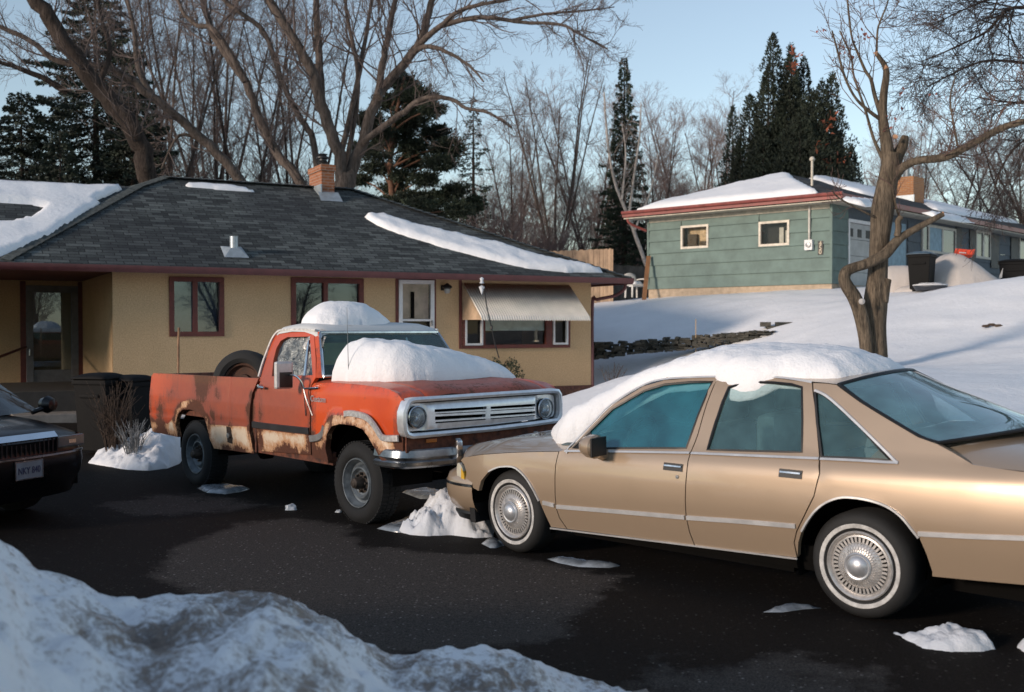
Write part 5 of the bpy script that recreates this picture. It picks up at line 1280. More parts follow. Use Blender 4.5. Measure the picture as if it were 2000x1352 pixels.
RW = arr([(1636, 751.5), (1680, 785.5), (1727, 814.5), (1793, 853.5), (1829, 866)])
Pw = span(smooth_pts(RW, 4), (-.11, -.36), (.05, .05), 2.2, 21, .012)
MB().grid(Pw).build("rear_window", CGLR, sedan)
ring_ = list(Pw[:, 0]) + list(Pw[-1, 1:-1]) + list(Pw[::-1, -1]) + list(Pw[0, 1:-1][::-1])
def lift(p, d=.004): return np.array(p) + np.array((-.3, 0, .95)) * d
ins = []
nr, nc = Pw.shape[:2]
bd = MB()
def band(A, B):
    for i in range(len(A) - 1): bd.add([lift(A[i]), lift(A[i + 1]), lift(B[i + 1]), lift(B[i])], [(0, 1, 2, 3)])
band(Pw[:, 0], Pw[:, 0] * .955 + Pw[:, nc // 2] * .045); band(Pw[:, -1], Pw[:, -1] * .955 + Pw[:, nc // 2] * .045)
band(Pw[0], Pw[0] * .55 + Pw[1] * .45); band(Pw[-1], Pw[-1] * .5 + Pw[-2] * .5)
bd.build("window_border", TRIMB, sedan)
MB().tube(ring_, .012, 5, closed=True).build("window_seal", TRIMB, sedan)
dx, dz_ = zip(*sorted(cp([(1751, 904.5), (1831, 900), (1900, 910.5), (2000, 920.6), (2090, 935), (2150, 944)])))
def dkz(x): return float(np.interp(x, dx, dz_))
P = []
for x in np.linspace(-3.0, -4.36, 24):
    zl = dkz(x); yl = cside(x, zl) - .003
    P.append([(x - .06 * (1 - w_ * w_), w_ * yl, zl + .135 * (1 - abs(w_) ** 3.6) * np.interp(-x, [3.0, 3.7, 4.3], [1.0, .8, .55])) for w_ in np.r_[-1, -.985, -.96, np.linspace(-.92, .92, 20), .96, .985, 1]])
P = np.array(P); MB().grid(P).build("boot_lid", GOLD, sedan, smooth=180)
tail = [[(x, y, z), (x - .03, y, z - .08), (x - .03, y, .75)] for x, y, z in P[-1]]
mt = MB().grid(np.array(tail))
qe = smooth_pts(cp([(2150, 944), (2160, 980), (2165, 1010), (2160, 1075), (2150, 1120)]), 3)
rows = []
for (x, z) in qe:
    zt = min(z, dkz(-4.36)); y0 = cside(x, z); rows.append([(x + (-4.39 - x) * math.sin(a), y0 - (y0 - .80) * (1 - math.cos(a)), z) for a in np.linspace(0, math.pi / 2, 6)])
mc_ = MB().grid(np.array(rows)); mt.add(mc_.v, mc_.f); mc_ = mirror(mc_); mt.add(mc_.v, mc_.f)
mt.build("tail_panel", GOLD, sedan)
for s in (1, -1): MB().box(-4.46, -4.42, s * .45 - .3, s * .45 + .3, .80, .95).build("tail_lamp", M("dark_red_lens", (.2, .015, .015), .2), sedan, smooth=0, bevel=.01)
# inside
GREYI = M("grey_teal_cloth", (.10, .13, .135), .85)
MB().box(-3.0, -.3, -.84, .84, .24, .40).build("floor_pan", DARK, sedan, smooth=0)
for s in (.42, -.42):
    b = MB().box(-1.80, -1.62, s - .30, s + .30, .45, 1.12).build("seat_back", GREYI, sedan, smooth=50, bevel=.07)
    MB().box(-1.82, -1.70, s - .16, s + .16, 1.14, 1.33).build("headrest", GREYI, b, smooth=50, bevel=.05)
    MB().box(-1.66, -1.1, s - .30, s + .30, .40, .60).build("seat", GREYI, sedan, smooth=50, bevel=.06)
MB().box(-2.98, -2.76, -.46, .46, .45, 1.10).build("rear_seat", GREYI, sedan, smooth=50, bevel=.08)
MB().box(-3.55, -2.9, -.72, .72, 1.02, 1.05).build("parcel_shelf", GREYI, sedan, smooth=0)
MB().box(-.70, -.42, -.82, .82, .70, .92).build("dashboard", GREYI, sedan, smooth=50, bevel=.06)
MB().tube([(-.92 - .06 * math.sin(a), .40 + .19 * math.cos(a), .93 + .18 * math.sin(a)) for a in tt], .013, 6, closed=True).build("steering_wheel", BLACK, sedan)
MB().box(-1.12, -1.09, -.1, .1, 1.30, 1.37).build("interior_mirror", TRIMB, sedan, smooth=0, bevel=.01)
# behind the panels, so that gaps and arches read dark
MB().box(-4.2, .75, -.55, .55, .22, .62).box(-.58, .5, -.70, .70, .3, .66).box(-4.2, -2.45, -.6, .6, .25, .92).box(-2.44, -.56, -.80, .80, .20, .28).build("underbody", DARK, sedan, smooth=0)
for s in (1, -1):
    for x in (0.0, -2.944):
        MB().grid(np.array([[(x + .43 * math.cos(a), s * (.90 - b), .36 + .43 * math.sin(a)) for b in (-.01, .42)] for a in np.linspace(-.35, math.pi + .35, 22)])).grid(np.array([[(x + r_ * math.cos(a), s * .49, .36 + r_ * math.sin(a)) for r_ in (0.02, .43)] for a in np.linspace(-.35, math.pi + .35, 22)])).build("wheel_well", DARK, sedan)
MB().box(-4.2, -3.4, .60, .62, .2, .5).build("splash_apron", DARK, sedan, smooth=0)
MB().prism([(.40, .20), (.46, .20), (.47, .36), (.41, .36)], lambda a, b: (a, .93, b), lambda a, b: (a, .70, b)).build("mud_flap", TRIMB, sedan, smooth=0)
WW = M("white_sidewall", (.62, .60, .57), .6, var=.3, vs=20)
HUBC = M("satin_wheel_cover", (.62, .59, .56), .38, .55, .15, 30); HUBC2 = M("satin_cap", (.60, .61, .63), .38, .6)
def car_wheel(x, z, s, steer=0.):
    o = empty("wheel", (x, s * .895, z), (0, 0, steer)); o.parent = sedan
    r = .338
    MB().lathe([(.205, .03), (.215, .004), (.235, -.012), (.27, -.018), (.30, -.012), (.322, .008), (r, .04), (r, .19), (.32, .21), (.22, .21)], 56, (0, 0, 0), 'y', -s).build("tyre", BLACK, o)
    MB().lathe([(.2365, -.0135), (.238, -.0165), (.262, -.0205), (.2645, -.0185)], 56, (0, 0, 0), 'y', -s).build("whitewall", WW, o)
    w_ = MB().lathe([(.218, .012), (.217, -.012), (.209, -.02), (.198, -.012), (.190, .004), (.180, .0), (.176, .006)], 56, (0, 0, 0), 'y', -s)
    w_.lathe([(.146, .002), (.128, -.016), (.100, -.026), (.086, -.03)], 56, (0, 0, 0), 'y', -s)
    n = 40
    for k in range(n):                                     # the radial fins between the slots
        t0 = 2 * math.pi * k / n; d0 = 2 * math.pi / n * .30; V = []
        for rr, aa in ((.144, .0), (.178, .001)):
            for t in (t0 - d0 * (.85 if rr > .15 else 1.05), t0 + d0 * (.85 if rr > .15 else 1.05)):
                for b in (0, .02): V.append((rr * math.cos(t), -s * (aa + b - .003), rr * math.sin(t)))
        w_.add(V, [(0, 2, 6, 4), (0, 4, 5, 1), (2, 3, 7, 6), (1, 5, 7, 3)])
    for k in range(n):                                     # crossing wires
        for sg in (1, -1):
            t0 = 2 * math.pi * k / n; pts = []
            for j in range(5):
                f = j / 4; rr = .088 + .056 * f; t = t0 + sg * .24 * (f - .5); pts.append((rr * math.cos(t), -s * (-.0285 + .029 * f ** 1.6 - .003), rr * math.sin(t)))
            w_.tube(pts, .0022, 4, cap=False)
    w_.build("wheel_cover", HUBC, o, smooth=30)
    MB().lathe([(.182, .02), (.0, .02)], 30, (0, 0, 0), 'y', -s).build("wheel_dish", DARK, o)
    MB().lathe([(.086, -.024), (.088, -.036), (.080, -.043), (.070, -.040), (.066, -.046), (.05, -.062), (.02, -.071), (0, -.072)], 36, (0, 0, 0), 'y', -s).build("centre_cap", HUBC2, o, smooth=50)
car_wheel(0, .335, 1, -.10); car_wheel(-2.944, .337, 1); car_wheel(0, .335, -1, -.10); car_wheel(-2.944, .337, -1)

# snow on the sedan: over the windscreen and roof, drooping at the near side
def rl(L, f=cside): return [tuple(CF.side(*q, f)[:2]) for q in L]
def roofz(u, v):
    """what the snow lies on: windscreen, then roof, then the fall of the sides"""
    c = float(np.interp(-u, [-.30, .05, .35, .55, .75, 1.05, 1.3, 1.7, 2.2, 2.6, 2.8], [.875, .92, .945, 1.02, 1.14, 1.32, 1.44, 1.50, 1.515, 1.50, 1.47]))
    lim = float(np.interp(-u, [-.3, .4, .9, 1.3, 1.8, 2.6], [.9, .86, .70, .60, .585, .60]))
    a = abs(v) / lim
    return c - .05 * min(1, a) ** 2.6 - max(0, a - 1) * lim * 1.2
SP = [(.16, .25), (-.02, .45), (-.20, .64), (-.36, .77), (-.46, .775), (-.62, .735), (-.80, .665), (-1.0, .60), (-1.25, .575), (-1.5, .60), (-1.70, .595), (-1.77, .635), (-1.87, .655), (-1.97, .665), (-2.08, .655), (-2.17, .63), (-2.25, .595), (-2.34, .585), (-2.48, .575), (-2.64, .52), (-2.72, .35), (-2.76, .1), (-2.78, -.2), (-2.72, -.5), (-2.4, -.58), (-1.8, -.58), (-1.2, -.62), (-.8, -.72), (-.3, -.82), (.05, -.8), (.24, -.5), (.28, 0)]
def snowH(u, v): return float(np.interp(-u, [-.35, 0, .2, .4, .6, .8, 1.2, 1.6, 2.0, 2.4, 2.6, 2.8], [.08, .11, .17, .25, .25, .22, .175, .165, .145, .11, .08, .04])) * (1.0 - .10 * abs(v))
heap("snow_cover", SP, roofz, snowH, .17, "thick snow over the tan sedan's windscreen and roof, drooping over the rear door", step=.035, lump=.032, ls=2.8, F=CF, seed=31, drop=.05)
# ------------------------------------------------------------------ the black car at the left edge
_b = at(42, 917, 9.8)
BF = Frame(_b[0], _b[1], R(-21.2))
BLK = M("black_car_paint", (.005, .005, .006), .3, 0, .3, 3, coat=.25, spec=.3)
blackcar = root("black_car", BF, "black car nosing in at the left edge, before the yellow house's entry", "car")
def bhz(x, y): return float(np.interp(-x, [0, .05, .2, .6, 1.2], [.80, .855, .895, .965, 1.02])) - .07 * abs(y / .86) ** 3
P = np.array([[(x - .10 * abs(y / .86) ** 3 * max(0, 1 + x), y, bhz(x, y)) for y in np.linspace(-.86, .86, 21)] for x in np.r_[0.02, 0, -.03, -.08, np.linspace(-.15, -1.2, 12)]])
MB().grid(P).build("hood", BLK, blackcar, smooth=180)
bpl = smooth_pts([(-4.0, .87), (-1.4, .885), (-.5, .88), (-.15, .86), (-.02, .74), (.05, .45), (.07, 0), (.05, -.45), (-.02, -.74), (-.15, -.86), (-.5, -.88), (-1.4, -.885), (-4.0, -.87)], 5)
def loft(plan, prof):
    vs = []; m = len(prof)
    for i, p in enumerate(plan):
        d = plan[min(i + 1, len(plan) - 1)] - plan[max(i - 1, 0)]; d /= np.hypot(*d) + 1e-9; nn = np.array([d[1], -d[0]]) * -1
        for o, z in prof: q = np.array(p) + nn * o; vs.append((q[0], q[1], z))
    return MB().add(vs, [(i * m + k, i * m + k + 1, (i + 1) * m + k + 1, (i + 1) * m + k) for i in range(len(plan) - 1) for k in range(m - 1)])
loft(bpl, [(-.02, .80), (-.01, .78), (-.03, .70), (-.02, .655), (.0, .65), (.01, .56), (-.01, .44), (-.05, .36), (-.10, .24)]).build("body", BLK, blackcar, smooth=40)
loft(bpl[4:-4], [(.0, .655), (.012, .652), (.012, .634), (.0, .630)]).build("bumper_moulding", CHROME, blackcar, smooth=30)
gy = lambda px, py: BF.px(px, py, .05)[1]
MB().grid(np.array([[(.062 - .05 * abs(y) ** 3 - (z - .805) * .9, y, z) for z in (.805, .815, .85, .855)] for y in np.linspace(-.385, .385, 10)])).build("grille_strip", M("bright_blue_chrome", (.75, .8, .85), .15, 1., .05), blackcar, smooth=0, solid=.02)
gr_ = MB()
for y in np.linspace(-.38, .38, 15): gr_.box(.03, .055, y - .006, y + .006, .665, .805)
gr_.build("grille", M("dark_grille_bars", (.035, .035, .038), .4, .6), blackcar, smooth=0)
for s in (1, -1):
    l = MB().box(-.03, .045, min(s * .40, s * .74), max(s * .40, s * .74), .69, .80).build("headlight", M("dim_lamp", (.12, .12, .12), .15, coat=.7), blackcar, smooth=0, bevel=.015)
    MB().box(.044, .05, s * .58 - .05, s * .58 + .04, .725, .76).build("reflector", CHROME, l, smooth=0)
pl_ = MB().box(.085, .093, -.155, .155, .46, .615).build("licence_plate", M("plate_white", (.20, .22, .25), .5), blackcar, smooth=0, bevel=.004)
text("plate_number", "NKY 840", .088, M("plate_navy", (.02, .025, .08), .5), pl_, (.0945, 0, .53), (R(90), 0, R(90)), .002, sx=.78)
frame_ = MB()
frame_.box(.084, .097, -.162, .162, .452, .462).box(.084, .097, -.162, .162, .613, .622).box(.084, .097, -.162, -.153, .462, .613).box(.084, .097, .153, .162, .462, .613)
frame_.build("plate_frame", CHROME, pl_, smooth=0)
def bws(u, v): y = u * (.80 - .17 * v); return (-.60 - .62 * v + .16 * (1 - u * u), y, 1.0 + .42 * v)
MB().grid(np.array([[bws(u, v) for v in np.linspace(0, 1, 6)] for u in np.linspace(-1, 1, 11)])).build("windscreen", glass("dim_windscreen", (.3, .38, .42), .05, (.08, .1, .1), ior=1.6), blackcar)
MB().grid(np.array([[(x, y, z - .06 * abs(y / .63) ** 3) for y in np.linspace(-.64, .64, 9)] for x, z in ((-1.32, 1.39), (-1.8, 1.44), (-2.8, 1.42), (-3.3, 1.34))])).build("roof", BLK, blackcar)
side_ = MB()
for s in (1, -1):
    side_.grid(np.array([[(x, s * (.80 - .17 * t + .0), 1.0 + (zt - 1.0) * t) for t in (0, .5, 1)] for x, zt in ((-.74, .99), (-1.34, 1.35), (-2.2, 1.37), (-3.3, 1.30), (-3.8, 1.0))]))
side_.build("side_window", TRIMB, blackcar)
MB().grid(np.array([[(x, y, 1.0) for y in (-.87, 0, .87)] for x in (-3.8, -4.0, -4.3)])).build("boot_lid", BLK, blackcar)
MB().box(-4.0, -.1, -.8, .8, .3, .78).box(-4.0, -1.0, -.82, .82, .78, .99).build("underbody", DARK, blackcar, smooth=0)
for s in (1, -1):
    MB().lathe([(0, -.07), (.07, -.06), (.09, 0), (.06, .07), (0, .08)], 12, (-.62, s * .95, 1.05), 'x').tube([(-.62, s * .90, 1.02), (-.66, s * .78, .98)], .025, 6).build("door_mirror", BLK, blackcar)
    for x in (-.85, -3.5):
        o = empty("wheel", (x, s * .86, .32)); o.parent = blackcar
        MB().lathe([(.0, .03), (.2, .03), (.21, 0), (.28, -.01), (.32, .02), (.32, .18), (.2, .2)], 28, (0, 0, 0), 'y', -s).build("tyre", BLACK, o)
        MB().lathe([(.2, .01), (.15, .03), (.06, .0), (0, -.01)], 20, (0, 0, 0), 'y', -s).build("rim", STEEL, o)

# ------------------------------------------------------------------ small things on the ground
def bin_(loc, rz, label, w_=.5, d=.55, h=1.02, bodym=None, group=None, lidm=None):
    o = empty("wheeled_bin", loc, (0, 0, rz), label, "bin", group); m_ = MB(); t = .82
    V = [(-w_ / 2 * t, -d / 2 * t, .05), (w_ / 2 * t, -d / 2 * t, .05), (w_ / 2 * t, d / 2 * t, .05), (-w_ / 2 * t, d / 2 * t, .05), (-w_ / 2, -d / 2, h), (w_ / 2, -d / 2, h), (w_ / 2, d / 2, h), (-w_ / 2, d / 2, h)]
    m_.add(V, [(0, 3, 2, 1), (4, 5, 6, 7), (0, 1, 5, 4), (1, 2, 6, 5), (2, 3, 7, 6), (3, 0, 4, 7)]).box(-w_ / 2 - .02, w_ / 2 + .02, -d / 2 - .02, d / 2 + .02, h - .09, h - .02).box(-w_ * .3, w_ * .3, -d / 2 - .015, -d / 2 + .03, h - .28, h - .22)
    pm = bodym or M("black_bin_plastic", (.006, .006, .0065), .7, spec=.15)
    m_.build("bin_body", pm, o, smooth=0, bevel=.018)
    MB().grid(np.array([[(x, y, h + .005 + .075 * (1 - (x / (w_ / 2 + .03)) ** 4) * (1 - (y / (d / 2 + .04)) ** 4)) for y in np.linspace(-d / 2 - .04, d / 2 + .04, 9)] for x in np.linspace(-w_ / 2 - .03, w_ / 2 + .03, 9)])).box(-w_ * .4, w_ * .4, d / 2 + .02, d / 2 + .10, h - .02, h + .03).build("lid", lidm or pm, o, smooth=40, solid=.015)
    for s in (-1, 1): MB().lathe([(0, -.03), (.10, -.03), (.11, 0), (.10, .03), (0, .03)], 16, (s * w_ * .46, d / 2 * .8, .11), 'x').build("wheel", BLACK, o)
    return o
q = at(197, 800, 15.7); bin_((q[0], q[1], 0.0), R(-14), "left of two tall black wheeled bins behind the dead twigs, nearer the entry", .52, .55, 1.10, group="bins by the yellow house")
q = at(257, 800, 15.9); bin_((q[0], q[1], 0.0), R(-22), "right of two tall black wheeled bins behind the dead twigs, nearest the pickup tail", .50, .55, 1.06, group="bins by the yellow house")
rnd_ = random.Random(5)
TWIG = M("dead_twig", (.075, .050, .036), .9, var=.5, vs=20)
def shrub(name, loc, label, n=40, h=.8, spread=.35, r=.005, seed=1, mat=None, cat="shrub", br=3, lean=0):
    rg = random.Random(seed); m_ = MB()
    for i in range(n):
        a = rg.uniform(0, 2 * math.pi); s = rg.uniform(.1, 1) * spread; b = (.25 * s * math.cos(a), .25 * s * math.sin(a), -.05); H = h * rg.uniform(.55, 1.0)
        e = (s * math.cos(a) + lean * H, s * math.sin(a), H); mid = (e[0] * .45 + rg.uniform(-.05, .05), e[1] * .45 + rg.uniform(-.05, .05), H * .55)
        pts = smooth_pts([b, mid, e], 4); m_.tube(pts, list(np.linspace(r, r * .35, len(pts))), 4, cap=False)
        for k in range(br):
            f = rg.uniform(.35, .9); p = pts[int(f * (len(pts) - 1))]; q = p + np.array((rg.uniform(-1, 1), rg.uniform(-1, 1), rg.uniform(.3, 1.2))) * h * .16
            m_.tube([p, (p + q) / 2 + np.array((rg.uniform(-.02, .02),) * 3), q], [r * .5, r * .4, r * .25], 3, cap=False)
    o = empty(name, loc, label=label, cat=cat); m_.build("stems", mat or TWIG, o); return o
q = at(225, 880, 14.7); shrub("dead_shrub", (q[0], q[1], 0), "dense dead bramble of thin dark twigs standing in front of the two black bins", 90, 1.12, .42, .006, 3)
q = at(262, 870, 14.3); shrub("dead_shrub", (q[0], q[1], 0.02), "low frosted dead twigs at the back of the snow pile beside the pickup tail", 60, .62, .30, .0055, 8, M("frosted_twig", (.26, .27, .28), .8, var=.7, vs=30))
q = at(1196, 750, 24.5); shrub("bare_shrub", (q[0], q[1], gz(q[0], q[1])), "bare upright shrub sticking out of the snow beside the right corner of the yellow house", 13, .85, .42, .009, 12, br=5)
q = at(1142, 762, 25.6); shrub("dry_weeds", (q[0], q[1], gz(q[0], q[1])), "dry brown weeds along the brick base at the right corner of the yellow house", 60, .34, .75, .006, 15, M("dry_weed", (.14, .08, .045), .9), "weeds", 1)
# evergreen shrub at the wall
def leafy(name, loc, label, rx, rz_, n, col, seed, cat="shrub", size=.06):
    rg = np.random.default_rng(seed); o = empty(name, loc, label=label, cat=cat)
    d = rg.normal(size=(n, 3)); d /= np.linalg.norm(d, axis=1)[:, None]; rr = rg.uniform(.45, 1, n) ** .5
    c = d * rr[:, None] * np.array((rx, rx, rz_)) * (1 + .25 * np.sin(d[:, :1] * 7 + d[:, 2:] * 5)) + np.array((0, 0, rz_ * .95))
    quads(c, rg, size, d * .6 + rg.normal(size=(n, 3)) * .5).build("foliage", M(name + "_leaf", col, .7, var=.5, vs=12), o, smooth=0, fix=False)
    MB().tube([(0, 0, -.1), (0, 0, rz_)], [.05, .03], 6).build("stem", TWIG, o); return o
def quads(c, rg, size, axis_, asp=.45):
    """leaf-sized faces at points c, each along its own axis"""
    n = len(c); a = axis_ / (np.linalg.norm(axis_, axis=1)[:, None] + 1e-9); b = np.cross(a, rg.normal(size=(n, 3))); b /= np.linalg.norm(b, axis=1)[:, None] + 1e-9
    s = (size * rg.uniform(.6, 1.4, n))[:, None]
    V = np.stack([c - b * s * asp * .35, c + a * s * .5 - b * s * asp * .5, c + a * s, c + a * s * .5 + b * s * asp * .5], 1).reshape(-1, 3)
    m_ = MB(); m_.v = [tuple(x) for x in V.tolist()]; m_.f = [(4 * i, 4 * i + 1, 4 * i + 2, 4 * i + 3) for i in range(n)]; return m_
q = HF.wor(hw(982, 720, -.75)); leafy("evergreen_shrub", (q[0], q[1], gz(q[0], q[1])), "small dark evergreen shrub under the yellow house's wide window, behind the pickup hood", .40, .52, 2600, (.02, .035, .015), 4)

# snow piles and ice on the drive
def az_(L): return [tuple(atz(x, y, 0)[:2]) for x, y in L]
f_ = az_([(168, 905), (200, 910), (240, 917), (290, 919), (330, 914), (352, 905), (360, 893)])
heap("snow_pile", f_ + [(-4.1, 15.4), (-4.7, 16.0), (-5.5, 15.8), (-5.9, 15.2)], .0, lambda u, v: .10 + .42 * math.exp(-(((u + 4.75) / .55) ** 2 + ((v - 15.0) / .6) ** 2)), .35, "bluish shaded snow pile behind the pickup's rear wheel, in front of the dead twigs", mat=CRUST, step=.03, lump=.09, ls=5.0, seed=41)
f_ = az_([(778, 1040), (800, 1046), (835, 1048), (880, 1046), (930, 1052), (966, 1050), (968, 1030)])
heap("snow_pile", f_ + [(.0, 10.0), (-.3, 10.5), (-.7, 10.4), (-.98, 10.0)], .01, lambda u, v: .07 + .19 * math.exp(-(((u + .60) / .20) ** 2 + ((v - 9.85) / .30) ** 2)) + .13 * math.exp(-(((u + .35) / .30) ** 2 + ((v - 9.7) / .25) ** 2)), .16, "chunky white snow pile on the asphalt between the pickup's front wheel and the sedan's nose", mat=CRUST, step=.02, lump=.10, ls=8.5, seed=42)
ICE = M("grey_ice", (.30, .33, .36), .25, 0, .4, 9, bmp=.3, bs=25, coat=.5)
def ice(L, label, h=.025, seed=0, nm="ice_patch", cat="ice"): heap(nm, az_(L), .012, h, .08, label, cat, ICE, .05, .012, 6, seed=seed, drop=.012)
ice([(735, 1033), (765, 1024), (800, 1010), (850, 990), (870, 1000), (850, 1030), (810, 1042), (770, 1040)], "flat grey ice sheet left of the white snow pile by the pickup's front wheel", seed=51)
ice([(385, 953), (415, 950), (450, 950), (488, 955), (470, 960), (440, 965), (405, 962)], "thin pale ice patch on the asphalt under the pickup between its wheels", seed=52)
ice([(940, 1062), (955, 1052), (978, 1054), (985, 1066), (962, 1073)], "small blue ice patch touching the sedan's front tyre", .02, 53)
ice([(1068, 1092), (1100, 1090), (1160, 1098), (1222, 1104), (1190, 1110), (1130, 1108), (1090, 1100)], "dull slush streak on the asphalt beside the tan sedan's front door", .012, 54)
ice([(1490, 1196), (1520, 1184), (1560, 1180), (1604, 1188), (1570, 1190), (1530, 1196)], "faint slush crescent left of the sedan's rear tyre", .012, 55)
ice([(785, 962), (830, 955), (880, 962), (870, 975), (820, 975)], "grey ice under the pickup's front bumper", .02, 56)
CHUNK = M("clear_ice_chunk", (.62, .66, .70), .2, 0, .3, 20, bmp=.4, bs=30, coat=.6)
def chunk(px, py, s, label, seed):
    rg = random.Random(seed); q = atz(px, py, 0); m = bpy.data.meshes.new("ice_chunk"); bm = bmesh.new(); bmesh.ops.create_icosphere(bm, subdivisions=3, radius=1)
    for v in bm.verts:
        k = 1 + .35 * mnoise.noise(v.co * 1.4 + Vector((seed, 0, 0))); v.co = Vector((v.co.x * s * k, v.co.y * s * .7 * k, max(-.3, v.co.z) * s * .75 * k + s * .2))
    bm.to_mesh(m); bm.free(); o = bpy.data.objects.new("ice_chunk", m); m.materials.append(CHUNK); link(o); o.location = (q[0], q[1], .0); tag(o, label, "ice chunk")
chunk(568, 996, .065, "lone pale ice chunk on the wet asphalt left of the pickup's front wheel", 3)
chunk(661, 1001, .03, "tiny ice chip at the foot of the pickup's front tyre", 5)
heap("snow_lump", az_([(1728, 1232), (1760, 1236), (1800, 1240), (1850, 1234), (1900, 1244), (1935, 1258), (1950, 1268), (1920, 1274), (1860, 1275), (1800, 1268), (1760, 1248)]), .0, lambda u, v: .02 + .055 * math.exp(-((u - 2.62) / .22) ** 2), .09, "low crusty snow lump on the dark asphalt in front of the sedan's rear tyre", mat=CRUST, step=.02, lump=.03, ls=10, seed=61)
heap("snow_lump", az_([(1978, 1262), (2000, 1252), (2040, 1250), (2090, 1262), (2040, 1282), (1995, 1276)]), .0, .05, .09, "small snow lump cut by the right edge, beside the crusty one", mat=CRUST, step=.03, lump=.03, ls=9, seed=62)

# dry stone wall on the slope
m_ = MB(); rg = random.Random(9)
bot = [(1148, 702, 29.4), (1240, 690, 28.9), (1330, 684, 28.4), (1420, 668, 27.9), (1505, 656, 27.3)]; top = [(1148, 670, 29.6), (1240, 665, 29.1), (1330, 656, 28.6), (1420, 651, 28.1), (1505, 642, 27.5)]
def lerp_(L, t): x = np.interp(t, np.linspace(0, 1, len(L)), [q[0] for q in L]); return at(x, np.interp(x, [q[0] for q in L], [q[1] for q in L]), np.interp(x, [q[0] for q in L], [q[2] for q in L]))
for r_ in range(6):
    t = rg.uniform(-.03, .0)
    while t < 1.0:
        L = rg.uniform(.014, .046); a, b = lerp_(bot, min(1, max(0, t))), lerp_(top, min(1, max(0, t)))
        c = a + (b - a) * ((r_ + .5) / 6) + np.array((0, -.42, .0)); s = .5 * L * 5.9; hgt = (b[2] - a[2]) / 6 * rg.uniform(.46, .66)
        if rg.random() > (.03 + .5 * (t > .9) + .3 * (r_ == 5)):
            n0 = len(m_.v); m_.box(-s * .93, s * .93, -.22, .2, -hgt, hgt); an = -.22 + rg.uniform(-.12, .12); ti = rg.uniform(-.05, .05); dy = rg.uniform(-.08, .08)
            for i in range(n0, len(m_.v)):
                x, y, z = m_.v[i]; x += rg.uniform(-.02, .02); z += rg.uniform(-.015, .015); y += rg.uniform(-.03, .03)
                z += x * ti; m_.v[i] = (c[0] + x * math.cos(an) - y * math.sin(an), c[1] + dy + x * math.sin(an) + y * math.cos(an), c[2] + z)
        t += L
for (px_, py_, s) in ((1520, 646, .18), (1532, 633, .22), (1508, 640, .15), (1495, 633, .12)):
    c = at(px_, py_, 27.6); m_.box(c[0] - s, c[0] + s, c[1] - .1, c[1] + .1, c[2] - .07, c[2] + .05)
STONE = M("dark_field_stone", (.075, .068, .055), .9, var=.65, vs=3.5, bmp=.6, bs=18, second=(.022, .024, .02))
tag(m_.build("stone_wall", STONE, smooth=0, bevel=.02), "low dry stone wall of dark flat stones across the slope, right of the yellow house", "stone wall")
q = at(1359, 650, 27.8); tag(MB().tube([(q[0], q[1], q[2] - .5), (q[0], q[1], q[2] + .35)], .012, 5).build("marker_stake", M("pale_wood", (.45, .33, .2), .8)), "thin pale stake standing against the stone wall", "stake")
q = at(1938, 632, 22.6); m_ = MB()
for dx_, dy_, dz2 in ((-.14, 0, .02), (.0, .03, .05), (.11, -.03, .03)): m_.lathe([(0, -.09), (.03, -.05), (.035, .04), (0, .1)], 6, (dx_, dy_, dz2), 'x')
tag(m_.build("fallen_branch", TWIG, loc=(q[0], q[1], gz(q[0], q[1]) + .01)), "short dark piece of branch lying alone on the open snow", "branch")

# around the green house
q = at(1800, 566, 29.2); zg = at(1800, 568, 29.2)[2] - .02
bin_((q[0], q[1], zg), R(-35), "tall black wheeled bin with a blue lid, in the snow before the green house", .60, .66, 1.0, lidm=M("blue_grey_lid", (.05, .085, .12), .4), bodym=M("black_bin_shell", (.006, .006, .006), .7, spec=.15))
q = at(1817, 561, 28.6); o = empty("storage_tub", (q[0], q[1], at(1817, 568, 28.6)[2]), (0, 0, R(-14)), "low dark tub with a white rim at the foot of the blue lidded bin", "tub")
MB().lathe([(.0, .0), (.36, .0), (.43, .1), (.42, .14), (.0, .14)], 24, (0, 0, 0), 'z').build("tub_body", M("dark_tub", (.03, .035, .045), .5), o); MB().lathe([(.43, .13), (.45, .145), (.43, .165), (.40, .15)], 24, (0, 0, 0), 'z').build("rim", WHITEP, o)
MB().lathe([(.40, .15), (.30, .175), (.0, .185)], 20, (0, 0, 0), 'z').build("lid", M("slate_lid", (.10, .11, .125), .4), o)
MB().lathe([(.31, .182), (.28, .20), (.25, .19)], 20, (0, 0, 0), 'z').build("lid_ring", WHITEP, o)
SHADED_SNOW = snow_mat("shade_tinted_snow", 0, (.50, .46, .43))  # dull base colour carries the shade on the mounds' near faces
c1 = at(1868, 560, 30.2); zb2 = at(1868, 556, 30.2)[2] - .15
def ell(c, rx, ry, n=28, wob=.08, sd=1): return [(c[0] + rx * math.cos(t) * (1 + wob * math.sin(3 * t + sd)), c[1] + ry * math.sin(t) * (1 + wob * math.sin(2 * t + sd))) for t in np.linspace(0, 2 * math.pi, n, endpoint=False)]
zpk = at(1855, 496, 30.2)[2]
heap("snow_mound", ell((c1[0] + .15, c1[1]), 1.95, 1.0), zb2, lambda u, v: (zpk - zb2) * max(.18, math.exp(-((u - c1[0] + .22) / (.72 if u < c1[0] - .2 else 1.15)) ** 2)), .75, "tall smooth shade-tinted snow mound behind the blue lidded bin, with an orange sled on it", mat=SHADED_SNOW, step=.09, lump=.04, ls=1.2, seed=71, drop=.1)
c2_ = at(1756, 560, 31.0); z2 = at(1756, 562, 31.0)[2] - .1
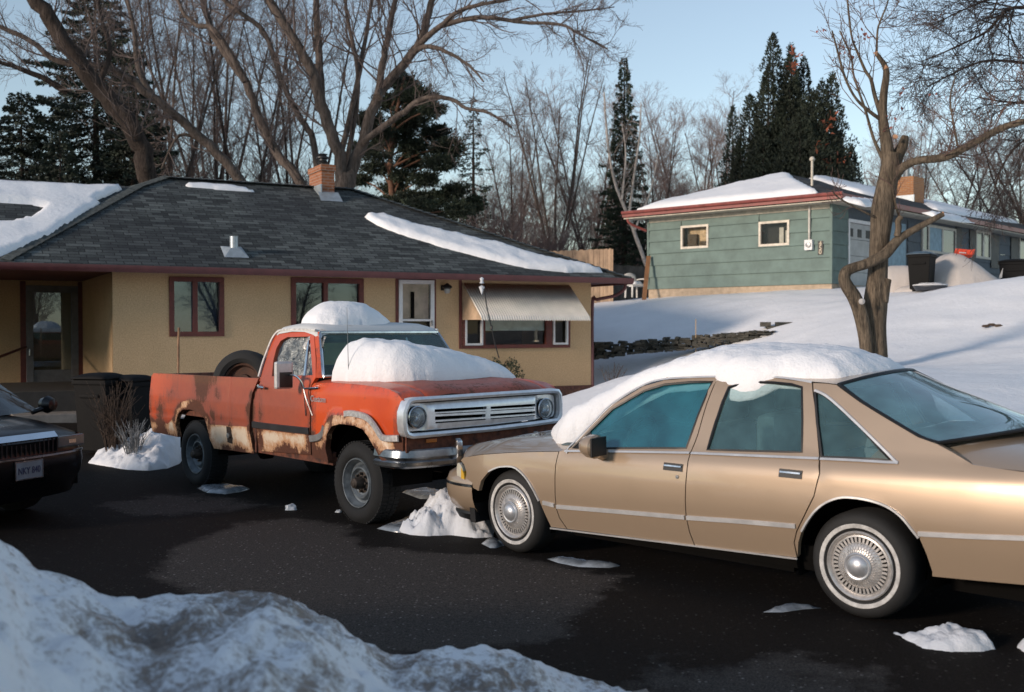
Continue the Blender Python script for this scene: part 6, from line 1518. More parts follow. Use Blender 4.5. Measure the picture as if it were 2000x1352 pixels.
heap("snow_mound", ell(c2_, .72, .5, sd=2), z2, at(1756, 518, 31.)[2] - z2, .5, "smaller shade-tinted snow mound between the forked tree trunk and the blue lidded bin", mat=SHADED_SNOW, step=.08, lump=.03, ls=1.2, seed=72, drop=.1)
sl = at(1879, 500, 30.0); o = empty("sled", tuple(sl), (R(-25), R(6), R(-5)), "bright orange and white plastic sled lying on the big snow mound", "sled")
SLED = M("orange_plastic", (.72, .075, .03), .35); m_ = MB()
P = np.array([[(x, y, .10 * abs(y / .2) ** 3 + .10 * max(0, (x - .15) / .12) ** 2 * .3 + .02 * math.cos(y * 40)) for y in np.linspace(-.2, .2, 9)] for x in np.linspace(-.24, .30, 12)])
m_.grid(P); m_.build("sled_hull", SLED, o, solid=.012)
MB().box(-.12, .06, -.16, .16, .012, .03).build("sled_pad", WHITEP, o, smooth=0, bevel=.01)
q = at(1985, 545, 31.0); bin_((q[0], q[1], at(1985, 556, 31.)[2] - .4), R(-30), "black wheeled bin half hidden behind the ploughed snow at the right edge", .85, .8, 1.05)
q = at(1950, 532, 30); tag(MB().add([(0, 0, -.2), (.10, 0, -.15), (.13, 0, .12), (0, .02, -.2), (.10, .02, -.15), (.13, .02, .12)], [(0, 1, 2), (5, 4, 3), (0, 3, 4, 1), (1, 4, 5, 2), (2, 5, 3, 0)]).build("plastic_shard", M("grey_plastic", (.4, .4, .4), .5), loc=tuple(q)), "small pointed grey plastic piece poking out of the snow left of the half hidden bin", "plastic piece")
# fences, chair, plank, far house
WOOD = M("weathered_fence_wood", (.36, .25, .165), .85, var=.45, vs=1.7, second=(.20, .14, .095)); WOOD2 = M("grey_fence_wood", (.21, .165, .125), .9, var=.5, vs=1.7)
def fence(a, b, zt, zb_, label, mat, bw=.14):
    a, b = np.array(a), np.array(b); L = np.hypot(*(b - a)[:2]); an = math.atan2(b[1] - a[1], b[0] - a[0]); o = empty("wooden_fence", (a[0], a[1], 0), (0, 0, an), label, "fence"); m_ = MB(); x = 0; rg = random.Random(int(L * 100))
    while x < L:
        zz_ = np.interp(x, [0, L], zt) + rg.uniform(-.02, .02); m_.box(x, x + bw - .012, rg.uniform(-.008, .008), .022, zb_, zz_); x += bw
    m_.build("boards", mat, o, smooth=0); r = MB(); r.box(0, L, .024, .08, zb_ + .5, zb_ + .6).box(0, L, .024, .08, min(zt) - .4, min(zt) - .3); r.build("rails", mat, o, smooth=0)
    for k in range(int(L / 2.4) + 1): MB().box(k * 2.4, k * 2.4 + .1, .024, .12, zb_ - .3, min(zt) - .02).build("post", mat, o, smooth=0)
A_f, B_f = at(1060, 492, 43.5), at(1195, 486, 38.5)
fence(A_f, B_f, (A_f[2], B_f[2]), 1.9, "tall tan board fence rising behind the right end of the yellow house roof", WOOD)
A_f, B_f = at(1196, 518, 43), at(1290, 522, 46)
fence(A_f, B_f, (A_f[2], B_f[2]), 2.3, "lower grey board fence between the tall tan fence and the green house", WOOD2)
q = at(1240, 568, 37.6); o = empty("garden_chair", (q[0], q[1], at(1240, 573, 37.6)[2]), (0, 0, R(25)), "white plastic garden chair in the snow between the fences and the green house", "chair")
CH = M("white_plastic_chair", (.66, .64, .60), .5)
for x, y in ((-.26, -.25), (.24, -.25), (-.24, .25), (.24, .25)): MB().tube([(x, y, -.15), (x * .92, y * .92, .28)], .032, 6).build("leg", CH, o)
MB().box(-.27, .27, -.28, .27, .26, .31).build("seat", CH, o, smooth=0, bevel=.02)
MB().grid(np.array([[(.25 * u, .27 + .10 * v, .30 + .42 * v + .0 - .08 * u * u * v) for v in np.linspace(0, 1, 5)] for u in np.linspace(-1, 1, 9)])).build("backrest", CH, o, solid=.03)
for s in (-1, 1): MB().tube(smooth_pts([(s * .27, -.25, .28), (s * .29, -.22, .47), (s * .29, .1, .50), (s * .27, .3, .48)], 4), .028, 6).build("armrest", CH, o)
heap("snow_tuft", ell((q[0] + .02, q[1]), .25, .24), o.location[2] + .31, .10, .12, "small snow tuft on the seat of the white garden chair", step=.05, lump=.02, seed=77)
a = at(1258, 586, 36.6); b = at(1267, 500, 37.2); d = b - a; n_ = np.array((1, .2, 0)) * .075
tag(MB().add([a - n_, a + n_, b + n_, b - n_, a - n_ + (0, .04, 0), a + n_ + (0, .04, 0), b + n_ + (0, .04, 0), b - n_ + (0, .04, 0)], [(0, 1, 2, 3), (7, 6, 5, 4), (0, 4, 5, 1), (1, 5, 6, 2), (2, 6, 7, 3), (3, 7, 4, 0)]).build("plank", M("brown_plank", (.27, .13, .06), .8), smooth=0), "brown plank leaning against the left corner of the green house", "plank")
q = at(1232, 505, 72); fh = empty("distant_house", (q[0], q[1], 0), (0, 0, R(-12)), "distant low house with a dark partly snowy roof, seen over the grey fence", "house")
MB().box(-7, 7, 0, 7, 2.5, 5.6).build("wall", M("far_brown_wall", (.16, .11, .085), .9), fh, smooth=0)
MB().add([(-7.6, -.5, 5.5), (7.6, -.5, 5.5), (7.6, 3.5, 7.0), (-7.6, 3.5, 7.0), (7.6, 7.5, 5.5), (-7.6, 7.5, 5.5)], [(0, 1, 2, 3), (3, 2, 4, 5)]).build("roof", GSH, fh, smooth=0)
tag(MB().add([(-3, -.3, 5.62), (2.5, -.35, 5.6), (1.5, .8, 6.05), (-2.5, .9, 6.1), (-3, -.3, 5.5), (2.5, -.35, 5.5)], [(0, 1, 2, 3), (0, 4, 5, 1)]).build("snow_sheet", SNOW, loc=tuple(fh.location), rot=(0, 0, R(-12)), smooth=0), "snow sheet on the roof of the distant low house", "snow")
# ------------------------------------------------------------------ trees
BARK = bark("grey_brown_bark", (.042, .034, .030), (.160, .128, .110), 7)
BARK_D = bark("dark_bark", (.022, .017, .015), (.070, .054, .046), 7)
TWG = M("fine_twigs", (.115, .088, .080), .95, var=.3, vs=2)
TWG_P = M("sun_pink_twigs", (.22, .155, .135), .95, var=.3, vs=2)  # pale pink of the low sun put into the twig colour
BIRCH = M("pale_birch_bark", (.50, .44, .39), .8, var=.4, vs=8)
class Tree:
    def __init__(s, seed): s.rg = random.Random(seed); s.trunk = MB(); s.crown = MB(); s.n = 0
    def limb(s, pts, r0, r1, n=8, fine=False, k=4):
        P = smooth_pts(pts, k) if k > 1 else [np.array(p, float) for p in pts]
        rad = list(np.linspace(r0, r1, len(P)))
        for i in range(len(P)):
            if not fine: P[i] = P[i] + np.array([s.rg.gauss(0, .12) for _ in range(3)]) * rad[i]
        (s.crown if fine else s.trunk).tube(P, rad, n, cap=not fine); return P, rad
    def grow(s, p, d, L, r, lv, up=.25, wig=.20, nb=(5, 8), lmul=(.35, .62), ang=(25, 55), rmin=.006, droop=0.0, bias=None):
        rg = s.rg; k = max(3, min(7, int(L / .35))); P = [np.array(p, float)]; d = np.array(d, float); d /= np.linalg.norm(d)
        for i in range(k):
            d = d + np.array([rg.gauss(0, wig), rg.gauss(0, wig), rg.gauss(0, wig) + up * .4 - droop * (i / k)]); 
            d /= np.linalg.norm(d); P.append(P[-1] + d * L / k)
        re = max(rmin * .6, r * .45); rad = list(np.linspace(r, re, len(P)))
        s.n += k
        (s.trunk if lv >= 3 else s.crown).tube(P, rad, 6 if lv >= 3 else (4 if lv == 2 else 3), cap=False)
        if lv <= 0: return
        for j in range(rg.randint(*nb)):
            f = rg.uniform(.18, 1.0); i = min(k - 1, int(f * k)); q = P[i] + (P[i + 1] - P[i]) * (f * k - i if f < 1 else .99)
            dd = P[i + 1] - P[i]; dd /= np.linalg.norm(dd); ax = np.cross(dd, [rg.gauss(0, 1), rg.gauss(0, 1), rg.gauss(0, 1)]); ax /= np.linalg.norm(ax) + 1e-9
            a = R(rg.uniform(*ang)); nd = dd * math.cos(a) + ax * math.sin(a)
            s.grow(q, nd, L * rg.uniform(*lmul) * (1.15 - .35 * f), max(rmin * .7, (r + (re - r) * f) * rg.uniform(.42, .62)), lv - 1, up, wig, nb, lmul, ang, rmin, droop)
    def sprout(s, P, rad, n, L, lv=2, t0=.15, **kw):
        """branches along a limb"""
        rg = s.rg; m = len(P)
        for j in range(n):
            f = rg.uniform(t0, 1.0); i = min(m - 2, int(f * (m - 1))); dd = P[i + 1] - P[i]; dd = dd / (np.linalg.norm(dd) + 1e-9)
            ax = np.cross(dd, [rg.gauss(0, 1), rg.gauss(0, 1), rg.gauss(0, 1)]); ax /= np.linalg.norm(ax) + 1e-9; a = R(rg.uniform(25, 65))
            s.grow(P[i], dd * math.cos(a) + ax * math.sin(a), L * rg.uniform(.5, 1.1) * (1.1 - .4 * f), min(rad[i] * .5, .0085 * L * rg.uniform(.7, 1.2) + .004), lv, **kw)
    def done(s, name, loc, label, bark=None, twig=None, cat="tree", group=None):
        o = empty(name, loc, label=label, cat=cat, group=group)
        L = np.array(loc, float)
        for mb in (s.trunk, s.crown): mb.v = [(x - L[0], y - L[1], z - L[2]) for x, y, z in mb.v]
        s.trunk.build("trunk", bark or BARK, o, smooth=60, fix=False)
        if s.crown.v: s.crown.build("crown", twig or TWG, o, smooth=0, fix=False)
        return o
def L3(L, Y, dy=0.0, rg=random.Random(1)):
    out = []; n = len(L)
    for i, q in enumerate(L): out.append(at(q[0], q[1], Y + dy * i / max(1, n - 1)))
    return out
# the big maple behind the yellow house: limbs follow the photograph, each at its own depth
T = Tree(11); Y0 = 36.0; pxm = Y0 / FPX
def mp(L, w0, w1, dy, nsp, Ls, lv=2, y0=Y0, k=4, **kw):
    P, rad = T.limb(L3(L, y0, dy), w0 * y0 / FPX / 2, w1 * y0 / FPX / 2, 9, k=k)
    if nsp: T.sprout(P, rad, nsp, Ls, lv, **kw)
    return P
BASE = at(655, 470, Y0)
mp([(655, 470), (663, 400), (676, 345)], 42, 36, 0, 0, 0)
mp([(672, 365), (654, 280), (626, 205), (609, 140), (574, 80), (525, 0), (490, -70), (440, -160)], 26, 13, -1.2, 22, 3.4)
mp([(626, 215), (624, 150), (623, 115), (618, 40), (616, -40), (605, -150)], 19, 10, 1.5, 14, 3.2)
mp([(678, 368), (692, 315), (705, 288), (724, 222), (748, 174), (798, 111), (818, 85), (835, 37), (846, -20), (860, -100)], 26, 11, 1.0, 20, 3.0)
mp([(738, 190), (742, 165), (750, 111), (761, 55), (772, 0), (790, -90)], 17, 9, 2.0, 16, 3.0)
mp([(812, 95), (840, 66), (870, 48), (916, 37), (964, 35), (1020, 44), (1094, 48), (1131, 66), (1186, 96)], 13, 3, -3.0, 26, 2.3, up=.12)
mp([(1000, 40), (1060, 28), (1130, 22), (1200, 14)], 7, 2, -1.0, 12, 1.6, y0=34.5, up=.2)
mp([(860, 52), (900, 20), (960, 5), (1040, -10), (1120, -30)], 10, 4, -1.0, 16, 2.2, y0=35.2)
mp([(790, 120), (827, 92), (872, 101), (916, 128), (945, 160)], 12, 3, -2., 12, 1.8, up=.05)
mp([(709, 282), (724, 266), (779, 226), (820, 196), (846, 189), (887, 196), (909, 211), (957, 222), (1000, 250)], 14, 4, -2.5, 15, 2.0, up=.1)
mp([(745, 178), (700, 140), (668, 160), (650, 195), (655, 150), (690, 60), (705, -20)], 12, 6, 1.2, 0, 0, k=3) if False else None
mp([(660, 330), (690, 200), (705, 120), (720, 40), (735, -60)], 13, 6, 3.0, 10, 3.2, y0=37.)
mp([(672, 345), (700, 170), (690, 90), (676, 20), (670, -80)], 11, 6, 2.0, 8, 3.2, y0=37.5)
T.done("bare_maple_tree", tuple(BASE), "huge bare maple with thick forking limbs, right behind the yellow house's brick chimney", BARK, TWG)
# its neighbours: separate leaning trunks left of the chimney
def leaner(L, w0, w1, Y, dy, nsp, Ls, label, extra=(), seed=1, bark=None, lv=2):
    global T
    T = Tree(seed); P = mp(L, w0, w1, dy, nsp, Ls, lv, y0=Y)
    for e in extra: mp(e[0], e[1], e[2], e[3], e[4], e[5], lv, y0=Y)
    b = at(L[0][0], L[0][1], Y); return T.done("bare_tree", tuple(b), label, bark or BARK, TWG)
leaner([(612, 460), (590, 362), (541, 300), (505, 230), (480, 160), (430, 90), (400, 20), (385, -50), (360, -130)], 21, 10, 37, 1.5, 12, 3.6, "bare tree with a thick curved trunk leaning left just left of the brick chimney", [([(480, 160), (420, 60), (385, 50), (355, 20), (340, -30)], 13, 6, .5, 7, 2.6)], 21)
leaner([(625, 470), (616, 290), (595, 245), (567, 196), (546, 147), (518, 66), (470, 25), (437, 0), (400, -50)], 14, 8, 38.5, 1, 12, 3.2, "slimmer bare tree behind the chimney bending left in a long arc", (), 22)
leaner([(500, 450), (468, 352), (410, 285), (370, 250), (330, 215), (280, 175), (240, 145), (200, 130), (115, 120), (60, 80), (0, 52), (-60, 20)], 22, 7, 34, -2, 20, 2.6, "bare tree leaning far left over the roof in a long low diagonal limb", [([(300, 195), (270, 130), (262, 60), (245, -20)], 14, 6, .5, 8, 2.6), ([(395, 275), (350, 265), (315, 330)], 9, 3, -.5, 5, 1.6)], 23)
leaner([(320, 460), (290, 345), (270, 280), (235, 220), (190, 170), (130, 90), (100, 40), (66, -5), (30, -60)], 40, 26, 31, -1, 18, 2.8, "massive dark trunk leaning left at the left end of the yellow house roof", [([(130, 180), (90, 155), (40, 135), (0, 122), (-60, 105)], 13, 6, -1, 10, 2.2), ([(190, 170), (215, 100), (196, 30), (190, -30)], 12, 6, 1, 8, 2.2)], 24, BARK_D)

# stands of slim bare trees beyond the house: three grown forms, copied
def vase(seed, H, stems, lean, r0, nsp, Ls, bark, twig, lv=2, up=.3):
    T = Tree(seed); rg = random.Random(seed)
    for i in range(stems):
        a = 2 * math.pi * i / stems + rg.uniform(-.4, .4); l = lean * rg.uniform(.35, 1.0) * H; h = H * rg.uniform(.78, 1.0)
        P, rad = T.limb([(.1 * math.cos(a), .1 * math.sin(a), -.6), (.10 * l * math.cos(a), .10 * l * math.sin(a), h * .22), (.38 * l * math.cos(a) + rg.uniform(-.3, .3), .38 * l * math.sin(a), h * .5), (.72 * l * math.cos(a), .72 * l * math.sin(a), h * .78), (l * math.cos(a), l * math.sin(a), h)], r0 * rg.uniform(.7, 1.1), .018, 7)
        T.sprout(P, rad, nsp, Ls, lv, .18, up=up, wig=.18)
    return T
FORMS = {}
def form(key, *a, **k): FORMS[key] = (vase(*a, **k), k)
PLACED = {}
def stand(key, px_, top, Y, label, rz=0.0, group=None, name="bare_tree", zoff=0.0):
    T, bark, twig, H = FOR[key]; z0 = gz(at(px_, 600, Y)[0], Y) - .2; x = at(px_, 600, Y)[0]; ztop = at(px_, top, Y)[2]; sc = (ztop - z0) / H
    if key not in PLACED:
        o = empty(name, (0, 0, 0), label=label, cat="tree", group=group); T.trunk.build("trunk", bark, o, smooth=60, fix=False); T.crown.build("crown", twig, o, smooth=0, fix=False); PLACED[key] = o
        o.location = (x, Y, z0); o.rotation_euler = (0, 0, rz); o.scale = (sc,) * 3; return o
    o = copy_tree(PLACED[key], (x, Y, z0), rz, sc, label)
    if group: o["group"] = group
    elif "group" in o: del o["group"]
    return o
FOR = {"a": (vase(101, 15, 7, .34, .12, 24, 2.2, 0, 0, 2), BARK, TWG, 15), "b": (vase(102, 14, 3, .24, .095, 25, 2.3, 0, 0, 2), BARK_D, TWG, 14), "c": (vase(103, 13, 4, .32, .10, 40, 2.6, 0, 0, 2), BARK, TWG_P, 13), "d": (vase(104, 12, 5, .45, .12, 34, 2.8, 0, 0, 2, .15), BARK_D, TWG, 12)}
G1 = "slim bare trees beyond the yellow house roof"; G2 = "bare trees on the skyline between the houses"; G3 = "bare trees behind the green house"
lab1 = "slim bare tree in the dense row beyond the ridge of the yellow house"
for i, (x_, tp_, Y, k) in enumerate(((250, -120, 52, "b"), (305, -60, 47, "a"), (345, -140, 55, "b"), (385, -40, 50, "b"), (425, -90, 58, "a"), (455, -60, 48, "b"), (500, -120, 56, "b"), (555, -30, 52, "b"), (590, -80, 60, "b"))):
    stand(k, x_, tp_, Y, lab1, i * 1.3, G1)
stand("a", 1085, 95, 50, "wide vase shaped bare tree with many upright stems, right of the evergreens", .4)
stand("c", 1010, 170, 56, "pinkish twiggy bare tree just left of the vase shaped one", 1.0)
stand("c", 1150, 130, 58, "pinkish fine twigged bare tree just left of the narrow spruce", 2.2)
for i, (x_, tp_, Y, k) in enumerate(((1290, 190, 62, "c"), (1345, 165, 66, "c"), (1400, 170, 60, "c"), (1435, 200, 70, "c"), (1250, 260, 74, "c"))):
    stand(k, x_, tp_, Y, "pale pinkish bare tree on the skyline left of the dark spired cedars", .7 + i * 1.9, G2)
for i, (x_, tp_, Y, k) in enumerate(((1780, 185, 64, "c"), (1680, 230, 68, "c"), (1850, 215, 70, "d"), (1920, 240, 62, "d"), (1985, 200, 58, "d"), (1740, 260, 74, "c"), (2040, 160, 56, "d"))):
    stand(k, x_, tp_, Y, "bare tree beyond the green house roof at the right", .3 + i * 2.1, G3)
G4 = "far thicket trees"
for i in range(16):
    x_ = 640 + i * 46 + (i * 37 % 23); stand("cdb"[i % 3], x_, 300 + (i * 53 % 60), 85 + (i * 29 % 20), "small bare tree in the far thicket low behind the evergreens and fences", i * 1.1, G4)
stand("d", 20, 260, 60, "dark bare tree low at the left edge behind the spruces", 1.0)
# brush behind the roof
def brush(px_, top, Y, label, seed, n=140, sp=2.0, col=None):
    x = at(px_, 600, Y)[0]; z0 = gz(x, Y); return shrub("brush_thicket", (x, Y, z0), label, n, at(px_, top, Y)[2] - z0, sp, .02, seed, col or TWG_P, "brush", 6)
brush(965, 390, 44, "reddish brown brush thicket above the sloping right end of the yellow house roof", 31)
brush(1065, 425, 47, "rusty brush thicket at the foot of the vase shaped bare tree", 32)
brush(1235, 430, 60, "grey pink brush beyond the grey board fence", 33)

# evergreens
NEED = M("dark_spruce_needles", (.022, .034, .022), .8, var=.6, vs=1.2); NEED2 = M("green_spruce_needles", (.028, .046, .026), .8, var=.6, vs=1.5); NEED3 = M("pine_needles", (.026, .038, .020), .8, var=.6, vs=1.0); CEDAR = M("cedar_needles", (.021, .030, .018), .85, var=.6, vs=1.)
def spruce(seed, H, Rb, step=.32, dens_=9, droop=.35, size=.26, taper=1.0, ragged=.25, gaps=.1):
    rg = np.random.default_rng(seed); C = []; A = []; tr = MB(); tr.tube([(0, 0, -.5), (0, 0, H * .5), (0, 0, H)], [H * .014, H * .009, .015], 7)
    z = H * .04
    while z < H * .995:
        f = 1 - z / H; rad = Rb * f ** taper
        nb = max(4, int(5 + 5 * f)); a0 = rg.uniform(0, 6.28)
        for k in range(nb):
            if rg.random() < gaps: continue
            a = a0 + 6.283 * k / nb + rg.normal() * .2; L = rad * (1 + rg.normal() * ragged) + .10
            if L <= 0: continue
            n = max(3, int(dens_ * L / .5)); t = np.sqrt(rg.uniform(.02, 1, n))
            px = np.cos(a) * t * L; py = np.sin(a) * t * L; pz = z - droop * t * L + .28 * droop * L * t ** 3 * 2 + rg.normal(size=n) * .05
            wv = rg.normal(size=n) * .16 * L * (1.05 - t)
            C.append(np.c_[px - np.sin(a) * wv, py + np.cos(a) * wv, pz]); A.append(np.c_[np.cos(a) + rg.normal(size=n) * .5, np.sin(a) + rg.normal(size=n) * .5, -.25 + rg.normal(size=n) * .45])
            if L > .5: tr.tube([(0, 0, z), (np.cos(a) * L * .8, np.sin(a) * L * .8, z - droop * L * .6)], [.025, .008], 3, cap=False)
        z += step * (.55 + .6 * f)
    return tr, quads(np.concatenate(C), rg, size, np.concatenate(A), .5)
def put_ever(mk, px_, top, Y, H, label, mat, name="spruce_tree", rz=0.0, bark=None, extra=None):
    x = at(px_, 600, Y)[0]; z0 = gz(x, Y) - .1; sc = (at(px_, top, Y)[2] - z0) / H; o = empty(name, (x, Y, z0), (0, 0, rz), label, "tree"); tr, fo_ = mk
    tr.build("trunk", bark or BARK_D, o, smooth=60, fix=False); fo_.build("crown", mat, o, smooth=0, fix=False); o.scale = (sc,) * 3; return o
put_ever(spruce(201, 14, 1.75, .27, 60, .30, .12, .85, .25, .08), 1219, 112, 52, 14, "tall narrow green spruce standing alone between the yellow and the green house", NEED2)
put_ever(spruce(202, 20, 5.0, .36, 50, .42, .16, .62, .32, .06), 190, -70, 44, 20, "big dark spruce behind the leaning trunk at the left", NEED)
put_ever(spruce(203, 14, 4.6, .36, 50, .42, .16, .65, .32, .06), 45, 175, 42, 14, "dark bushy spruce at the left edge, shorter than its neighbour", NEED)
put_ever(spruce(204, 13, 1.7, .42, 26, .25, .14, .8, .4, .35), 925, 190, 50, 13, "thin see-through spruce between the clumpy pine and the vase shaped bare tree", NEED)
put_ever(spruce(206, 9, 2.8, .40, 46, .42, .16, .8, .3, .12), 120, 255, 40, 9, "low dark spruce filling the gap above the snowy left part of the roof", NEED)
put_ever(spruce(207, 15, 3.6, .38, 46, .42, .16, .7, .35, .10), 262, 120, 43, 15, "dark spruce showing between the massive leaning trunk and the slim bare trees", NEED)
# clumpy pine
rg = np.random.default_rng(7); Yp = 43.0; trp = Tree(77); C = []; A = []
trp.trunk.tube(smooth_pts(L3([(772, 470), (766, 380), (762, 320), (768, 250), (782, 190), (790, 150)], Yp), 4), list(np.linspace(.16, .05, 21)), 7)
for (x_, y_, rx, rz_) in ((790, 165, 34, 20), (815, 190, 48, 22), (760, 200, 40, 18), (845, 215, 30, 14), (720, 235, 36, 16), (800, 235, 50, 22), (850, 262, 44, 18), (880, 285, 34, 14), (745, 280, 44, 14), (810, 290, 46, 20), (860, 320, 42, 16), (735, 330, 40, 12), (790, 345, 40, 12), (705, 352, 30, 12), (850, 390, 40, 18), (885, 375, 32, 16), (895, 410, 34, 16), (840, 420, 34, 12), (760, 395, 34, 10), (925, 400, 26, 16), (700, 290, 24, 10), (860, 430, 30, 12), (800, 385, 30, 12), (780, 262, 40, 16), (830, 352, 34, 14), (770, 368, 36, 12), (800, 318, 40, 14), (735, 305, 34, 12), (870, 300, 36, 16), (820, 400, 36, 12), (740, 260, 34, 12)):
    dy = rg.uniform(-1.6, 1.6); c = at(x_, y_, Yp + dy); k = Yp / FPX; n = int(rx * rz_ * 4.2)
    d = rg.normal(size=(n, 3)); d /= np.linalg.norm(d, axis=1)[:, None]; rr = rg.uniform(.1, 1, n) ** .55 * (.6 + .55 * np.abs(np.sin(d[:, 0] * 6 + x_) * np.cos(d[:, 2] * 5 + y_)))
    C.append(c + d * rr[:, None] * np.array((rx * k, rx * k * .9, rz_ * k * 1.1))); A.append(d * .7 + rg.normal(size=(n, 3)) * .5 + np.array((0, 0, .35)))
    yb_ = y_ + 30; b = at(766, min(440, yb_ + 12), Yp); trp.trunk.tube(smooth_pts([b, (b + c) / 2 + np.array((0, 0, .15)), c], 3), [.05, .045, .04, .035, .03, .025, .02], 5)
trp.crown = quads(np.concatenate(C), rg, .15, np.concatenate(A), .26)
trp.done("pine_tree", tuple(at(772, 470, Yp)), "clumpy dark pine with a reddish bare trunk, right of the huge maple behind the roof", M("reddish_pine_bark", (.13, .065, .04), .9, var=.4, vs=6), NEED3)
# spired cedars
rg = np.random.default_rng(17); Yc = 50.0; C = []; A = []; trc = MB(); k = Yc / FPX; x0 = at(1545, 600, Yc)[0]; zc0 = gz(x0, Yc)
for (xt, yt, wb) in ((1520, 55, 66), (1556, 75, 46), (1583, 100, 50), (1610, 155, 54), (1470, 180, 58), (1440, 200, 34), (1500, 130, 56), (1545, 110, 76), (1628, 205, 44), (1640, 255, 42), (1485, 240, 70), (1575, 190, 84), (1600, 240, 74), (1655, 295, 34), (1450, 265, 40), (1535, 200, 90), (1562, 150, 80), (1590, 170, 60), (1545, 240, 120), (1605, 225, 80), (1480, 270, 70)):
    tpz = at(xt, yt, Yc + 0)[2]; xc = at(xt, 600, Yc)[0]; yc = Yc + rg.uniform(-1.6, 1.6); Hh = tpz - zc0
    trc.tube([(x0 + (xc - x0) * .35, Yc, zc0 - .3), (xc, yc, zc0 + Hh * .35), (xc, yc, tpz)], [.14, .09, .01], 5)
    n = int(190 * Hh * wb / 12); t = rg.uniform(0, 1, n) ** .75; rad = wb * k * 1.0 * np.minimum(1, t / .5) ** .85; a = rg.uniform(0, 6.283, n)
    # upward sprays in tufts
    tuft = np.floor(t * 26) + np.floor(a / .9) * 31; jit = (np.sin(tuft * 12.9898) * 43758.5453) % 1.0
    rr = rad * rg.uniform(.25, 1.0, n) ** .5 * (.65 + .65 * jit)
    C.append(np.c_[xc + np.cos(a) * rr, yc + np.sin(a) * rr, tpz - t * Hh * .97 + rg.normal(size=n) * .05]); A.append(np.c_[np.cos(a) * .55 + rg.normal(size=n) * .3, np.sin(a) * .55 + rg.normal(size=n) * .3, .75 + rg.normal(size=n) * .35])
o = empty("cedar_tree", (x0, Yc, zc0), label="dark many spired cedar clump with orange dead sprays, behind the green house roof", cat="tree")
crn = quads(np.concatenate(C), rg, .15, np.concatenate(A), .38)
for m_ in (trc, crn): m_.v = [(x - x0, y - Yc, z - zc0) for x, y, z in m_.v]
trc.build("trunk", BARK_D, o, fix=False); crn.build("crown", CEDAR, o, smooth=0, fix=False)
Cd = []
for (x_, y_, n, sx_, sy_) in ((1552, 105, 16, 10, 12), (1548, 132, 22, 6, 8), (1618, 245, 26, 14, 22), (1600, 285, 16, 10, 10), (1645, 310, 22, 12, 12), (1620, 320, 12, 8, 8)):
    for i in range(n): Cd.append(at(x_ + rg.normal() * sx_ * .6, y_ + rg.normal() * sy_ * .6, Yc - 2.1 + rg.normal() * .3) - np.array((x0, Yc, zc0)))
Cd = np.array(Cd); quads(Cd, rg, .24, rg.normal(size=(len(Cd), 3)), .4).build("dead_sprays", M("orange_dead_needles", (.27, .075, .035), .8, var=.5, vs=3), o, smooth=0, fix=False)
# birch leaning across the narrow spruce
T = Tree(55); Yb = 47.0
for L, w0, w1, ns_ in (([(1262, 520), (1235, 440), (1205, 370), (1190, 300), (1183, 230), (1180, 180)], 9, 3, 16), ([(1228, 425), (1240, 330), (1250, 260), (1252, 200)], 6, 2, 12), ([(1215, 390), (1222, 300), (1214, 240)], 5, 2, 10), ([(1240, 450), (1272, 370), (1285, 300)], 5, 2, 10)):
    P, rad = T.limb(L3(L, Yb, .5), w0 * Yb / FPX / 2, w1 * Yb / FPX / 2, 6); T.sprout(P, rad, ns_, 1.5, 1, .2, up=.3)
T.done("birch_tree", tuple(at(1262, 520, Yb)), "slender white birch leaning left across the narrow spruce beside the green house", BIRCH, M("pale_twigs", (.30, .24, .21), .9))
# the lopped maple on the slope
T = Tree(66); Yf = 19.0; kf = Yf / FPX / 2
def fm(L, w_, n=14, dy=0.0, y0=Yf, rough=.0, k=5):
    P = smooth_pts(L3(L, y0, dy), k); rad = np.interp(np.linspace(0, 1, len(P)), np.linspace(0, 1, len(w_)), w_) * y0 / FPX / 2
    rg = T.rg; T.trunk.tube(P, list(rad), n); return P, list(rad)
P, rd = fm([(1709, 760), (1708, 700), (1706, 640), (1710, 590), (1714, 540), (1716, 500), (1719, 460), (1724, 410), (1731, 370), (1738, 330), (1742, 300)], [56, 50, 48, 46, 38, 36, 38, 44, 40, 36, 36])
fm([(1696, 720), (1690, 660), (1680, 610), (1668, 580), (1655, 560), (1649, 545), (1653, 531), (1668, 523), (1688, 517), (1709, 508), (1730, 495), (1750, 473), (1766, 460), (1794, 444), (1841, 419)], [26, 26, 28, 27, 25, 23, 22, 20, 20, 22, 22, 19, 15, 13, 10], y0=Yf - .22)
fm([(1752, 462), (1755, 445), (1754, 432), (1760, 424)], [13, 12, 11, 11], 10, y0=Yf - .25)
fm([(1724, 590), (1728, 565), (1733, 545)], [22, 20, 16], 10, y0=Yf - .1)
fm([(1740, 340), (1733, 290), (1724, 229), (1726, 185), (1731, 148), (1729, 131), (1720, 116), (1711, 104)], [28, 24, 18, 15, 13, 11, 9, 8])
fm([(1745, 330), (1753, 305), (1763, 285), (1768, 266)], [26, 24, 20, 14], y0=Yf + .05)
P2, r2 = fm([(1748, 345), (1762, 328), (1792, 314), (1847, 307), (1892, 285), (1947, 255), (1988, 240), (2040, 232), (2110, 210)], [22, 17, 15, 15, 14, 13, 12, 10, 6], 10, -1.5)
T.sprout(P2, r2, 12, 1.3, 2, .2, up=.45)
P3_, r3 = fm([(1720, 225), (1708, 185), (1701, 155), (1690, 138), (1676, 105), (1664, 74), (1657, 20), (1650, -60)], [9, 8, 7, 6, 5, 4, 4, 3], 7, .8); T.sprout(P3_, r3, 7, 1.0, 1, .1, up=.3)
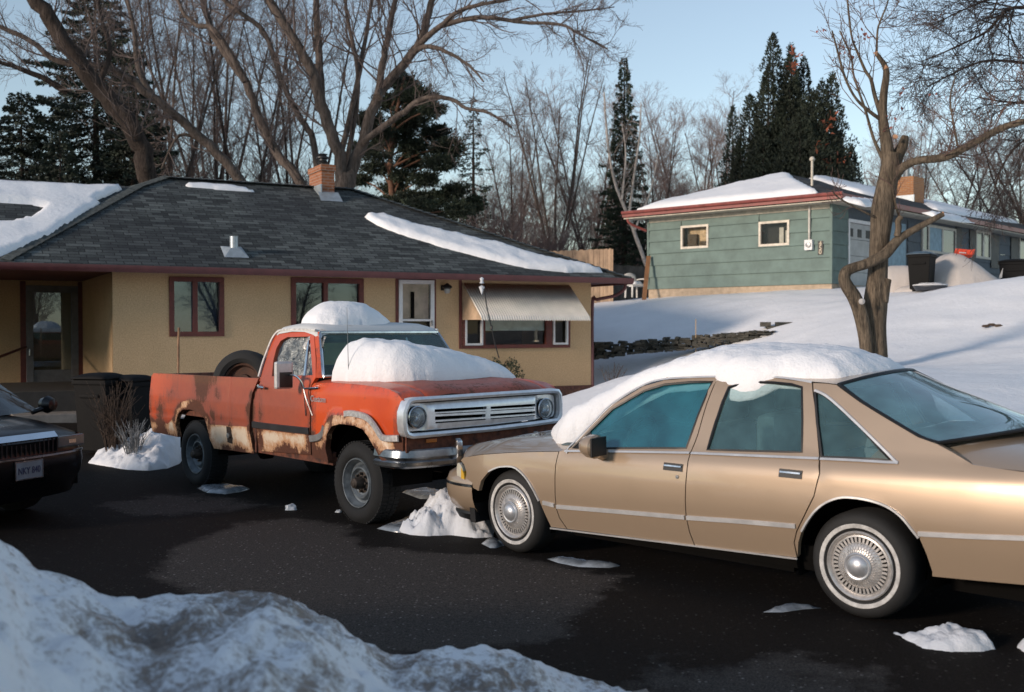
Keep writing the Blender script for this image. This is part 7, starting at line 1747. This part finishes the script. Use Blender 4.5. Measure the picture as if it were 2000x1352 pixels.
P3_, r3 = fm([(1722, 235), (1695, 215), (1670, 190), (1650, 150), (1636, 100), (1625, 60)], [8, 7, 5, 5, 4, 3], 7, -.6); T.sprout(P3_, r3, 7, 1.0, 1, .1, up=.35)
P3_, r3 = fm([(1728, 320), (1706, 270), (1690, 215), (1668, 150), (1662, 110), (1640, 60)], [8, 6, 5, 4, 4, 3], 7, .5); T.sprout(P3_, r3, 7, 1.0, 1, .1, up=.3)
P3_, r3 = fm([(1712, 105), (1714, 60), (1720, 40), (1735, 0), (1742, -50)], [5, 4, 4, 3, 3], 6, .3); T.sprout(P3_, r3, 8, .9, 2, .1, up=.3)
P3_, r3 = fm([(1872, 292), (1862, 240), (1856, 190), (1866, 150)], [5, 4, 3, 3], 6, .3); T.sprout(P3_, r3, 9, .9, 1, .1, up=.3)
P3_, r3 = fm([(1740, 440), (1690, 415), (1640, 388), (1625, 372)], [6, 4, 3, 2], 6, -.6); T.sprout(P3_, r3, 6, .6, 1, .1)
P3_, r3 = fm([(1757, 425), (1748, 395), (1742, 350)], [6, 4, 3], 6, -.3); T.sprout(P3_, r3, 6, .7, 1, .1)
mapl = T.done("lopped_maple_tree", tuple(at(1709, 760, Yf)), "lopped tree with an elbow branch and sawn stubs on the snowy slope", bark("mossy_ridged_bark", (.042, .034, .026), (.18, .14, .10), 11, .14), M("slim_shoots", (.10, .062, .05), .9))
CUT = M("fresh_sawn_wood", (.50, .27, .15), .8)
b0 = np.array(mapl.location)
for (x_, y_, r_, nrm) in ((1841, 419, 5.2, (.9, -.2, .35)), (1711, 104, 4.5, (-.4, -.3, .85)), (1731, 131, 5, (.5, -.5, .6)), (1748, 268, 5, (0, -.9, .4))):
    c = at(x_, y_, Yf - .16); n_ = np.array(nrm) / np.linalg.norm(nrm); u = np.cross(n_, [0, 0, 1.]); u /= np.linalg.norm(u); v = np.cross(n_, u); r = r_ * Yf / FPX
    MB().add([c - b0 + r * (u * math.cos(t) + v * math.sin(t)) + n_ * .02 for t in np.linspace(0, 6.283, 12, endpoint=False)] + [c - b0 - n_ * .06], [tuple(range(12))] + [(i, (i + 1) % 12, 12) for i in range(12)]).build("sawn_stub", CUT, mapl, smooth=0)
m_ = MB(); c = at(1684, 589, Yf - .50)
m_.lathe([(0, -.02), (.05, .0), (.052, .03), (.03, .04), (0, .03)], 14, tuple(c - b0), 'y'); m_.build("sawn_knot", M("grey_knot", (.42, .40, .38), .7), mapl)
rg = np.random.default_rng(23); Cd = []
for (x_, y_, n, s_) in ((1690, 70, 14, 14), (1636, 105, 10, 12), (1605, 60, 4, 8), (1740, 235, 6, 10), (1710, 245, 8, 14), (1668, 150, 6, 12), (1820, 195, 8, 10), (1852, 192, 5, 6), (1797, 240, 6, 8), (1770, 190, 6, 14), (1650, 95, 6, 14)):
    for i in range(n): Cd.append(at(x_ + rg.normal() * s_ * .7, y_ + rg.normal() * s_ * .7, Yf + rg.normal() * .5) - b0)
Cd = np.array(Cd); quads(Cd, rg, .075, rg.normal(size=(len(Cd), 3)) + np.array((0, 0, -.8)), .6).build("dry_leaves", M("dry_red_leaf", (.20, .06, .045), .8, var=.5, vs=9), mapl, smooth=0, fix=False)
# branches of a tree standing outside the frame at the right
T = Tree(88); Yr = 24.0
tb = at(2230, 690, Yr)
for L, w_ in (([(2230, 720), (2225, 500), (2215, 300), (2190, 100), (2160, -80)], [60, 50, 40, 28, 14]),):
    P, rd = T.limb(L3(L, Yr), w_[0] * Yr / FPX / 2, w_[-1] * Yr / FPX / 2, 10)
for L, w0, w1, n_ in (([(2195, 140), (2090, 40), (1980, 15), (1930, 60), (1860, 95), (1800, 120)], 10, 2, 26), ([(2205, 220), (2110, 150), (2010, 125), (1920, 120), (1850, 150), (1810, 170)], 9, 2, 26), ([(2190, 90), (2060, -10), (1950, -5), (1880, 20), (1820, 50)], 8, 2, 26), ([(2210, 300), (2110, 260), (2010, 270), (1960, 320), (1940, 380)], 8, 2, 14), ([(2200, 180), (2080, 190), (1980, 200), (1910, 190)], 8, 2, 22)):
    P, rd = T.limb(L3(L, Yr - .5, -1.0), w0 * Yr / FPX / 2, w1 * Yr / FPX / 2, 6); T.sprout(P, rd, n_, 1.7, 2, .25, up=-.05, droop=.05)
T.done("bare_tree", tuple(tb), "bare tree whose drooping twig laden branches hang into the upper right corner", BARK_D, M("dark_twigs", (.035, .028, .027), .95))

# added, unseen house behind the camera: it keeps the low sun off the drive
nh = empty("sun_blocker_house", (-19.4, -13.9, 0), (0, 0, math.atan2(-.81, .58)), "long two storey house, unseen, added behind the camera to shade the drive", "house")
WN = M("blocker_siding", (.30, .27, .22), .8)
MB().box(-14, 24, -4, 3.4, -.3, 4.7).build("wall", WN, nh, smooth=0)
MB().add([(-14.5, -4.6, 4.6), (24.5, -4.6, 4.6), (24.5, -.3, 6.5), (-14.5, -.3, 6.5), (24.5, 4.0, 4.6), (-14.5, 4.0, 4.6)], [(0, 1, 2, 3), (3, 2, 4, 5), (0, 3, 5), (1, 4, 2)]).build("roof", GSH, nh, smooth=0)
for i in range(7): window(nh, (-11 + i * 5, -9.6 + i * 5, 1.0, 2.2), .08, (), WHITEP, -4.06, -4.01) if False else MB().box(-11 + i * 5, -9.6 + i * 5, 3.4, 3.45, 1.0, 2.2).build("window", M("dark_window", (.03, .035, .04), .1), nh, smooth=0)

for i, (x, y, k, sc) in enumerate(((-52, 2, "d", 1.1), (-56, -9, "c", 1.2), (-48, 12, "c", 1.0), (-60, 20, "d", 1.2), (26, -26, "c", 1.1), (34, -22, "d", 1.1), (20, -34, "d", 1.2), (42, -14, "c", 1.1), (30, -38, "c", 1.2), (48, -28, "d", 1.2))):  # unseen trees, added to be mirrored in window and car glass
    c = copy_tree(PLACED[k], (x, y, .1), i * 1.7, sc, "unseen bare tree behind the camera, added for reflections in the glass"); c["group"] = "trees added for reflections"
